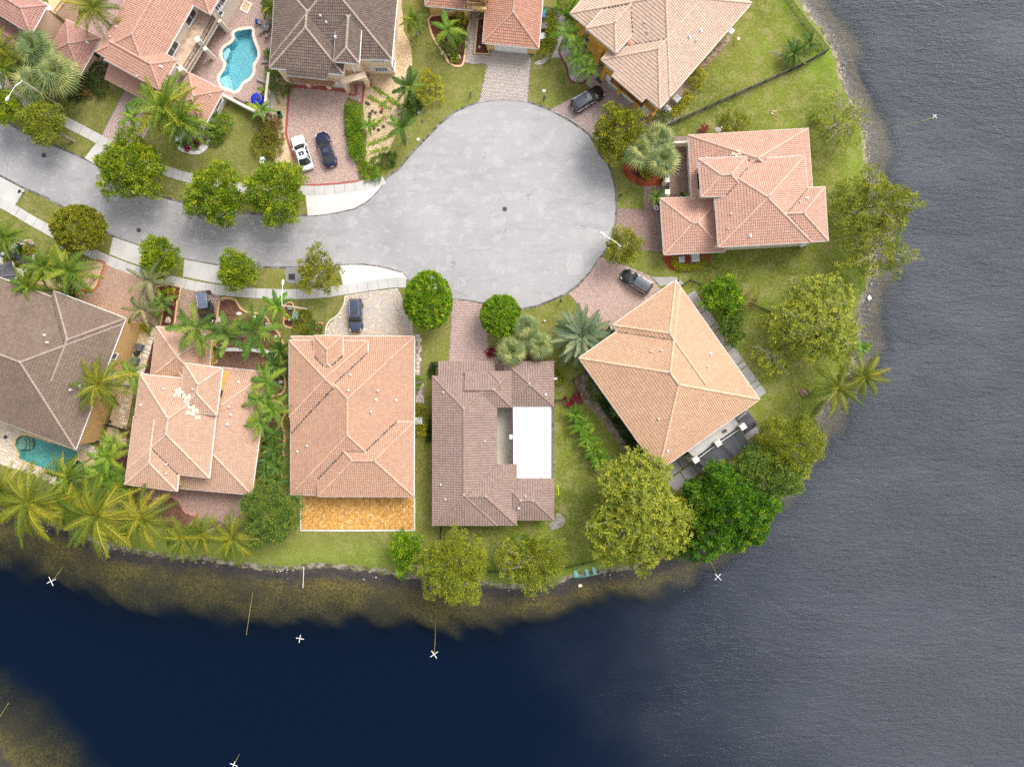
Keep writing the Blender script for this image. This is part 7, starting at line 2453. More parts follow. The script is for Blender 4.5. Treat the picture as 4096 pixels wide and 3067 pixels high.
# ================================================================ CARS
TYRE = mat('tyre_rubber', (0.02, 0.02, 0.02), 0.85, 0.2, 8.0)
RIM = mat('alloy_rim', (0.45, 0.45, 0.47), 0.3, 0.1, 5.0, metal=0.8)
HEADL = mat('headlamp_lens', (0.70, 0.72, 0.75), 0.1, 0.05, 5.0, spec=0.8)
TAILL = mat('tail_lamp_lens', (0.35, 0.01, 0.012), 0.15, 0.05, 5.0, spec=0.8)
CHROME = mat('bright_trim', (0.60, 0.60, 0.62), 0.2, 0.05, 5.0, metal=0.9)
PLATE = mat('number_plate', (0.75, 0.75, 0.73), 0.5, 0.03, 5.0)
CGLASS = mat('car_window_glass', (0.020, 0.026, 0.028), 0.04, 0.05, 3.0, spec=1.0, coat=0.4)
def paint(name, col):
 return mat(name, col, 0.22, 0.04, 1.0, spec=0.4, coat=0.3)
def car(label, S, ang, body_m, suv, L=4.9, Wd=1.9, H=1.48, roof_m=None, sunroof=True, rails=False, cat='car'):
 b = G(S, 0.7)
 root = thing('parked_car', label, cat, (b.x, b.y, 0.06), rad(ang), 'cars parked on the driveways')
 h = L / 2
 hw = Wd / 2
 belt = 0.93 if not suv else 1.08
 nose = 0.70 if not suv else 0.92
 tail = 0.88 if not suv else 1.05
 # body: cross sections from tail to nose (x, half width, sill, top of side, crown)
 secs = [(-h, 0.74, 0.40, 0.62, 0.66), (-h + 0.06, 0.84, 0.30, 0.78, 0.84), (-h + 0.25, 0.93, 0.24, tail - 0.07, tail), (-h + 0.6, 0.98, 0.22, tail - 0.04, tail + 0.03),
   (-h * 0.55, 1.0, 0.20, belt - 0.05, belt), (-h * 0.1, 0.985, 0.20, belt - 0.06, belt), (h * 0.3, 0.985, 0.20, belt - 0.06, belt), (h * 0.55, 0.99, 0.22, belt - 0.10, belt - 0.02),
   (h - 0.75, 0.975, 0.23, nose - 0.02, nose + 0.09), (h - 0.35, 0.92, 0.25, nose - 0.08, nose + 0.03), (h - 0.10, 0.80, 0.30, nose - 0.16, nose - 0.06), (h, 0.66, 0.38, nose - 0.28, nose - 0.22)]
 prof = []
 mb = MB()
 for (x, wf, z0, z1, zc) in secs:
  a = hw * wf
  zm = (z0 + z1) / 2
  prof.append([(x, -a * 0.94, z0), (x, -a, zm), (x, -a * 0.965, z1), (x, -a * 0.86, zc - 0.015), (x, -a * 0.45, zc + 0.012), (x, 0, zc + 0.018), (x, a * 0.45, zc + 0.012), (x, a * 0.86, zc - 0.015), (x, a * 0.965, z1), (x, a, zm), (x, a * 0.94, z0)])
 k = len(prof[0])
 for r in prof:
  mb.v += r
 for i in range(len(prof) - 1):
  for j in range(k - 1):
   mb.f.append((i * k + j, (i + 1) * k + j, (i + 1) * k + j + 1, i * k + j + 1))
  mb.f.append((i * k + k - 1, (i + 1) * k + k - 1, (i + 1) * k, i * k))
 mb.f.append(tuple(range(k)))
 mb.f.append(tuple((len(prof) - 1) * k + j for j in range(k - 1, -1, -1)))
 mb.build('body', body_m, root, world=False, smooth=True)
 # cabin
 if suv:
  xb0, xb1, xt0, xt1 = -h + 0.22, h * 0.38, -h + 0.55, h * 0.10
 else:
  xb0, xb1, xt0, xt1 = -h + 0.75, h * 0.40, -h * 0.42, h * 0.08
 wb, wt = hw * 0.93, hw * 0.70
 def bow(y, w_, amt):
  return amt * (1 - (y / w_) ** 2)
 ys = [-1, -0.5, 0, 0.5, 1]
 def patch(name, xbot, xtop, sgn, m):
  q = MB()
  for r in range(3):
   t = r / 2
   for y in ys:
    w_ = (wb * 0.93) * (1 - t) + wt * 0.96 * t
    q.v.append((xbot * (1 - t) + xtop * t + sgn * 0.17 * (1 - y * y) * (1 - 0.45 * t), y * w_, (belt - 0.01) * (1 - t) + (H - 0.04) * t + 0.03 * math.sin(math.pi * t)))
  for r in range(2):
   for j in range(4):
    q.f.append((r * 5 + j, r * 5 + j + 1, r * 5 + 6 + j, r * 5 + 5 + j))
  return q.build(name, m, root, world=False, smooth=True)
 patch('windscreen', xb1, xt1, 1, CGLASS)
 patch('rear_window', xb0, xt0, -1, CGLASS)
 for sd in (-1, 1):
  q = MB()
  n = 6
  for i in range(n + 1):
   t = i / n
   xb = xb0 + (xb1 - xb0) * t
   xt = xt0 + (xt1 - xt0) * t
   q.v += [(xb, sd * wb, belt - 0.02), (xt, sd * wt, H - 0.05)]
  for i in range(n):
   q.f.append((2 * i, 2 * i + 2, 2 * i + 3, 2 * i + 1))
  sw = q.build('side_window', CGLASS, root, world=False)
  pil = MB()
  for t in (0.0, 0.36, 0.68, 1.0):
   pil.bar((xb0 + (xb1 - xb0) * t, sd * (wb + .004), belt - .02), (xt0 + (xt1 - xt0) * t, sd * (wt + .004), H - .05), 0.10 if t in (0, 1) else 0.07, 0.05)
  pil.build('pillar', body_m, root, world=False)
  tr = MB()
  tr.bar((xb0, sd * (wb + 0.012), belt - 0.01), (xb1, sd * (wb + 0.012), belt - 0.01), 0.03, 0.03)
  tr.build('window_trim', CHROME, root, world=False)
 q = MB()
 nx_ = 7
 for i in range(nx_):
  t = i / (nx_ - 1)
  for y in ys:
   x = xt0 + (xt1 - xt0) * t + (0.10 * (1 - y * y) * (1 if t > 0.5 else -1) * abs(2 * t - 1))
   q.v.append((x, y * wt, H - 0.045 + 0.055 * (1 - y * y) + 0.025 * math.sin(math.pi * t)))
 for i in range(nx_ - 1):
  for j in range(4):
   q.f.append((i * 5 + j, (i + 1) * 5 + j, (i + 1) * 5 + j + 1, i * 5 + j + 1))
 q.build('roof_panel', roof_m or body_m, root, world=False, smooth=True)
 if sunroof:
  xs = xt1 - 0.62
  MB().box((xs, 0, H + 0.022), (0.62, wt * 1.15, 0.02)).build('sunroof', CGLASS, root, world=False)
 if rails:
  for sd in (-1, 1):
   MB().tube([(xt0 + 0.1, sd * wt * 0.96, H), (xt0 + 0.25, sd * wt * 0.96, H + 0.07), (xt1 - 0.25, sd * wt * 0.96, H + 0.07), (xt1 - 0.1, sd * wt * 0.96, H)], 0.022, 5).build('roof_rail', CHROME, root, world=False)
 for x in (-h * 0.60, h * 0.62):
  for sd in (-1, 1):
   q = MB()
   r_ = 0.35 if suv else 0.32
   pr_ = [(r_ * 0.62, -0.11), (r_ * 0.94, -0.12), (r_, -0.06), (r_, 0.06), (r_ * 0.94, 0.12), (r_ * 0.62, 0.11)]
   for (rr2, yy) in pr_:
    for k2 in range(16):
     a = 2 * math.pi * k2 / 16
     q.v.append((x + rr2 * math.cos(a), sd * (hw - 0.10) + yy, r_ + rr2 * math.sin(a)))
   for i in range(len(pr_) - 1):
    for k2 in range(16):
     q.f.append((i * 16 + k2, i * 16 + (k2 + 1) % 16, (i + 1) * 16 + (k2 + 1) % 16, (i + 1) * 16 + k2))
   wh = q.build('wheel', TYRE, root, world=False)
   q = MB()
   for k2 in range(5):
    a = 2 * math.pi * k2 / 5
    q.bar((x, sd * (hw - 0.0), r_), (x + 0.6 * r_ * math.cos(a), sd * (hw - 0.0), r_ + 0.6 * r_ * math.sin(a)), 0.08, 0.04, (0, 1, 0))
   q.build('rim', RIM, wh, world=False)
 for sd in (-1, 1):
  q = MB()
  q.box((xb1 - 0.32, sd * (hw + 0.09), belt + 0.05), (0.16, 0.22, 0.13), 0, 0.8)
  q.build('mirror', body_m, root, world=False)
  q = MB()
  q.bar((h - 0.42, sd * hw * 0.86, nose - 0.01), (h - 0.10, sd * hw * 0.60, nose - 0.12), 0.16, 0.10)
  q.build('headlight', HEADL, root, world=False)
  q = MB()
  q.bar((-h + 0.05, sd * hw * 0.62, tail - 0.11), (-h + 0.28, sd * hw * 0.92, tail - 0.09), 0.10, 0.13)
  q.build('tail_light', TAILL, root, world=False)
 MB().box((-h - 0.01, 0, 0.62), (0.03, 0.5, 0.16)).build('number_plate', PLATE, root, world=False)
 MB().box((h - 0.02, 0, 0.45), (0.06, hw * 1.1, 0.2)).build('grille', BLACKM, root, world=False)
 return root
PW_ = paint('white_car_paint', (0.80, 0.80, 0.80))
PN = paint('navy_car_paint', (0.006, 0.009, 0.040))
PG = paint('slate_blue_car_paint', (0.045, 0.055, 0.100))
PB = paint('black_car_paint', (0.010, 0.009, 0.010))
car('white sedan with dark sunroof parked left of the navy one', RG(1100, 500, 5.52, (598, 615))[0], 109, PW_, False, 5.45, 2.08, 1.5)
car('navy sedan parked right of the white one', RG(1100, 500, 5.52, (1130, 545))[0], 108.5, PN, False, 5.45, 2.08, 1.5)
car('slate blue crossover alone on the large mixed stone driveway', RG(1250, 1150, 5.52, (955, 612))[0], -90, PG, True, 5.05, 2.05, 1.65, rails=True)
car('black estate car in front of the ochre house garages', RG(2200, 280, 3.1725, (478, 372))[0], 32, PB, True, 5.35, 2.15, 1.8, rails=True, roof_m=paint('dark_blue_roof_paint', (0.02, 0.03, 0.06)))
car('black crossover with ribbed roof on the pink driveway by the apricot house', Q1(3, 1, 402, 1452), 148, PB, True, 5.0, 2.05, 1.72, rails=True, sunroof=False, roof_m=paint('charcoal_roof_paint', (0.07, 0.075, 0.09)))
car('dark utility vehicle half hidden beneath a palm by the blush house', RG(700, 1100, 3.1725, (395, 405))[0], -83, PB, True, 5.0, 2.1, 1.85, rails=True, sunroof=False, roof_m=paint('blue_grey_roof_paint', (0.11, 0.13, 0.19)))
# ================================================================ STREET FURNITURE
LAMPG = mat('galvanised_lamp', (0.74, 0.74, 0.74), 0.4, 0.05, 3.0)
CPOLE = mat('concrete_pole', (0.52, 0.43, 0.34), 0.9, 0.12, 3.0)
LENS = mat('lamp_lens', (0.82, 0.84, 0.85), 0.2, 0.03, 3.0)
def lamp(label, base, top, head, h=9.4):
 b = G(base, 0)
 root = thing('street_lamp', label, 'street lamp', b, 0, 'street lamps')
 t = G(top, h)
 hd = G(head, h + 0.5)
 m = MB()
 m.tube([b - Vector((0, 0, 0.1)), b.lerp(t, 0.5), t], [0.17, 0.14, 0.11], 8)
 m.build('pole', CPOLE, root)
 MB().tube([t - Vector((0, 0, 0.15)), t.lerp(hd, 0.35) + Vector((0, 0, 0.25)), hd], [0.055, 0.05, 0.04], 6).build('arm', LAMPG, root)
 d = (hd - t)
 d.z = 0
 d.normalize()
 m = MB()
 e = hd + d * 0.75
 m.tube([hd - d * 0.1, hd + d * 0.1, hd + d * 0.4, e], [0.06, 0.15, 0.19, 0.08], 10)
 hh = m.build('lamp_head', LAMPG, root)
 MB().box((hd + d * 0.45 - Vector((0, 0, 0.17)))[:], (0.42, 0.26, 0.06), math.atan2(d.y, d.x)).build('lens', LENS, hh)
lamp('street lamp on the lower pavement beside the storm drain', Q1(1, 2, 1180, 100), Q1(1, 2, 905, 58), Q1(1, 1, 912, 1490))
lamp('street lamp standing in the small tree by the coral house driveway', Q1(3, 1, 175, 1140), Q1(3, 1, 228, 1058), Q1(3, 1, 50, 940))
lamp('street lamp among the fan palms in the upper left garden', Q1(0, 0, 690, 1190), Q1(0, 0, 238, 893), Q1(0, 0, 95, 1065))
IRON = mat('cast_iron', (0.085, 0.065, 0.062), 0.7, 0.3, 12.0, metal=0.3)
def manhole(label, S):
 p = G(S, 0)
 root = thing('manhole_cover', label, 'manhole cover', (p.x, p.y, 0.02), 0, 'manhole covers in the road')
 MB().lathe((0, 0, 0), [(0.36, 0.0), (0.36, 0.012), (0.32, 0.014), (0.31, 0.008)], 24).build('frame', IRON, root, world=False)
 m = MB()
 m.lathe((0, 0, 0), [(0.305, 0.0), (0.305, 0.012)], 24)
 for i in range(-4, 5):
  y = i * 0.065
  w_ = math.sqrt(max(0.001, 0.28 ** 2 - y * y))
  m.box((0, y, 0.015), (2 * w_, 0.025, 0.008))
 m.build('lid', IRON, root, world=False)
manhole('manhole cover in the road near the left edge', Q1(0, 1, 485, 62))
manhole('manhole cover in the road above the small dense tree', Q1(0, 1, 1533, 885))
manhole('patterned manhole cover in the middle of the cul de sac', Q1(2, 1, 1156, 654))
p = G(Q1(1, 1, 1015, 1400), 0)
sdn = thing('storm_drain', 'square storm drain grate in a dirty concrete apron by the verge', 'drain', (p.x, p.y, 0.0), rad(2))
MB().box((0, 0.0, 0.03), (1.0, 0.9, 0.08)).build('frame', IRON, sdn, world=False)
m = MB()
for i in range(13):
 m.box((-0.42 + i * 0.07, 0, 0.08), (0.025, 0.8, 0.03))
m.box((0, 0, 0.082), (0.86, 0.07, 0.04))
m.build('grate', BLACKM, sdn, world=False)
MB().sheet(W(smooth(Q(1, 1, (950, 1300), (1125, 1310), (1105, 1440), (1050, 1468), (960, 1462), (945, 1400)), 2)), -0.02, 0.024).build('drain_apron', conc('dirty_concrete', (0.24, 0.235, 0.235)), None)['kind'] = 'structure'
def mailbox(label, S, ang, top_m=None):
 p = G(S, 0)
 root = thing('mailbox', label, 'mailbox', (p.x, p.y, 0), rad(ang), 'mailboxes by the kerb')
 MB().bar((0, 0, -0.1), (0, 0, 1.05), 0.1).build('post', BLACKM, root, world=False)
 m = MB()
 n = 7
 for x in (-0.28, 0.28):
  m.v += [(x, -0.11, 1.05)] + [(x, 0.11 * -math.cos(math.pi * k / (n - 1)), 1.2 + 0.11 * math.sin(math.pi * k / (n - 1))) for k in range(n)] + [(x, 0.11, 1.05)]
 k = n + 2
 for i in range(k):
  m.f.append((i, (i + 1) % k, k + (i + 1) % k, k + i))
 m.f += [tuple(range(k - 1, -1, -1)), tuple(range(k, 2 * k))]
 m.build('box', top_m or BLACKM, root, world=False)
 MB().box((0.1, 0.13, 1.28), (0.04, 0.02, 0.2)).build('flag', mat('red_flag_paint', (0.5, 0.03, 0.03), 0.5), root, world=False)
mailbox('black mailbox at the corner of the leftmost lower driveway apron', Q1(0, 1, 270, 480), 60)
mailbox('black mailbox at the left foot of the grey driveway of the ochre house', Q1(2, 0, 782, 1075), 80)
mailbox('black mailbox in the grass right of the grey paver driveway', Q1(2, 0, 1588, 1120), 55)
mailbox('black mailbox on the verge in front of the coral house', Q1(3, 1, 215, 520), 0)
mailbox('black mailbox on the lawn edge between the pink driveway and fan palms', Q1(2, 2, 1770, 15), -70)
mailbox('black mailbox at the kerb of the tan gravel garden', Q1(1, 1, 2112, 148), -40)
GREENB = mat('green_utility_paint', (0.20, 0.30, 0.20), 0.55, 0.1, 3.0)
PALEB = mat('pale_utility_box', (0.55, 0.64, 0.60), 0.5, 0.06, 4.0)
def ubox(name, label, S, size, ang, m, cat, group=None, lid=True):
 p = G(S, 0)
 root = thing(name, label, cat, (p.x, p.y, 0), rad(ang), group)
 MB().box((0, 0, size[2] / 2 - 0.02), (size[0], size[1], size[2] - 0.04)).build('cabinet', m, root, world=False)
 if lid:
  MB().box((0, 0, size[2]), (size[0] + 0.06, size[1] + 0.06, 0.06), 0, 0.94).build('lid', m, root, world=False)
 return root
ubox('transformer', 'large green transformer cabinet next to the kidney island bed', Q1(1, 2, 1072, 175), (0.9, 1.15, 0.9), -8, GREENB, 'utility box')
ubox('utility_box', 'small green cabinet at the top of the island bed', Q1(1, 2, 1003, 98), (0.55, 0.3, 0.5), 0, GREENB, 'utility box')
ubox('utility_box', 'pale utility pedestal inside the island bed', Q1(1, 2, 1005, 220), (0.3, 0.26, 0.7), 10, PALEB, 'utility box')
ubox('cable_box', 'orange cable box inside the island bed', Q1(1, 2, 968, 210), (0.42, 0.36, 0.5), 15, mat('orange_plastic', (0.75, 0.16, 0.03), 0.5), 'utility box')
ubox('utility_box', 'largest of the white pedestals beside the rust tinged bushes', Q1(1, 1, 705, 112), (0.55, 0.4, 0.8), 10, PALEB, 'utility box')
ubox('utility_box', 'middle of the white pedestals beside the rust tinged bushes', Q1(1, 1, 702, 143), (0.42, 0.35, 0.6), -5, PALEB, 'utility box')
ubox('utility_box', 'smallest of the white pedestals beside the rust tinged bushes', Q1(1, 1, 677, 143), (0.2, 0.22, 0.5), 0, PALEB, 'utility box')
ubox('meter_lid', 'white meter lid in the lawn by the dusky green shrub', Q1(2, 0, 208, 1238), (0.42, 0.55, 0.08), -30, PALEB, 'utility lid', lid=False)
ubox('meter_lid', 'white meter lid at the lawn corner beside the cul de sac kerb', Q1(2, 0, 203, 1540), (0.42, 0.4, 0.08), -25, PALEB, 'utility lid', lid=False)
ubox('meter_lid', 'white meter lid in the lawn right of the grey driveway', Q1(2, 0, 1590, 1005), (0.48, 0.36, 0.08), 0, PALEB, 'utility lid', lid=False)
ubox('meter_lid', 'dark meter lid in the lawn left of the cul de sac', Q1(2, 0, 245, 1342), (0.42, 0.42, 0.06), 20, IRON, 'utility lid', lid=False)
ubox('meter_lid', 'blue lid on the lawn beside the clipped olive tree', Q1(0, 1, 690, 1078), (0.5, 0.4, 0.08), -20, mat('pale_blue_lid', (0.25, 0.42, 0.52), 0.6), 'utility lid', lid=False)
# ---- brick planter with white stones by the stone driveway
p = G(Q1(1, 2, 1322, 290), 0)
pl_ = thing('brick_planter', 'square terracotta edged planter with white stones beside the stone driveway', 'planter', (p.x, p.y, 0))
TERR = mat('terracotta', (0.50, 0.22, 0.12), 0.85, 0.12, 4.0)
for q, sz in (((0.0, 0.5, 0.12), (1.1, 0.2, 0.28)), ((0.0, -0.5, 0.12), (1.1, 0.2, 0.28)), ((0.48, 0, 0.12), (0.2, 0.8, 0.28)), ((-0.48, 0, 0.12), (0.2, 0.8, 0.28))):
 MB().box(q, sz).build('edge_block', TERR, pl_, world=False)
MB().box((0, 0, 0.05), (0.76, 0.8, 0.1)).build('soil', MULCHD, pl_, world=False)
for k in range(6):
 MB().blob((RNG.uniform(-.25, .25), RNG.uniform(-.3, .3), 0.15), 0.11, k).build('stone', GRAVW, pl_, world=False)
# ================================================================ AIR CONDITIONERS
ACL = mat('air_conditioner_case', (0.52, 0.54, 0.56), 0.5, 0.06, 3.0)
ACD = mat('dark_air_conditioner_case', (0.12, 0.12, 0.13), 0.5, 0.1, 3.0)
def ac(label, S, size, h, ang, m, group):
 p = G(S, h)
 root = thing('air_conditioner', label, 'air conditioner', (p.x, p.y, 0), rad(ang), group)
 s = size
 MB().box((0, 0, 0.05), (s * 1.15, s * 1.15, 0.1)).build('pad', CONC_G, root, world=False)
 c = MB()
 c.box((0, 0, 0.1 + (h - 0.1) / 2), (s * 0.97, s * 0.97, h - 0.12))
 for k in range(7):
  z = 0.2 + k * (h - 0.3) / 7
  c.box((0, 0, z), (s, s, 0.05))
 c.build('case', m, root, world=False)
 t = MB()
 n = 20
 R = s * 0.40
 t.v += [(-s / 2, -s / 2, h), (s / 2, -s / 2, h), (s / 2, s / 2, h), (-s / 2, s / 2, h)]
 for k in range(n):
  a = 2 * math.pi * k / n
  t.v.append((R * math.cos(a), R * math.sin(a), h + 0.02))
 for k in range(n):
  t.v.append((R * math.cos(2 * math.pi * k / n), R * math.sin(2 * math.pi * k / n), h - 0.1))
 q4 = [(4 + i, 4 + (i + 1) % n) for i in range(n)]
 def cor(k):
  a = (360 * k / n + 0) % 360
  return 2 if a < 90 else 3 if a < 180 else 0 if a < 270 else 1
 for k in range(n):
  a, b = 4 + k, 4 + (k + 1) % n
  t.f.append((a, cor(k), b) if cor(k) == cor((k + 1) % n) else (a, cor(k), cor((k + 1) % n), b))
  t.f.append((a, b, 4 + n + (k + 1) % n, 4 + n + k))
 t.build('top_plate', m, root, world=False)
 w_ = MB()
 w_.lathe((0, 0, h - 0.14), [(R, 0), (R, 0.01)], 20)
 w_.build('well', BLACKM, root, world=False)
 f = MB()
 for k in range(4):
  a = k * math.pi / 2 + 0.4
  f.add([(0.05 * math.cos(a), 0.05 * math.sin(a), h - 0.06), (R * .85 * math.cos(a - .3), R * .85 * math.sin(a - .3), h - 0.09), (R * .88 * math.cos(a + .35), R * .88 * math.sin(a + .35), h - 0.04)], [(0, 1, 2)])
 f.lathe((0, 0, h - 0.08), [(0.08, 0), (0.08, 0.05)], 10)
 f.build('fan', ACL if m is ACL else ACL, root, world=False)
 g_ = MB()
 for rr_ in (0.35, 0.65, 0.95):
  pts = [(R * rr_ * math.cos(2 * math.pi * k / 16), R * rr_ * math.sin(2 * math.pi * k / 16), h + 0.03) for k in range(17)]
  g_.tube(pts, 0.008, 3, False)
 g_.build('guard', BLACKM, root, world=False)
AG = 'air conditioners beside the houses'
ac('upper air conditioner beside the ochre house, behind yellow croton', Q1(3, 0, 850, 1085), 0.95, 0.95, -42, ACL, AG)
ac('lower air conditioner beside the ochre house, squarer and flatter', Q1(3, 0, 745, 1205), 0.95, 0.8, -42, ACL, AG)
ac('smaller left air conditioner inside the gold hedge by the coral house', Q1(3, 1, 903, 1205), 0.85, 0.7, 3, ACL, AG)
ac('larger right air conditioner inside the gold hedge by the coral house', Q1(3, 1, 1058, 1188), 1.1, 1.0, 3, ACL, AG)
ac('lone air conditioner between the peach and brown tiled houses', Q1(2, 2, 205, 1333), 1.05, 0.9, 2, ACL, AG)
ac('upper dark air conditioner against the sandy wall', Q1(0, 2, 1518, 517), 0.95, 1.1, -18, ACD, AG)
ac('lower dark air conditioner against the sandy wall', Q1(0, 2, 1472, 668), 0.95, 1.1, -18, ACD, AG)
ac('upper air conditioner in the hedge beside the terracotta garage', Q1(2, 0, 1588, 285), 0.9, 0.9, 5, ACD, AG)
ac('lower air conditioner in the hedge beside the terracotta garage', Q1(2, 0, 1574, 398), 0.9, 0.8, 5, ACL, AG)
ac('air conditioner between the peach walled garage and the salmon house', Q1(0, 0, 1172, 660), 0.8, 0.9, -25, ACL, AG)
# ================================================================ FENCES
def fence(label, pts, h=1.4, style='picket', step=0.22, post=2.2, m=None, zb=0.0):
 w_ = [Vector((*q, zb)) for q in W(pts)]
 root = thing('metal_fence' if style == 'picket' else 'mesh_fence', label, 'fence', (w_[0].x, w_[0].y, 0))
 m = m or BLACKM
 pk = MB().box((0, 0, h / 2), (0.065, 0.065, h)).mesh('picket')
 pk.materials.append(m)
 pm_ = MB().box((0, 0, h / 2 + 0.04), (0.085, 0.085, h + 0.1)).mesh('post')
 pm_.materials.append(m)
 def put(name, me, p, a=0):
  o = bpy.data.objects.new(name, me)
  COL.objects.link(o)
  o.parent = root
  o.location = p - root.location
  o.rotation_euler = (0, 0, a)
 wires = MB()
 for a, b in zip(w_[:-1], w_[1:]):
  d = b - a
  L = d.length
  ang = math.atan2(d.y, d.x)
  npost = max(1, round(L / post))
  for k in range(npost + 1):
   put('post', pm_, a + d * (k / npost), ang)
  for z in ((0.15, h - 0.12) if style == 'picket' else (0.05, h)):
   MB().bar(a + Vector((0, 0, z)), b + Vector((0, 0, z)), 0.05, 0.05).build('rail', m, root)
  if style == 'picket':
   n = int(L / step)
   for k in range(1, n):
    put('picket', pk, a + d * (k / n), ang)
  else:
   n = int(L / 0.14)
   for k in range(n):
    p = a + d * (k / n)
    wires.bar(p, p + Vector((0, 0, h)), 0.022)
   for j in range(1, 10):
    wires.bar(a + Vector((0, 0, h * j / 10)), b + Vector((0, 0, h * j / 10)), 0.022)
 if wires.v:
  wires.build('wire_mesh', m, root, 'stuff')
 return root
DGREEN = mat('dark_green_metal', (0.03, 0.05, 0.04), 0.5, 0.2, 3.0)
fence('long black mesh fence running from the ochre house to the lake', Q(3, 0, (725, 1408), (1290, 1150), (1800, 925), (2208, 738)) + RG(3100, 0, 2.2078, (440, 470)), 1.5, 'mesh')
fence('black picket fence along the upper right shore', RG(3100, 0, 2.2078, (445, 468), (375, 375), (245, 215), (120, 42), (70, -30)), 1.5, 'picket', 0.22)
fence('low black picket fence piece below the coral house', Q(3, 1, (895, 1500), (985, 1440), (1140, 1505)), 1.2, 'picket', 0.2)
fence('low black picket fence between the rusty bush and the wide lakeside tree', Q(3, 2, (1640, 40), (1720, 72), (1905, 150), (2080, 220)), 1.2, 'picket', 0.2)
fence('picket fence on the bank beside the mango tree', RG(3000, 1100, 2.76, (800, 1390), (700, 1520), (590, 1655)), 1.2, 'picket', 0.24)
fence('picket fence along the bank behind the brown tiled house', Q(2, 3, (820, 1310), (980, 1325), (1150, 1338), (1500, 1330), (1885, 1275), (2150, 1215)), 1.1, 'picket', 0.24)
fence('dark side fence under the lower left corner of the brown tiled roof', Q(2, 3, (450, 820), (452, 960)), 1.2, 'picket', 0.2)
fence('low green rail fence beneath the coconut palms on the rear bank', Q(0, 3, (480, 690), (660, 785), (880, 855)), 1.0, 'picket', 0.4, m=DGREEN)
fence('black fence between the brown tiled house and the magenta cordylines', Q(2, 2, (1702, 1102), (1838, 1094)), 1.3, 'picket', 0.2)
fence('low slate fence around the bare yard beside the apricot house', Q(2, 2, (2062, 785), (1905, 880), (1985, 1070)), 0.7, 'picket', 0.2)
fence('black picket gate and fence beside the bins at the top', Q(2, 0, (1590, 130), (1640, 140), (1780, 160)), 1.4, 'picket', 0.18)
fence('short black picket fence between two round shrubs near the ochre house', Q(2, 0, (1830, 190), (1905, 240)), 1.4, 'picket', 0.18)
fence('black gate between the taupe and blush houses', Q(0, 2, (1190, 1370), (1300, 1400), (1420, 1440)), 1.3, 'picket', 0.18)
# ================================================================ POOL TERRACE FURNITURE
TAUPE = mat('taupe_sling_fabric', (0.34, 0.29, 0.25), 0.85, 0.1, 6.0)
DKMET = mat('dark_furniture_metal', (0.07, 0.055, 0.05), 0.5, 0.2, 4.0)
BLUEF = mat('blue_towel', (0.012, 0.07, 0.40), 0.9, 0.2, 4.0)
def chair(label, S, ang, towel=False):
 p = G(S, 0.5)
 root = thing('patio_chair', label, 'chair', (p.x, p.y, 0.05), rad(ang), 'chairs round the oval patio table')
 MB().box((0, 0, 0.43), (0.52, 0.52, 0.05)).build('seat', TAUPE, root, world=False)
 b = MB()
 b.add([(-0.26, -0.26, 0.45), (-0.26, 0.26, 0.45), (-0.44, 0.26, 1.0), (-0.44, -0.26, 1.0), (-0.30, -0.26, 0.45), (-0.30, 0.26, 0.45), (-0.48, 0.26, 1.0), (-0.48, -0.26, 1.0)], [(0, 1, 2, 3), (7, 6, 5, 4), (3, 2, 6, 7), (0, 3, 7, 4), (1, 5, 6, 2)])
 b.build('backrest', BLUEF if towel else TAUPE, root, world=False)
 for sx in (-1, 1):
  for sy in (-1, 1):
   MB().bar((sx * 0.24, sy * 0.27, 0), (sx * 0.22, sy * 0.26, 0.44), 0.04).build('leg', DKMET, root, world=False)
 for sy in (-1, 1):
  MB().tube([(-0.36, sy * 0.3, 0.7), (0.1, sy * 0.32, 0.68), (0.27, sy * 0.3, 0.6), (0.26, sy * 0.28, 0.42)], 0.025, 5).build('armrest', DKMET, root, world=False)
 if towel:
  MB().box((-0.40, 0, 0.72), (0.30, 0.62, 0.62), 0, 0.85).build('towel', BLUEF, root, world=False)
def PT(x, y):
 return (950 + x / 6.345, y / 6.345)
chair('chair at the top end of the oval patio table', PT(725, 410), -100)
chair('chair draped with a blue towel beside the oval patio table', PT(560, 570), 0, True)
chair('upper right chair beside the oval patio table', PT(865, 580), 180)
chair('lower right chair beside the oval patio table', PT(880, 770), 150)
chair('lower left chair beside the oval patio table', PT(630, 780), 35)
chair('chair at the bottom end of the oval patio table', PT(745, 900), 80)
p = G(PT(720, 630), 0.7)
tb_ = thing('patio_table', 'oval glass topped patio table under the closed umbrella', 'table', (p.x, p.y, 0.05), rad(-88))
m = MB()
o = [(0.95 * math.copysign(abs(math.cos(a)) ** 0.7, math.cos(a)), 0.52 * math.copysign(abs(math.sin(a)) ** 0.7, math.sin(a))) for a in [2 * math.pi * k / 24 for k in range(24)]]
m.sheet(o, 0.69, 0.72)
m.build('tabletop', mat('smoky_glass', (0.20, 0.17, 0.19), 0.15, 0.1, 3.0, spec=0.7), tb_, world=False)
for sx in (-1, 1):
 for sy in (-1, 1):
  MB().bar((sx * 0.6, sy * 0.3, 0), (sx * 0.5, sy * 0.25, 0.69), 0.05).build('leg', DKMET, tb_, world=False)
for k, (x, y) in enumerate(((0.35, 0.2), (0.3, -0.2))):
 MB().box((x, y, 0.735), (0.4, 0.16, 0.015), 0.1).build('placemat', PALEB, tb_, world=False)
p = G(PT(740, 660), 0.7)
q = G(PT(615, 460), 2.6)
um = thing('patio_umbrella', 'closed striped cream umbrella leaning over the patio table', 'umbrella', (p.x, p.y, 0.05))
MB().tube([p, q], 0.025, 6).build('pole', DKMET, um)
d_ = (q - p)
m = MB()
n = 12
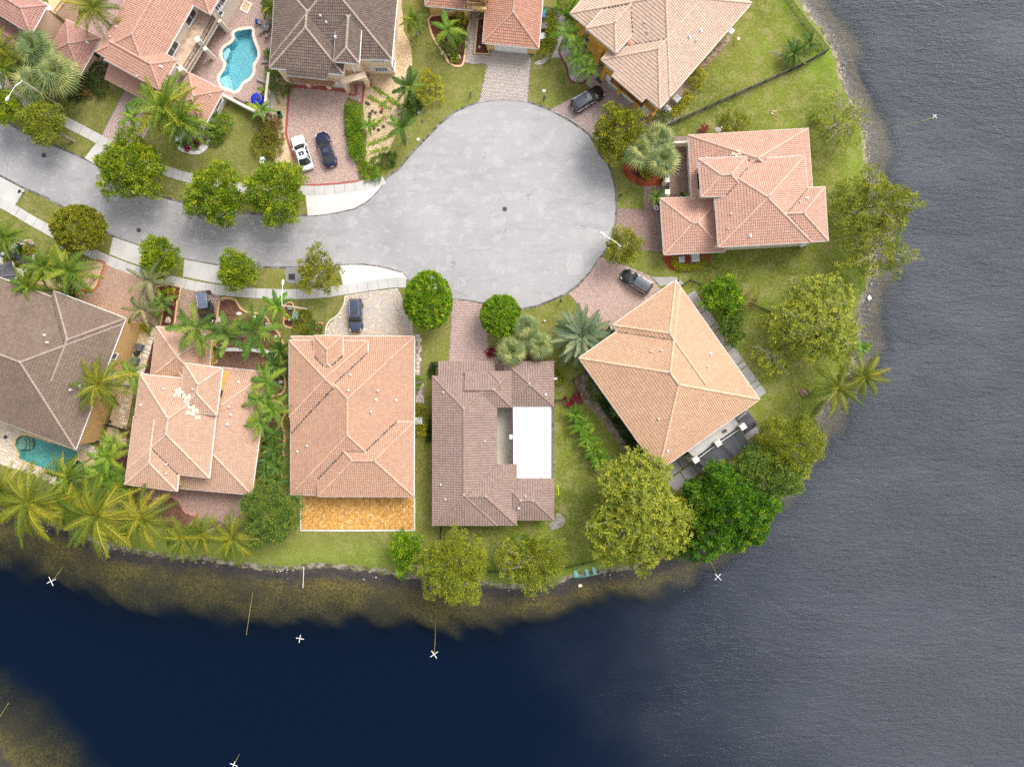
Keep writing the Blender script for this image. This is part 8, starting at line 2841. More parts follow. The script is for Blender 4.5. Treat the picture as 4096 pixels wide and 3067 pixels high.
for k in range(n):
 a = 2 * math.pi * k / n
 r_ = 0.22 if k % 2 else 0.11
 m.v.append((p.x + d_.x * 0.35 + r_ * math.cos(a), p.y + d_.y * 0.35 + r_ * math.sin(a), p.z + d_.z * 0.35))
for k in range(n):
 a = 2 * math.pi * k / n
 r_ = 0.14 if k % 2 else 0.08
 m.v.append((p.x + d_.x * 0.7 + r_ * math.cos(a), p.y + d_.y * 0.7 + r_ * math.sin(a), p.z + d_.z * 0.7))
m.v.append(tuple(q))
for k in range(n):
 j = (k + 1) % n
 m.f += [(k, j, n + j, n + k), (n + k, n + j, 2 * n)]
m.build('folded_canopy', mat('cream_canvas', (0.72, 0.60, 0.56), 0.9, 0.12, 6.0), um)
def lounger(label, S, ang):
 p = G(S, 0.4)
 root = thing('sun_lounger', label, 'sun lounger', (p.x, p.y, 0.05), rad(ang), 'sun loungers on the pool terrace')
 MB().box((0.3, 0, 0.33), (1.25, 0.6, 0.05)).build('seat', TAUPE, root, world=False)
 MB().add([(-0.32, -0.3, 0.35), (-0.32, 0.3, 0.35), (-0.85, 0.3, 0.68), (-0.85, -0.3, 0.68), (-0.32, -0.3, 0.31), (-0.32, 0.3, 0.31), (-0.85, 0.3, 0.64), (-0.85, -0.3, 0.64)], [(0, 1, 2, 3), (7, 6, 5, 4), (0, 3, 7, 4), (1, 5, 6, 2), (3, 2, 6, 7)]).build('backrest', TAUPE, root, world=False)
 for sy in (-1, 1):
  MB().bar((-0.35, sy * 0.32, 0.33), (0.93, sy * 0.32, 0.33), 0.05).build('frame_rail', DKMET, root, world=False)
  for x in (-0.25, 0.85):
   MB().bar((x, sy * 0.3, 0), (x, sy * 0.3, 0.33), 0.05).build('leg', DKMET, root, world=False)
lounger('sun lounger partly under the dark brown eave', Q1(1, 0, 745, 672), 180)
lounger('angled sun lounger beside the pool terrace wall', Q1(1, 0, 695, 890), 157)
p = G(Q1(1, 0, 735, 750), 0.4)
st_ = thing('side_table', 'small dark cube side table between the two loungers', 'table', (p.x, p.y, 0.05))
MB().box((0, 0, 0.42), (0.5, 0.5, 0.05)).build('tabletop', DKMET, st_, world=False)
for sx in (-1, 1):
 for sy in (-1, 1):
  MB().box((sx * 0.2, sy * 0.2, 0.2), (0.07, 0.07, 0.4)).build('leg', DKMET, st_, world=False)
p = G(Q1(1, 0, 632, 1100), 0.5)
bs = thing('inflatable_spa', 'round royal blue covered spa with a dark headrest', 'spa', (p.x, p.y, 0.05))
BLUEV = mat('royal_blue_vinyl', (0.008, 0.025, 0.42), 0.35, 0.1, 2.0)
MB().lathe((0, 0, 0), [(0.90, 0), (1.0, 0.15), (1.0, 0.45), (0.92, 0.62), (0.80, 0.68)], 28).build('tub', BLUEV, bs, world=False, smooth=True)
MB().lathe((0, 0, 0.64), [(0.88, 0), (0.86, 0.06), (0.55, 0.10), (0.02, 0.12)], 28).build('cover', BLUEV, bs, world=False, smooth=True)
MB().box((0.22, 0.02, 0.86), (0.42, 0.30, 0.10), 0.2).build('headrest', DKMET, bs, world=False)
MB().tube([(0.80 * math.cos(a), 0.80 * math.sin(a), 0.76) for a in [0.3 + 0.12 * i for i in range(9)]], 0.03, 5).build('strap', WHITE, bs, world=False)
p = G(Q1(1, 0, 437, 1130), 0.4)
bx_ = thing('storage_bench', 'long dark storage bench against the terrace wall', 'bench', (p.x, p.y, 0.05), rad(-29))
MB().box((0, 0, 0.28), (1.85, 0.55, 0.56)).build('chest', DKMET, bx_, world=False)
MB().box((0, 0, 0.59), (1.92, 0.62, 0.06)).build('lid', mat('brown_wicker_lid', (0.10, 0.065, 0.06), 0.7, 0.3, 6.0), bx_, world=False)
def pot(label, S, r, h, m, plant=None, seed=1, pr=0.5, ph=0.7, name='plant_pot', group=None):
 p = G(S, h)
 root = thing(name, label, 'plant pot', (p.x, p.y, 0.04), 0, group)
 MB().lathe((0, 0, 0), [(r * 0.7, 0), (r * 0.95, h * 0.85), (r * 1.08, h * 0.86), (r * 1.08, h), (r * 0.92, h), (r * 0.9, h * 0.9)], 16).build('pot', m, root, world=False)
 MB().lathe((0, 0, h * 0.88), [(r * 0.9, 0), (0.02, 0.02)], 14).build('soil', MULCHD, root, world=False)
 if plant is not None:
  me, _c = crown_mesh((pr, pr, ph * 0.5), 26, 12, 0.18, 0.07, seed, plant, 0.15, 'loose', -0.3, 0.3)
  o = link('foliage', me, root)
  o.location = (0, 0, h + ph * 0.4)
WPOT = mat('white_pot_glaze', (0.70, 0.70, 0.68), 0.5, 0.05, 4.0)
BLUEP = mat('cobalt_pot_glaze', (0.03, 0.08, 0.32), 0.3, 0.1, 4.0)
GREYP_ = mat('grey_pot', (0.30, 0.29, 0.28), 0.8, 0.15, 4.0)
pot('white pot with a small plant between the storage bench and blue spa', Q1(1, 0, 528, 1155), 0.3, 0.45, WPOT, LM_MANGO, 1, 0.25, 0.4)
pot('white pot under the small palm at the terrace wall end', Q1(1, 0, 703, 1270), 0.28, 0.4, WPOT)
pot('grey pot by the dark brown house entry', Q1(1, 0, 1850, 838), 0.3, 0.5, GREYP_)
pot('terracotta pot with seedlings at the corner of the entry walk', Q1(1, 0, 1888, 935), 0.32, 0.45, TERR)
pot('terracotta pot lying among rocks in the tan gravel', Q1(1, 0, 2010, 1205), 0.26, 0.35, TERR)
pot('large terracotta pot in the corner of the brick courtyard', Q1(1, 2, 718, 708), 0.48, 0.6, TERR)
pot('small terracotta pot at the courtyard wall', Q1(1, 2, 742, 602), 0.26, 0.4, TERR)
pot('pale urn with a plant beside the fountain', Q1(1, 2, 172, 537), 0.38, 0.6, WPOT, LM_MANGO, 3, 0.25, 0.3)
for k, (x, y, c_, lb) in enumerate(((2062, 812, BLUEP, 'cobalt blue pot at the top of the row by the apricot wall'), (2076, 846, TERR, 'terracotta pot second in the row by the apricot wall'), (2098, 882, GREENB, 'green pot with a fern third in the row by the apricot wall'), (2095, 930, TERR, 'faded terracotta pot last in the row by the apricot wall'))):
 pot(lb, Q1(2, 2, x, y), 0.26, 0.4, c_, LM_BRIGHT if k in (2,) else None, k, 0.3, 0.35, group='pots by the apricot house wall')
for k, (x, y, lb) in enumerate(((790, 508, 'leftmost small pot by the coral garage roof'), (828, 508, 'middle small pot by the coral garage roof'), (905, 490, 'right small leafy pot by the coral garage roof'), (968, 515, 'round pale pot by the coral garage roof'))):
 pot(lb, Q1(3, 1, x, y), 0.2, 0.3, TERR if k < 3 else WPOT, LM_BRIGHT if k == 2 else None, k, 0.25, 0.3, group='pots in the coral house courtyard')
pot('patterned pot with the bright palm beside the coral garage', Q1(3, 1, 622, 640), 0.36, 0.5, mat('speckled_pot', (0.42, 0.38, 0.44), 0.5, 0.4, 6.0))
pot('cobalt pot hidden under the fan palms by the coral gate', Q1(3, 1, 768, 272), 0.36, 0.45, BLUEP)
pot('planter box with green shrub at the apricot house corner', Q1(3, 2, 110, 320), 0.42, 0.5, WPOT, LM_MANGO, 7, 0.35, 0.4)
# covered grill, gravel tray, shower
p = G(Q1(1, 0, 745, 40), 0.9)
gr = thing('covered_grill', 'black covered grill at the top of the pool terrace', 'grill', (p.x, p.y, 0.05), rad(-30))
m = MB()
m.box((0, 0, 0.5), (1.9, 0.85, 1.0), 0, 0.92)
m.box((0.0, 0, 1.1), (1.2, 0.75, 0.24), 0, 0.8)
m.build('cover', mat('black_canvas', (0.03, 0.03, 0.035), 0.6, 0.3, 3.0), gr, world=False)
MB().box((0, 0, 0.06), (1.8, 0.75, 0.1)).build('base', DKMET, gr, world=False)
p = G(Q1(1, 0, 508, 78), 0.1)
tr_ = thing('gravel_tray', 'square pebble filled tray with white kerb on the pool terrace', 'planter', (p.x, p.y, 0.05), rad(-28))
for q, sz in (((0, 0.75, 0.05), (1.35, 0.14, 0.12)), ((0, -0.75, 0.05), (1.35, 0.14, 0.12)), ((0.6, 0, 0.05), (0.14, 1.36, 0.12)), ((-0.6, 0, 0.05), (0.14, 1.36, 0.12))):
 MB().box(q, sz).build('kerb', WHITE, tr_, world=False)
MB().box((0, 0, 0.03), (1.06, 1.36, 0.06)).build('pebbles', GRAVT, tr_, world=False)
# bins
def bin_(label, S, ang, m, lid=True):
 p = G(S, 1.0)
 root = thing('wheelie_bin', label, 'bin', (p.x, p.y, 0.03), rad(ang), 'wheeled bins')
 b = MB()
 b.add([(-.25, -.27, .06), (.25, -.27, .06), (.25, .27, .06), (-.25, .27, .06), (-.32, -.36, .98), (.32, -.36, .98), (.32, .36, .98), (-.32, .36, .98)], [(3, 2, 1, 0), (0, 1, 5, 4), (1, 2, 6, 5), (2, 3, 7, 6), (3, 0, 4, 7)] + ([(4, 5, 6, 7)] if lid else []))
 b.build('tub', m, root, world=False)
 if lid:
  MB().box((0, 0, 1.02), (0.68, 0.76, 0.07), 0, 0.92).build('lid', m, root, world=False)
 else:
  MB().box((0, 0, 0.5), (0.5, 0.56, 0.02)).build('inside', BLACKM, root, world=False)
  for q, sz in (((0, .36, 1.0), (.7, .06, .06)), ((0, -.36, 1.0), (.7, .06, .06)), ((.32, 0, 1.0), (.06, .7, .06)), ((-.32, 0, 1.0), (.06, .7, .06))):
   MB().box(q, sz).build('rim', m, root, world=False)
 for sy in (-1, 1):
  MB().tube([(-.30, sy * .26 - .03, .1), (-.30, sy * .26 + .03, .1)], 0.1, 10).build('wheel', TYRE, root, world=False)
GBIN = mat('green_bin_plastic', (0.01, 0.19, 0.09), 0.45, 0.1, 3.0)
bin_('open green bin on the gravel beside the pool terrace wall', Q1(1, 0, 872, 1255), 10, GBIN, False)
bin_('green lidded bin beside the terracotta garage roof', Q1(2, 0, 1594, 118), 0, GBIN)
bin_('blue recycling bin beside the green lidded one', Q1(2, 0, 1582, 168), 0, mat('blue_bin_plastic', (0.02, 0.12, 0.38), 0.45, 0.1, 3.0))
# ================================================================ GAZEBO AND AWNING BY THE APRICOT HOUSE
TENT = mat('grey_tent_fabric', (0.060, 0.058, 0.068), 0.75, 0.15, 1.5)
def GZ(x, y):
 return (2780 + x / 4.23, 1640 + y / 4.23)
gz = thing('gazebo', 'dark grey fabric gazebo beside the rear balcony', 'gazebo', G(GZ(900, 220)))
zz = 2.3
cn = [G(GZ(*q), zz) for q in ((725, 180), (905, 35), (1080, 240), (850, 405))]
r0, r1 = G(GZ(880, 255), 3.0), G(GZ(965, 195), 3.0)
m = MB()
m.add([*cn, r0, r1], [(0, 3, 4), (1, 0, 4, 5), (2, 1, 5), (3, 2, 5, 4)])
m.add([*[c_ for c_ in cn], *[c_ - Vector((0, 0, 0.22)) for c_ in cn]], [(0, 1, 5, 4), (1, 2, 6, 5), (2, 3, 7, 6), (3, 0, 4, 7)])
m.build('canopy', TENT, gz)
for c_ in cn:
 MB().bar((c_.x, c_.y, 0), (c_.x, c_.y, zz), 0.1).build('post', DKMET, gz)
lat = [G(GZ(*q), 2.3) for q in ((715, 150), (880, 25))]
m = MB()
for z in (1.2, 2.2):
 m.bar((lat[0].x, lat[0].y, z), (lat[1].x, lat[1].y, z), 0.08)
for k in range(5):
 q = lat[0].lerp(lat[1], k / 4)
 m.bar((q.x, q.y, 0), (q.x, q.y, 2.2), 0.08)
m.build('side_screen', DKMET, gz)
aw = thing('awning', 'black ribbed awning roof below the rear balcony', 'awning', G(GZ(500, 650)))
AWN = piece_mat('black_ribbed_panel', [(0.022, 0.023, 0.027), (0.045, 0.047, 0.055), (0.075, 0.077, 0.088)], rough=0.35, stain=(0.5, 0.3, 1), spec=0.6)
e0_, e1_ = G(GZ(735, 305), 2.85), G(GZ(-20, 830), 2.85)
f0_, f1_ = G(GZ(930, 570), 2.35), G(GZ(270, 1060), 2.35)
npan = 12
for k in range(npan):
 a, b = e0_.lerp(e1_, k / npan), e0_.lerp(e1_, (k + 0.985) / npan)
 c_, d_ = f0_.lerp(f1_, (k + 0.985) / npan), f0_.lerp(f1_, k / npan)
 m = MB()
 nr = 6
 for j in range(nr + 1):
  z = 0.035 if j % 2 else 0.0
  pa, pb = a.lerp(b, j / nr), d_.lerp(c_, j / nr)
  m.v += [(pa.x, pa.y, pa.z + z), (pb.x, pb.y, pb.z + z)]
 for j in range(nr):
  m.f.append((2 * j, 2 * j + 1, 2 * j + 3, 2 * j + 2))
 m.build('panel', AWN, aw)
for k in range(4):
 q = f0_.lerp(f1_, 0.03 + k * 0.31)
 MB().bar((q.x, q.y, 0), (q.x, q.y, 2.32), 0.12).build('post', DKMET, aw)
p = G(GZ(508, 348), 3.4)
pot_ = thing('dried_plant_pot', 'brown pot with a dried plant on the rear balcony', 'plant pot', (p.x, p.y, 3.21))
MB().lathe((0, 0, 0), [(0.16, 0), (0.27, 0.3), (0.24, 0.32)], 12).build('pot', mat('brown_pot', (0.12, 0.06, 0.035), 0.7, 0.3, 6.0), pot_, world=False)
m = MB()
for k in range(6):
 m.tube([(0, 0, 0.3), (0.25 * math.cos(k), 0.25 * math.sin(k), 0.6)], [0.015, 0.006], 3)
m.build('dry_stems', mat('dry_stem', (0.30, 0.22, 0.13), 0.9, 0.2, 5.0), pot_, world=False)
m = MB()
p = G(Q1(3, 3, 562, 185), 0.1)
mtt = thing('door_mat', 'black mat at the south corner of the apricot house', 'mat', (p.x, p.y, 0.03), rad(35))
MB().box((0, 0, 0.02), (0.75, 0.75, 0.03)).build('mat_body', BLACKM, mtt, world=False)
p = G(RG(2200, 280, 3.1725, (628, 125))[0], 0.1)
mtt = thing('door_mat', 'dark mat on the paving at the ochre house entry', 'mat', (p.x, p.y, 0.05), rad(-40))
MB().box((0, 0, 0.02), (1.0, 0.8, 0.03)).build('mat_body', mat('grey_mat', (0.06, 0.06, 0.065), 0.9, 0.2, 8.0), mtt, world=False)
# ================================================================ BOAT AND LAKE FLOATS
JON = mat('weathered_green_paint', (0.20, 0.42, 0.33), 0.7, 0.25, 4.0)
JONF = mat('grey_boat_floor', (0.27, 0.25, 0.26), 0.8, 0.2, 4.0)
def BZ(x, y):
 return (2200 + x / 4.23, 2180 + y / 4.23)
pa, pb = G(BZ(400, 485), LAKE_Z + 0.2), G(BZ(835, 392), LAKE_Z + 0.2)
c_ = (pa + pb) / 2
ang = math.atan2((pb - pa).y, (pb - pa).x)
Lb = (pb - pa).length
bo = thing('jon_boat', 'flat green jon boat with three bench seats moored on the bank', 'boat', (c_.x, c_.y, LAKE_Z + 0.02), ang)
hl = Lb / 2
out_b = [(-hl, -0.52), (-hl * 0.3, -0.72), (hl, -0.75), (hl, 0.75), (-hl * 0.3, 0.72), (-hl, 0.52)]
h_ = MB()
n = len(out_b)
for z, s_ in ((0.0, 0.86), (0.5, 1.0)):
 h_.v += [(x * (0.97 if z == 0 else 1), y * s_, z + (0.14 if (x < -hl * 0.9 and z == 0) else 0)) for x, y in out_b]
for z, s_ in ((0.5, 0.94), (0.08, 0.82)):
 h_.v += [(x * 0.975, y * s_, z + (0.14 if (x < -hl * 0.9 and z < 0.2) else 0)) for x, y in out_b]
for lay in range(3):
 for i in range(n):
  j = (i + 1) % n
  h_.f.append((lay * n + i, lay * n + j, (lay + 1) * n + j, (lay + 1) * n + i))
h_.f.append(tuple(range(n - 1, -1, -1)))
h_.build('hull', JON, bo, world=False)
for i in range(5):
 y = -0.48 + i * 0.24
 MB().box((0.05, y, 0.10), (Lb * 0.88, 0.20, 0.03)).build('floor_plank', JONF, bo, world=False)
for x, wv in ((-hl + 0.38, 0.62), (0.02, 0.5), (hl - 0.85, 0.5)):
 MB().box((x, 0, 0.42), (wv, 1.34 if x > -1 else 1.05, 0.06)).build('bench_seat', JON, bo, world=False)
rp_ = MB()
for k in range(4):
 rp_.tube([(0.5 + (0.12 + 0.02 * k) * math.cos(a), 0.32 + (0.1 + 0.02 * k) * math.sin(a), 0.16 + 0.02 * k) for a in [0.4 * i for i in range(16)]], 0.025, 4)
ro = rp_.build('rope_coil', mat('blue_rope', (0.02, 0.12, 0.42), 0.8, 0.2, 5.0), None, world=False)
ro.location = (c_.x, c_.y, LAKE_Z + 0.02)
ro.rotation_euler = (0, 0, ang)
ro['label'] = 'coil of bright blue rope lying in the jon boat'
ro['category'] = 'rope'
FOAM = mat('white_pvc', (0.85, 0.85, 0.84), 0.4, 0.03, 4.0)
ROPEY = mat('algae_yellow_rope', (0.30, 0.27, 0.06), 0.9, 0.3, 2.0)
def cross(label, S, ang, size, ropeS=None):
 p = G(S, LAKE_Z)
 root = thing('cross_float', label, 'float', (p.x, p.y, LAKE_Z), 0, 'white cross floats on the lake')
 for k in (0, 1):
  a = rad(ang + 90 * k)
  d = Vector((math.cos(a), math.sin(a), 0)) * size
  MB().tube([d * -1 + Vector((0, 0, 0.10 + 0.09 * k)), d + Vector((0, 0, 0.10 + 0.09 * k))], 0.05, 6).build('pipe', FOAM, root, world=False)
 if ropeS is not None:
  pts = []
  for i, r in enumerate(ropeS):
   q = G(r, LAKE_Z)
   pts.append(Vector((q.x - p.x, q.y - p.y, 0.05)))
  MB().tube([Vector((0, 0, 0.1))] + pts, [0.035] + [0.035] * (len(pts) - 1) + [0.015], 5).build('mooring_rope', ROPEY, root, world=False)
cross('cross shaped float near the left edge with a rope toward the palms', Q1(0, 3, 572, 1442), 25, 0.75, Q(0, 3, (620, 1390), (665, 1330), (698, 1275)))
cross('small cross shaped float alone in the dark water mid left', RG(0, 2300, 1.3825, (1660, 348))[0], -10, 0.6)
cross('cross shaped float on a straight rope below the brown tiled house', D1(938, 1412), 35, 0.7, D((940, 1385), (941, 1342)))
cross('cross shaped float with a curved rope below the brightest green tree', Q1(3, 3, 1298, 1395), 45, 0.68, Q(3, 3, (1255, 1300), (1180, 1160), (1120, 1070), (1065, 990)))
cross('distant cross shaped float with an algae rope on the right of the lake', RG(3100, 0, 2.2078, (1404, 1032))[0], 45, 0.42, RG(3100, 0, 2.2078, (1340, 1060), (1220, 1090), (1100, 1122)))
cross('cross shaped float at the bottom edge of the picture', RG(0, 2300, 1.3825, (1294, 1045))[0], -20, 0.6, RG(0, 2300, 1.3825, (1310, 1015), (1326, 985)))
def stick(label, pts, r, m, name='pvc_pole', cat='pole', z=LAKE_Z + 0.06):
 w2 = [G(q, z) for q in pts]
 root = thing(name, label, cat, w2[0])
 MB().tube(w2, r, 6).build('shaft', m, root)
 MB().tube([w2[0] - Vector((0, 0, 0.3)), w2[0] + Vector((0, 0, 0.12))], r * 1.3, 6).build('end_cap', m, root)
stick('white pole running from the bank into the water behind the orange patio', Q(1, 3, (1147, 1285), (1140, 1440), (1136, 1520)), 0.04, FOAM)
stick('white pole at the foot of the olive tree by the dark water', Q(2, 3, (412, 1400), (408, 1480)), 0.05, FOAM)
stick('white pole lying across the bank under the nearly bare tree', RG(3100, 0, 2.2078, (735, 1167), (805, 1160)), 0.07, FOAM)
stick('yellow algae covered rope hanging in the weed bed', RG(0, 2300, 1.3825, (1398, 95), (1380, 210), (1362, 330)), 0.035, ROPEY, 'algae_rope', 'rope')
stick('yellow rope at the left edge above the weedy corner', RG(0, 2300, 1.3825, (46, 708), (0, 780)), 0.035, ROPEY, 'algae_rope', 'rope')
p = G(Q1(2, 3, 1990, 1495), LAKE_Z)
fl = thing('floating_bag', 'pale crumpled bag floating below the jon boat', 'litter', (p.x, p.y, LAKE_Z))
MB().blob((0, 0, 0.03), 0.3, 3, (1, 0.8, 0.35), 2).build('bag', mat('pale_plastic_bag', (0.72, 0.66, 0.50), 0.6, 0.2, 6.0), fl, world=False)
MB().tube([(-0.35, 0.2, 0.04), (0.0, -0.05, 0.05), (0.3, -0.25, 0.04)], 0.03, 4).build('twig', BARKP, fl, world=False)
p = G(RG(3000, 1100, 2.76, (1315, 255))[0], LAKE_Z)
fl = thing('floating_bag', 'white crumpled litter floating near the airy shore trees', 'litter', (p.x, p.y, LAKE_Z))
MB().blob((0, 0, 0.04), 0.34, 5, (1, 1, 0.4), 2).build('bag', WHITE, fl, world=False)
# ================================================================ SMALL THINGS IN THE GARDENS
STONE = mat('garden_limestone', (0.56, 0.50, 0.43), 0.95, 0.25, 5.0, bump=0.4)
DSTONE = mat('dark_lava_stone', (0.10, 0.075, 0.065), 0.95, 0.3, 5.0, bump=0.4)
def rock(label, S, r, m, seed, sq=(1, 1, 0.7), group=None):
 p = G(S, 0)
 o = MB().blob((0, 0, r * 0.3), r, seed, sq, 2).build('garden_rock', m, None, world=False)
 o.location = (p.x, p.y, 0.0)
 o['label'] = label
 o['category'] = 'rock'
 if group:
  o['group'] = group
rock('rugged pale rock at the lower left of the mulch bed by the utility vehicle', Q1(1, 2, 218, 215), 0.42, STONE, 1, (0.8, 1.2, 0.7))
rock('hollow pale rock in the middle of the mulch bed by the blush house', Q1(1, 2, 432, 150), 0.4, STONE, 2, (1.2, 0.8, 0.6))
rock('flat grey rock between the foxtail palms and the curved edging', Q1(1, 2, 602, 200), 0.35, STONE, 3)
rock('pale rock at the right end of the mulch bed by the curved edging', Q1(1, 2, 742, 275), 0.38, STONE, 4, (0.7, 1.2, 0.7))
rock('grey rock pile below the rightmost foxtail palm', Q1(1, 2, 838, 418), 0.34, STONE, 5)
rock('ring shaped limestone in the narrow mulch bed', Q1(0, 2, 1857, 222), 0.5, mat('tan_limestone', (0.52, 0.43, 0.30), 0.9, 0.2, 5.0), 6, (0.9, 1.1, 0.4))
rock('white rock by the dusty palms in the narrow mulch bed', Q1(0, 2, 1825, 110), 0.38, STONE, 7)
for k, (x, y) in enumerate(((1905, 1230), (1940, 1248), (1880, 1258), (2000, 1240), (1870, 1285), (1925, 1420), (1970, 1437), (2025, 1400), (1838, 1140), (1862, 1150))):
 rock(('leftmost', 'second', 'third', 'topmost right', 'lower left', 'lower', 'lowest middle', 'lower right', 'uppermost left', 'second uppermost')[k] + ' dark lava stone among those in the tan gravel garden', Q1(1, 0, x, y), 0.24, DSTONE, 20 + k, group='dark stones in the tan gravel')
def statue(label, S, h, m, name='garden_ornament', cat='ornament'):
 p = G(S, 0)
 root = thing(name, label, cat, (p.x, p.y, 0))
 MB().lathe((0, 0, 0), [(0.16, 0), (0.16, 0.08), (0.10, 0.1)], 10).build('plinth', m, root, world=False)
 MB().lathe((0, 0, 0.1), [(0.09, 0), (0.14, h * 0.35), (0.10, h * 0.6), (0.05, h * 0.7), (0.09, h * 0.82), (0.03, h * 0.95)], 10).build('figure', m, root, world=False, smooth=True)
statue('white ornament at the outer edge of the kidney mulch bed', Q1(2, 0, 463, 598), 0.5, WHITE)
statue('white heron ornament at the tip of the kidney mulch bed', Q1(2, 0, 658, 640), 0.7, WHITE)
statue('pale ornament beside the hose in the kidney mulch bed', Q1(2, 0, 548, 612), 0.4, WPOT)
statue('white coral ornament in the narrow mulch strip by the terracotta garage', Q1(2, 0, 876, 525), 0.35, WHITE)
statue('white figure by the bare yard fence next to the apricot house', Q1(2, 2, 1995, 1040), 0.9, WPOT)
statue('white ball lamp on the lawn beside the fan palm trio', Q1(2, 2, 1596, 233), 0.3, WHITE, 'garden_light', 'light')
hose = MB()
hc = G(Q1(2, 0, 520, 545), 0.06)
for k in range(5):
 hose.tube([(hc.x + (0.35 + .11 * k) * math.cos(a) + 0.1 * math.sin(3 * a + k), hc.y + (0.3 + .1 * k) * math.sin(a), 0.07) for a in [0.33 * i for i in range(19)]], 0.022, 4)
ho = hose.build('garden_hose', mat('dark_green_hose', (0.015, 0.06, 0.05), 0.5), None)
ho['label'] = 'coiled dark green hose in the kidney mulch bed'
ho['category'] = 'hose'
# satellite dish
p = G(Q1(3, 0, 1298, 1440), 3.6)
sd_ = thing('satellite_dish', 'white satellite dish on the upper eave of the coral house', 'satellite dish', (p.x, p.y, 3.0), rad(-30))
m = MB()
n = 16
m.v.append((0, 0, 0.75))
for rr_ in (0.2, 0.4):
 for k in range(n):
  a = 2 * math.pi * k / n
  m.v.append((rr_ * 1.1 * math.cos(a), rr_ * 0.55 * math.sin(a) + 0.3 * rr_ ** 2, 0.75 + rr_ * 0.8 * math.sin(a)))
for k in range(n):
 j = (k + 1) % n
 m.f += [(0, 1 + k, 1 + j), (1 + k, 1 + n + k, 1 + n + j, 1 + j)]
m.build('dish', WHITE, sd_, world=False, smooth=True)
MB().tube([(0, 0, 0), (0, 0.05, 0.45), (0, 0, 0.75)], 0.03, 6).build('mast', VENTM, sd_, world=False)
m = MB()
m.tube([(0, 0, 0.5), (0.25, 0.5, 0.95)], 0.02, 5)
m.box((0.27, 0.53, 0.98), (0.12, 0.14, 0.1))
m.build('receiver_arm', WHITE, sd_, world=False)
# goal frame, flag, fountain, signs
p = G(Q1(2, 3, 1722, 428), 0)
go = thing('toy_goal', 'small neon yellow goal frame on the lawn beside the brown tiled house', 'goal', (p.x, p.y, 0))
NEON = mat('neon_yellow_tube', (0.62, 0.78, 0.02), 0.5, 0.05, 4.0)
MB().tube([(-0.25, 0.75, 0.05), (0.22, 0.72, 0.95), (0.35, -0.72, 0.95), (-0.22, -0.75, 0.05)], 0.05, 6).build('frame', NEON, go, world=False)
MB().tube([(-0.25, 0.75, 0.05), (-0.55, 0.6, 0.05), (-0.55, -0.6, 0.05), (-0.22, -0.75, 0.05)], 0.04, 6).build('base_bar', NEON, go, world=False)
p0_, p1_ = G(Q1(0, 1, 845, 1625), 2.4), G(Q1(0, 1, 832, 1560), 3.4)
fg = thing('house_flag', 'striped red white and blue flag on the taupe house corner', 'flag', (p0_.x, p0_.y, 2.4))
MB().tube([p0_, p1_], 0.025, 6).build('staff', WHITE, fg)
RS, BS = mat('flag_red', (0.45, 0.03, 0.04), 0.8), mat('flag_blue', (0.03, 0.05, 0.20), 0.8)
e = G(Q1(0, 1, 925, 1560), 3.0) - p1_
dn = (p0_ - p1_) * 0.62
for k in range(7):
 a, b = k / 7, (k + 1) / 7
 x0 = 0.42 if k < 4 else 0.0
 q = [p1_ + e * x0 + dn * a, p1_ + e + dn * a, p1_ + e + dn * b, p1_ + e * x0 + dn * b]
 MB().add(q + [v - Vector((0, 0, .015)) for v in q], [(0, 1, 2, 3), (7, 6, 5, 4)]).build('stripe', RS if k % 2 == 0 else WHITE, fg)
q = [p1_, p1_ + e * 0.42, p1_ + e * 0.42 + dn * (4 / 7), p1_ + dn * (4 / 7)]
ca_ = MB().add(q + [v - Vector((0, 0, .015)) for v in q], [(0, 1, 2, 3), (7, 6, 5, 4)]).build('canton', BS, fg)
st = MB()
for i in range(4):
 for j in range(3):
  c0 = p1_ + e * (0.06 + 0.1 * i) + dn * (0.09 + 0.19 * j) + Vector((0, 0, 0.01))
  st.box(c0[:], (0.035, 0.035, 0.008))
st.build('stars', WHITE, ca_, 'stuff')
p = G(Q1(1, 2, 175, 635), 0)
fo = thing('courtyard_fountain', 'cream stone wall fountain with curved basin in the brick courtyard', 'fountain', (p.x, p.y, 0.05))
STN = mat('cream_cast_stone', (0.66, 0.58, 0.44), 0.85, 0.12, 3.0)
MB().box((-0.42, 0, 0.9), (0.5, 1.9, 1.8)).build('backplate', STN, fo, world=False)
bz = [(-0.15 + 0.85 * (0.75 + 0.25 * math.cos(2 * a)) * math.sin(a), 0.95 * math.cos(a)) for a in [math.pi * k / 12 for k in range(13)]]
MB().sheet(bz, 0, 0.18).build('basin_floor', mat('algae_stone', (0.20, 0.22, 0.10), 0.6, 0.3, 3.0), fo, world=False)
MB().strip(bz, 0.2, 0, 0.55).build('basin_rim', STN, fo, world=False)
MB().lathe((-0.25, 0, 1.0), [(0.1, 0), (0.34, 0.18), (0.30, 0.2), (0.1, 0.1)], 14).build('bowl', STN, fo, world=False)
p = G(Q1(3, 0, 1530, 430), 0.8)
sg = thing('yard_sign', 'small pink and white sign on a red stake beside the pale pink roof', 'sign', (p.x, p.y, 0), rad(-20))
MB().bar((-0.6, 0.25, 0), (0, 0, 0.75), 0.06).build('stake', mat('red_stake', (0.5, 0.10, 0.07), 0.6), sg, world=False)
MB().box((0, 0, 0.8), (0.36, 0.42, 0.12)).build('board', mat('pink_white_board', (0.72, 0.55, 0.58), 0.6, 0.2, 8.0), sg, world=False)
p = G(Q1(3, 0, 1910, 1245), 0)
wr = thing('lawn_ornament', 'ring of white stones with a yellow flag on the lakeside lawn', 'ornament', (p.x, p.y, 0))
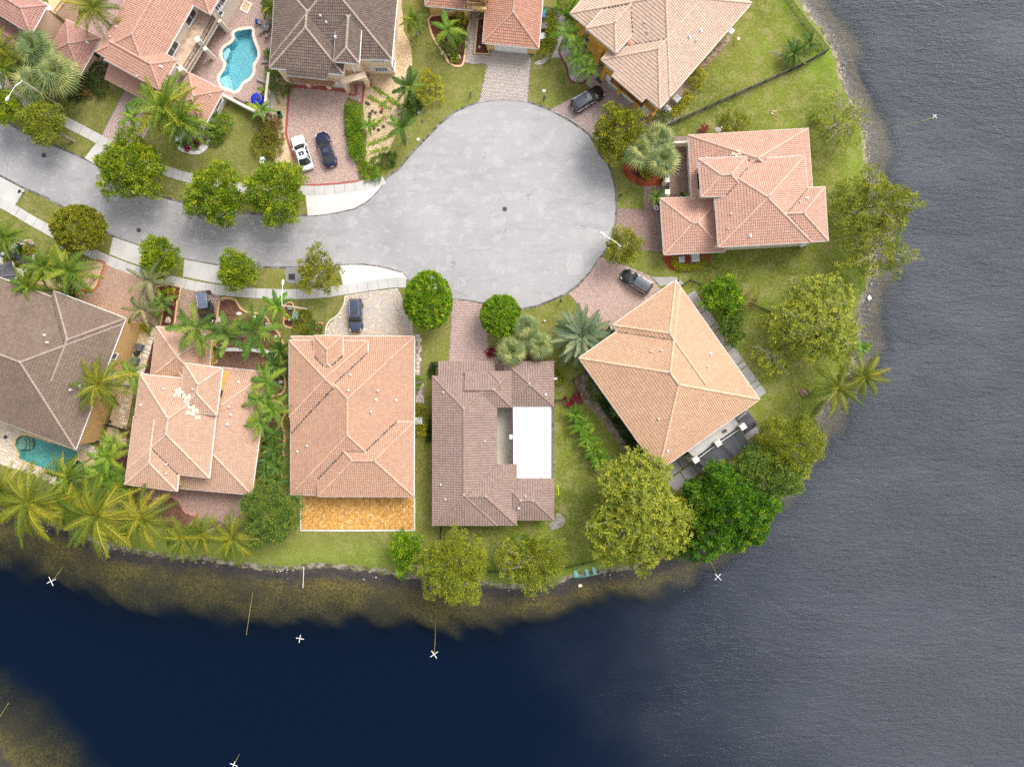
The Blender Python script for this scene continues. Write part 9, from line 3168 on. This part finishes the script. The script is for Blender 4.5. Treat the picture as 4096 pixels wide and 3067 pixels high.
for k in range(7):
 a = k * 0.9
 MB().blob((0.24 * math.cos(a), 0.24 * math.sin(a), 0.06), 0.1, k).build('stone', WHITE if k % 3 else TERR, wr, world=False)
MB().add([(0.2, 0.1, 0.3), (0.5, 0.3, 0.35), (0.45, 0.15, 0.4), (0.2, 0.0, 0.35)], [(0, 1, 2, 3)]).build('pennant', mat('yellow_pennant', (0.8, 0.55, 0.03), 0.7), wr, world=False)
p = G(Q1(2, 2, 1715, 870), 0)
ub = ubox('pool_pump', 'white pump housing inside the curved gold hedge', Q1(2, 2, 1715, 868), (0.5, 0.3, 0.45), 0, WHITE, 'pump')
ub = ubox('pool_pump', 'grey pump box in the palm strip between two houses', Q1(1, 2, 900, 902), (0.5, 0.42, 0.5), 5, ACL, 'pump')
ub = ubox('garden_box', 'rusty wheeled planter of flowers behind the yellow croton', Q1(3, 0, 980, 1055), (0.55, 0.95, 0.45), -20, DKMET, 'planter')
shrub('red and yellow flowers filling the wheeled planter', Q1(3, 0, 980, 1055)[0] / 1.8517, Q1(3, 0, 980, 1055)[1] / 1.8517, 8, 13, 1.0, LM_YEL, 120, name='planter_flowers', cat='flowers')
p = G(RG(3000, 500, 2.76, (618, 1305))[0], 3.0)
wb_ = thing('wall_box', 'white box on the wall at the lower right of the coral house', 'utility box', (p.x, p.y, 1.6), rad(25))
MB().box((0, 0, 0.3), (0.75, 0.5, 0.6)).build('cabinet', WHITE, wb_, world=False)
MB().box((0, 0, 0.62), (0.8, 0.56, 0.05)).build('lid', WHITE, wb_, world=False)
p = G(Q1(3, 0, 1462, 335), 2.5)
wb_ = thing('wall_box', 'white box projecting from under the pale pink eave', 'utility box', (p.x, p.y, 1.6), rad(-40))
MB().box((0, 0, 0.3), (0.55, 0.75, 0.5)).build('cabinet', WHITE, wb_, world=False)
MB().box((0, 0, 0.57), (0.6, 0.8, 0.05)).build('lid', WHITE, wb_, world=False)
# bare pruned tree by the utility vehicle, square tree pit, fallen branches
p = G(RG(700, 1100, 3.1725, (620, 325))[0], 0)
bt_ = thing('bare_tree', 'leafless pruned tree with white twigs beside the utility vehicle', 'tree', (p.x, p.y, 0))
tb = MB()
tp = G(RG(700, 1100, 3.1725, (490, 305))[0], 3.2) - p
tb.tube([(0, 0, -0.1), tp * 0.6, tp], [0.16, 0.12, 0.08], 7)
tb.build('trunk', BARK, bt_, world=False)
rnd = random.Random(2)
br = MB()
for k in range(14):
 a = rnd.uniform(0, 6.28)
 e = tp + Vector((math.cos(a) * rnd.uniform(.5, 1.1), math.sin(a) * rnd.uniform(.6, 1.5), rnd.uniform(.2, .9)))
 mid = tp.lerp(e, 0.5) + Vector((rnd.uniform(-.2, .2), rnd.uniform(-.2, .2), .1))
 br.tube([tp, mid, e], [0.05, 0.035, 0.015], 4, False)
 for _ in range(2):
  br.tube([mid, mid + Vector((rnd.uniform(-.5, .5), rnd.uniform(-.5, .5), rnd.uniform(0, .3)))], [0.025, 0.01], 3, False)
br.build('branches', BARKP, bt_, world=False)
p = G(RG(3000, 1100, 2.76, (600, 1300))[0], 0)
sp = thing('tree_pit', 'square timber edged tree pit left of the coconut palm by the shore', 'planter', (p.x, p.y, 0), rad(38))
for q, sz in (((0, .62, .06), (1.3, .1, .14)), ((0, -.62, .06), (1.3, .1, .14)), ((.62, 0, .06), (.1, 1.14, .14)), ((-.62, 0, .06), (.1, 1.14, .14))):
 MB().box(q, sz).build('timber', BROWNW, sp, world=False)
MB().box((0, 0, 0.02), (1.12, 1.12, 0.05)).build('soil', SOIL, sp, world=False)
p = G(Q1(0, 2, 65, 1512), 0)
um2 = thing('umbrella_base', 'dark round umbrella stand on the travertine pool deck', 'umbrella stand', (p.x, p.y, 0.05))
MB().lathe((0, 0, 0), [(0.3, 0), (0.28, 0.08), (0.06, 0.12)], 16).build('weight', DKMET, um2, world=False)
MB().tube([(0, 0, 0.1), (0, 0, 1.0)], 0.03, 6).build('tube', DKMET, um2, world=False)
for k, (x, y, lb) in enumerate(((1210, 1340, 'black round kettle at the gate by the taupe house'), (1068, 1565, 'small black kettle grill by the sandy wall'), (1500, 590, 'black rain barrel between two dark air conditioners'))):
 p = G(Q1(0, 2, x, y), 0.7)
 kk = thing('kettle_grill' if k < 2 else 'rain_barrel', lb, 'grill' if k < 2 else 'barrel', (p.x, p.y, 0))
 r_ = 0.22 if k < 2 else 0.36
 if k < 2:
  for a in (0, 2.1, 4.2):
   MB().bar((0.25 * math.cos(a), 0.25 * math.sin(a), 0), (0.1 * math.cos(a), 0.1 * math.sin(a), 0.5), 0.03).build('leg', DKMET, kk, world=False)
 MB().lathe((0, 0, 0.4 if k < 2 else 0), [(0.05, 0), (r_, 0.18), (r_ * 1.02, 0.25)] if k < 2 else [(r_ * .85, 0), (r_, .4), (r_ * .9, .85)], 14).build('bowl' if k < 2 else 'barrel_body', BLACKM, kk, world=False)
 MB().lathe((0, 0, 0.65 if k < 2 else 0.85), [(r_ * 0.95, 0), (r_ * 0.7, 0.12), (0.03, 0.18)], 14).build('lid', BLACKM, kk, world=False)
p = G(Q1(0, 2, 1125, 1575), 0.4)
ch = thing('folding_chair', 'white slatted chair by the sandy wall of the taupe house', 'chair', (p.x, p.y, 0), rad(-25))
for k in range(4):
 MB().box((0, -0.2 + k * 0.13, 0.42), (0.45, 0.1, 0.025)).build('seat_slat', WHITE, ch, world=False)
for k in range(3):
 MB().box((0, 0.28 + 0.05 * k, 0.55 + 0.14 * k), (0.45, 0.03, 0.1)).build('back_slat', WHITE, ch, world=False)
for sx in (-1, 1):
 for sy in (-1, 1):
  MB().bar((sx * .22, sy * .25, 0), (sx * .22, sy * .2, .42), .035).build('leg', WHITE, ch, world=False)
for k, pts in enumerate((((1880, 575), (1960, 590), (2040, 640)), ((1930, 605), (2000, 600), (2040, 578)))):
 w2 = [G(q, 0.05) for q in Q(3, 0, *pts)]
 f_ = MB().tube(w2, [0.05, 0.04, 0.02], 5).build('fallen_branch', BARKP, None)
 f_['label'] = ('longer' if k == 0 else 'shorter') + ' dry fallen branch on the lawn left of the round fence palm'
 f_['category'] = 'branch'
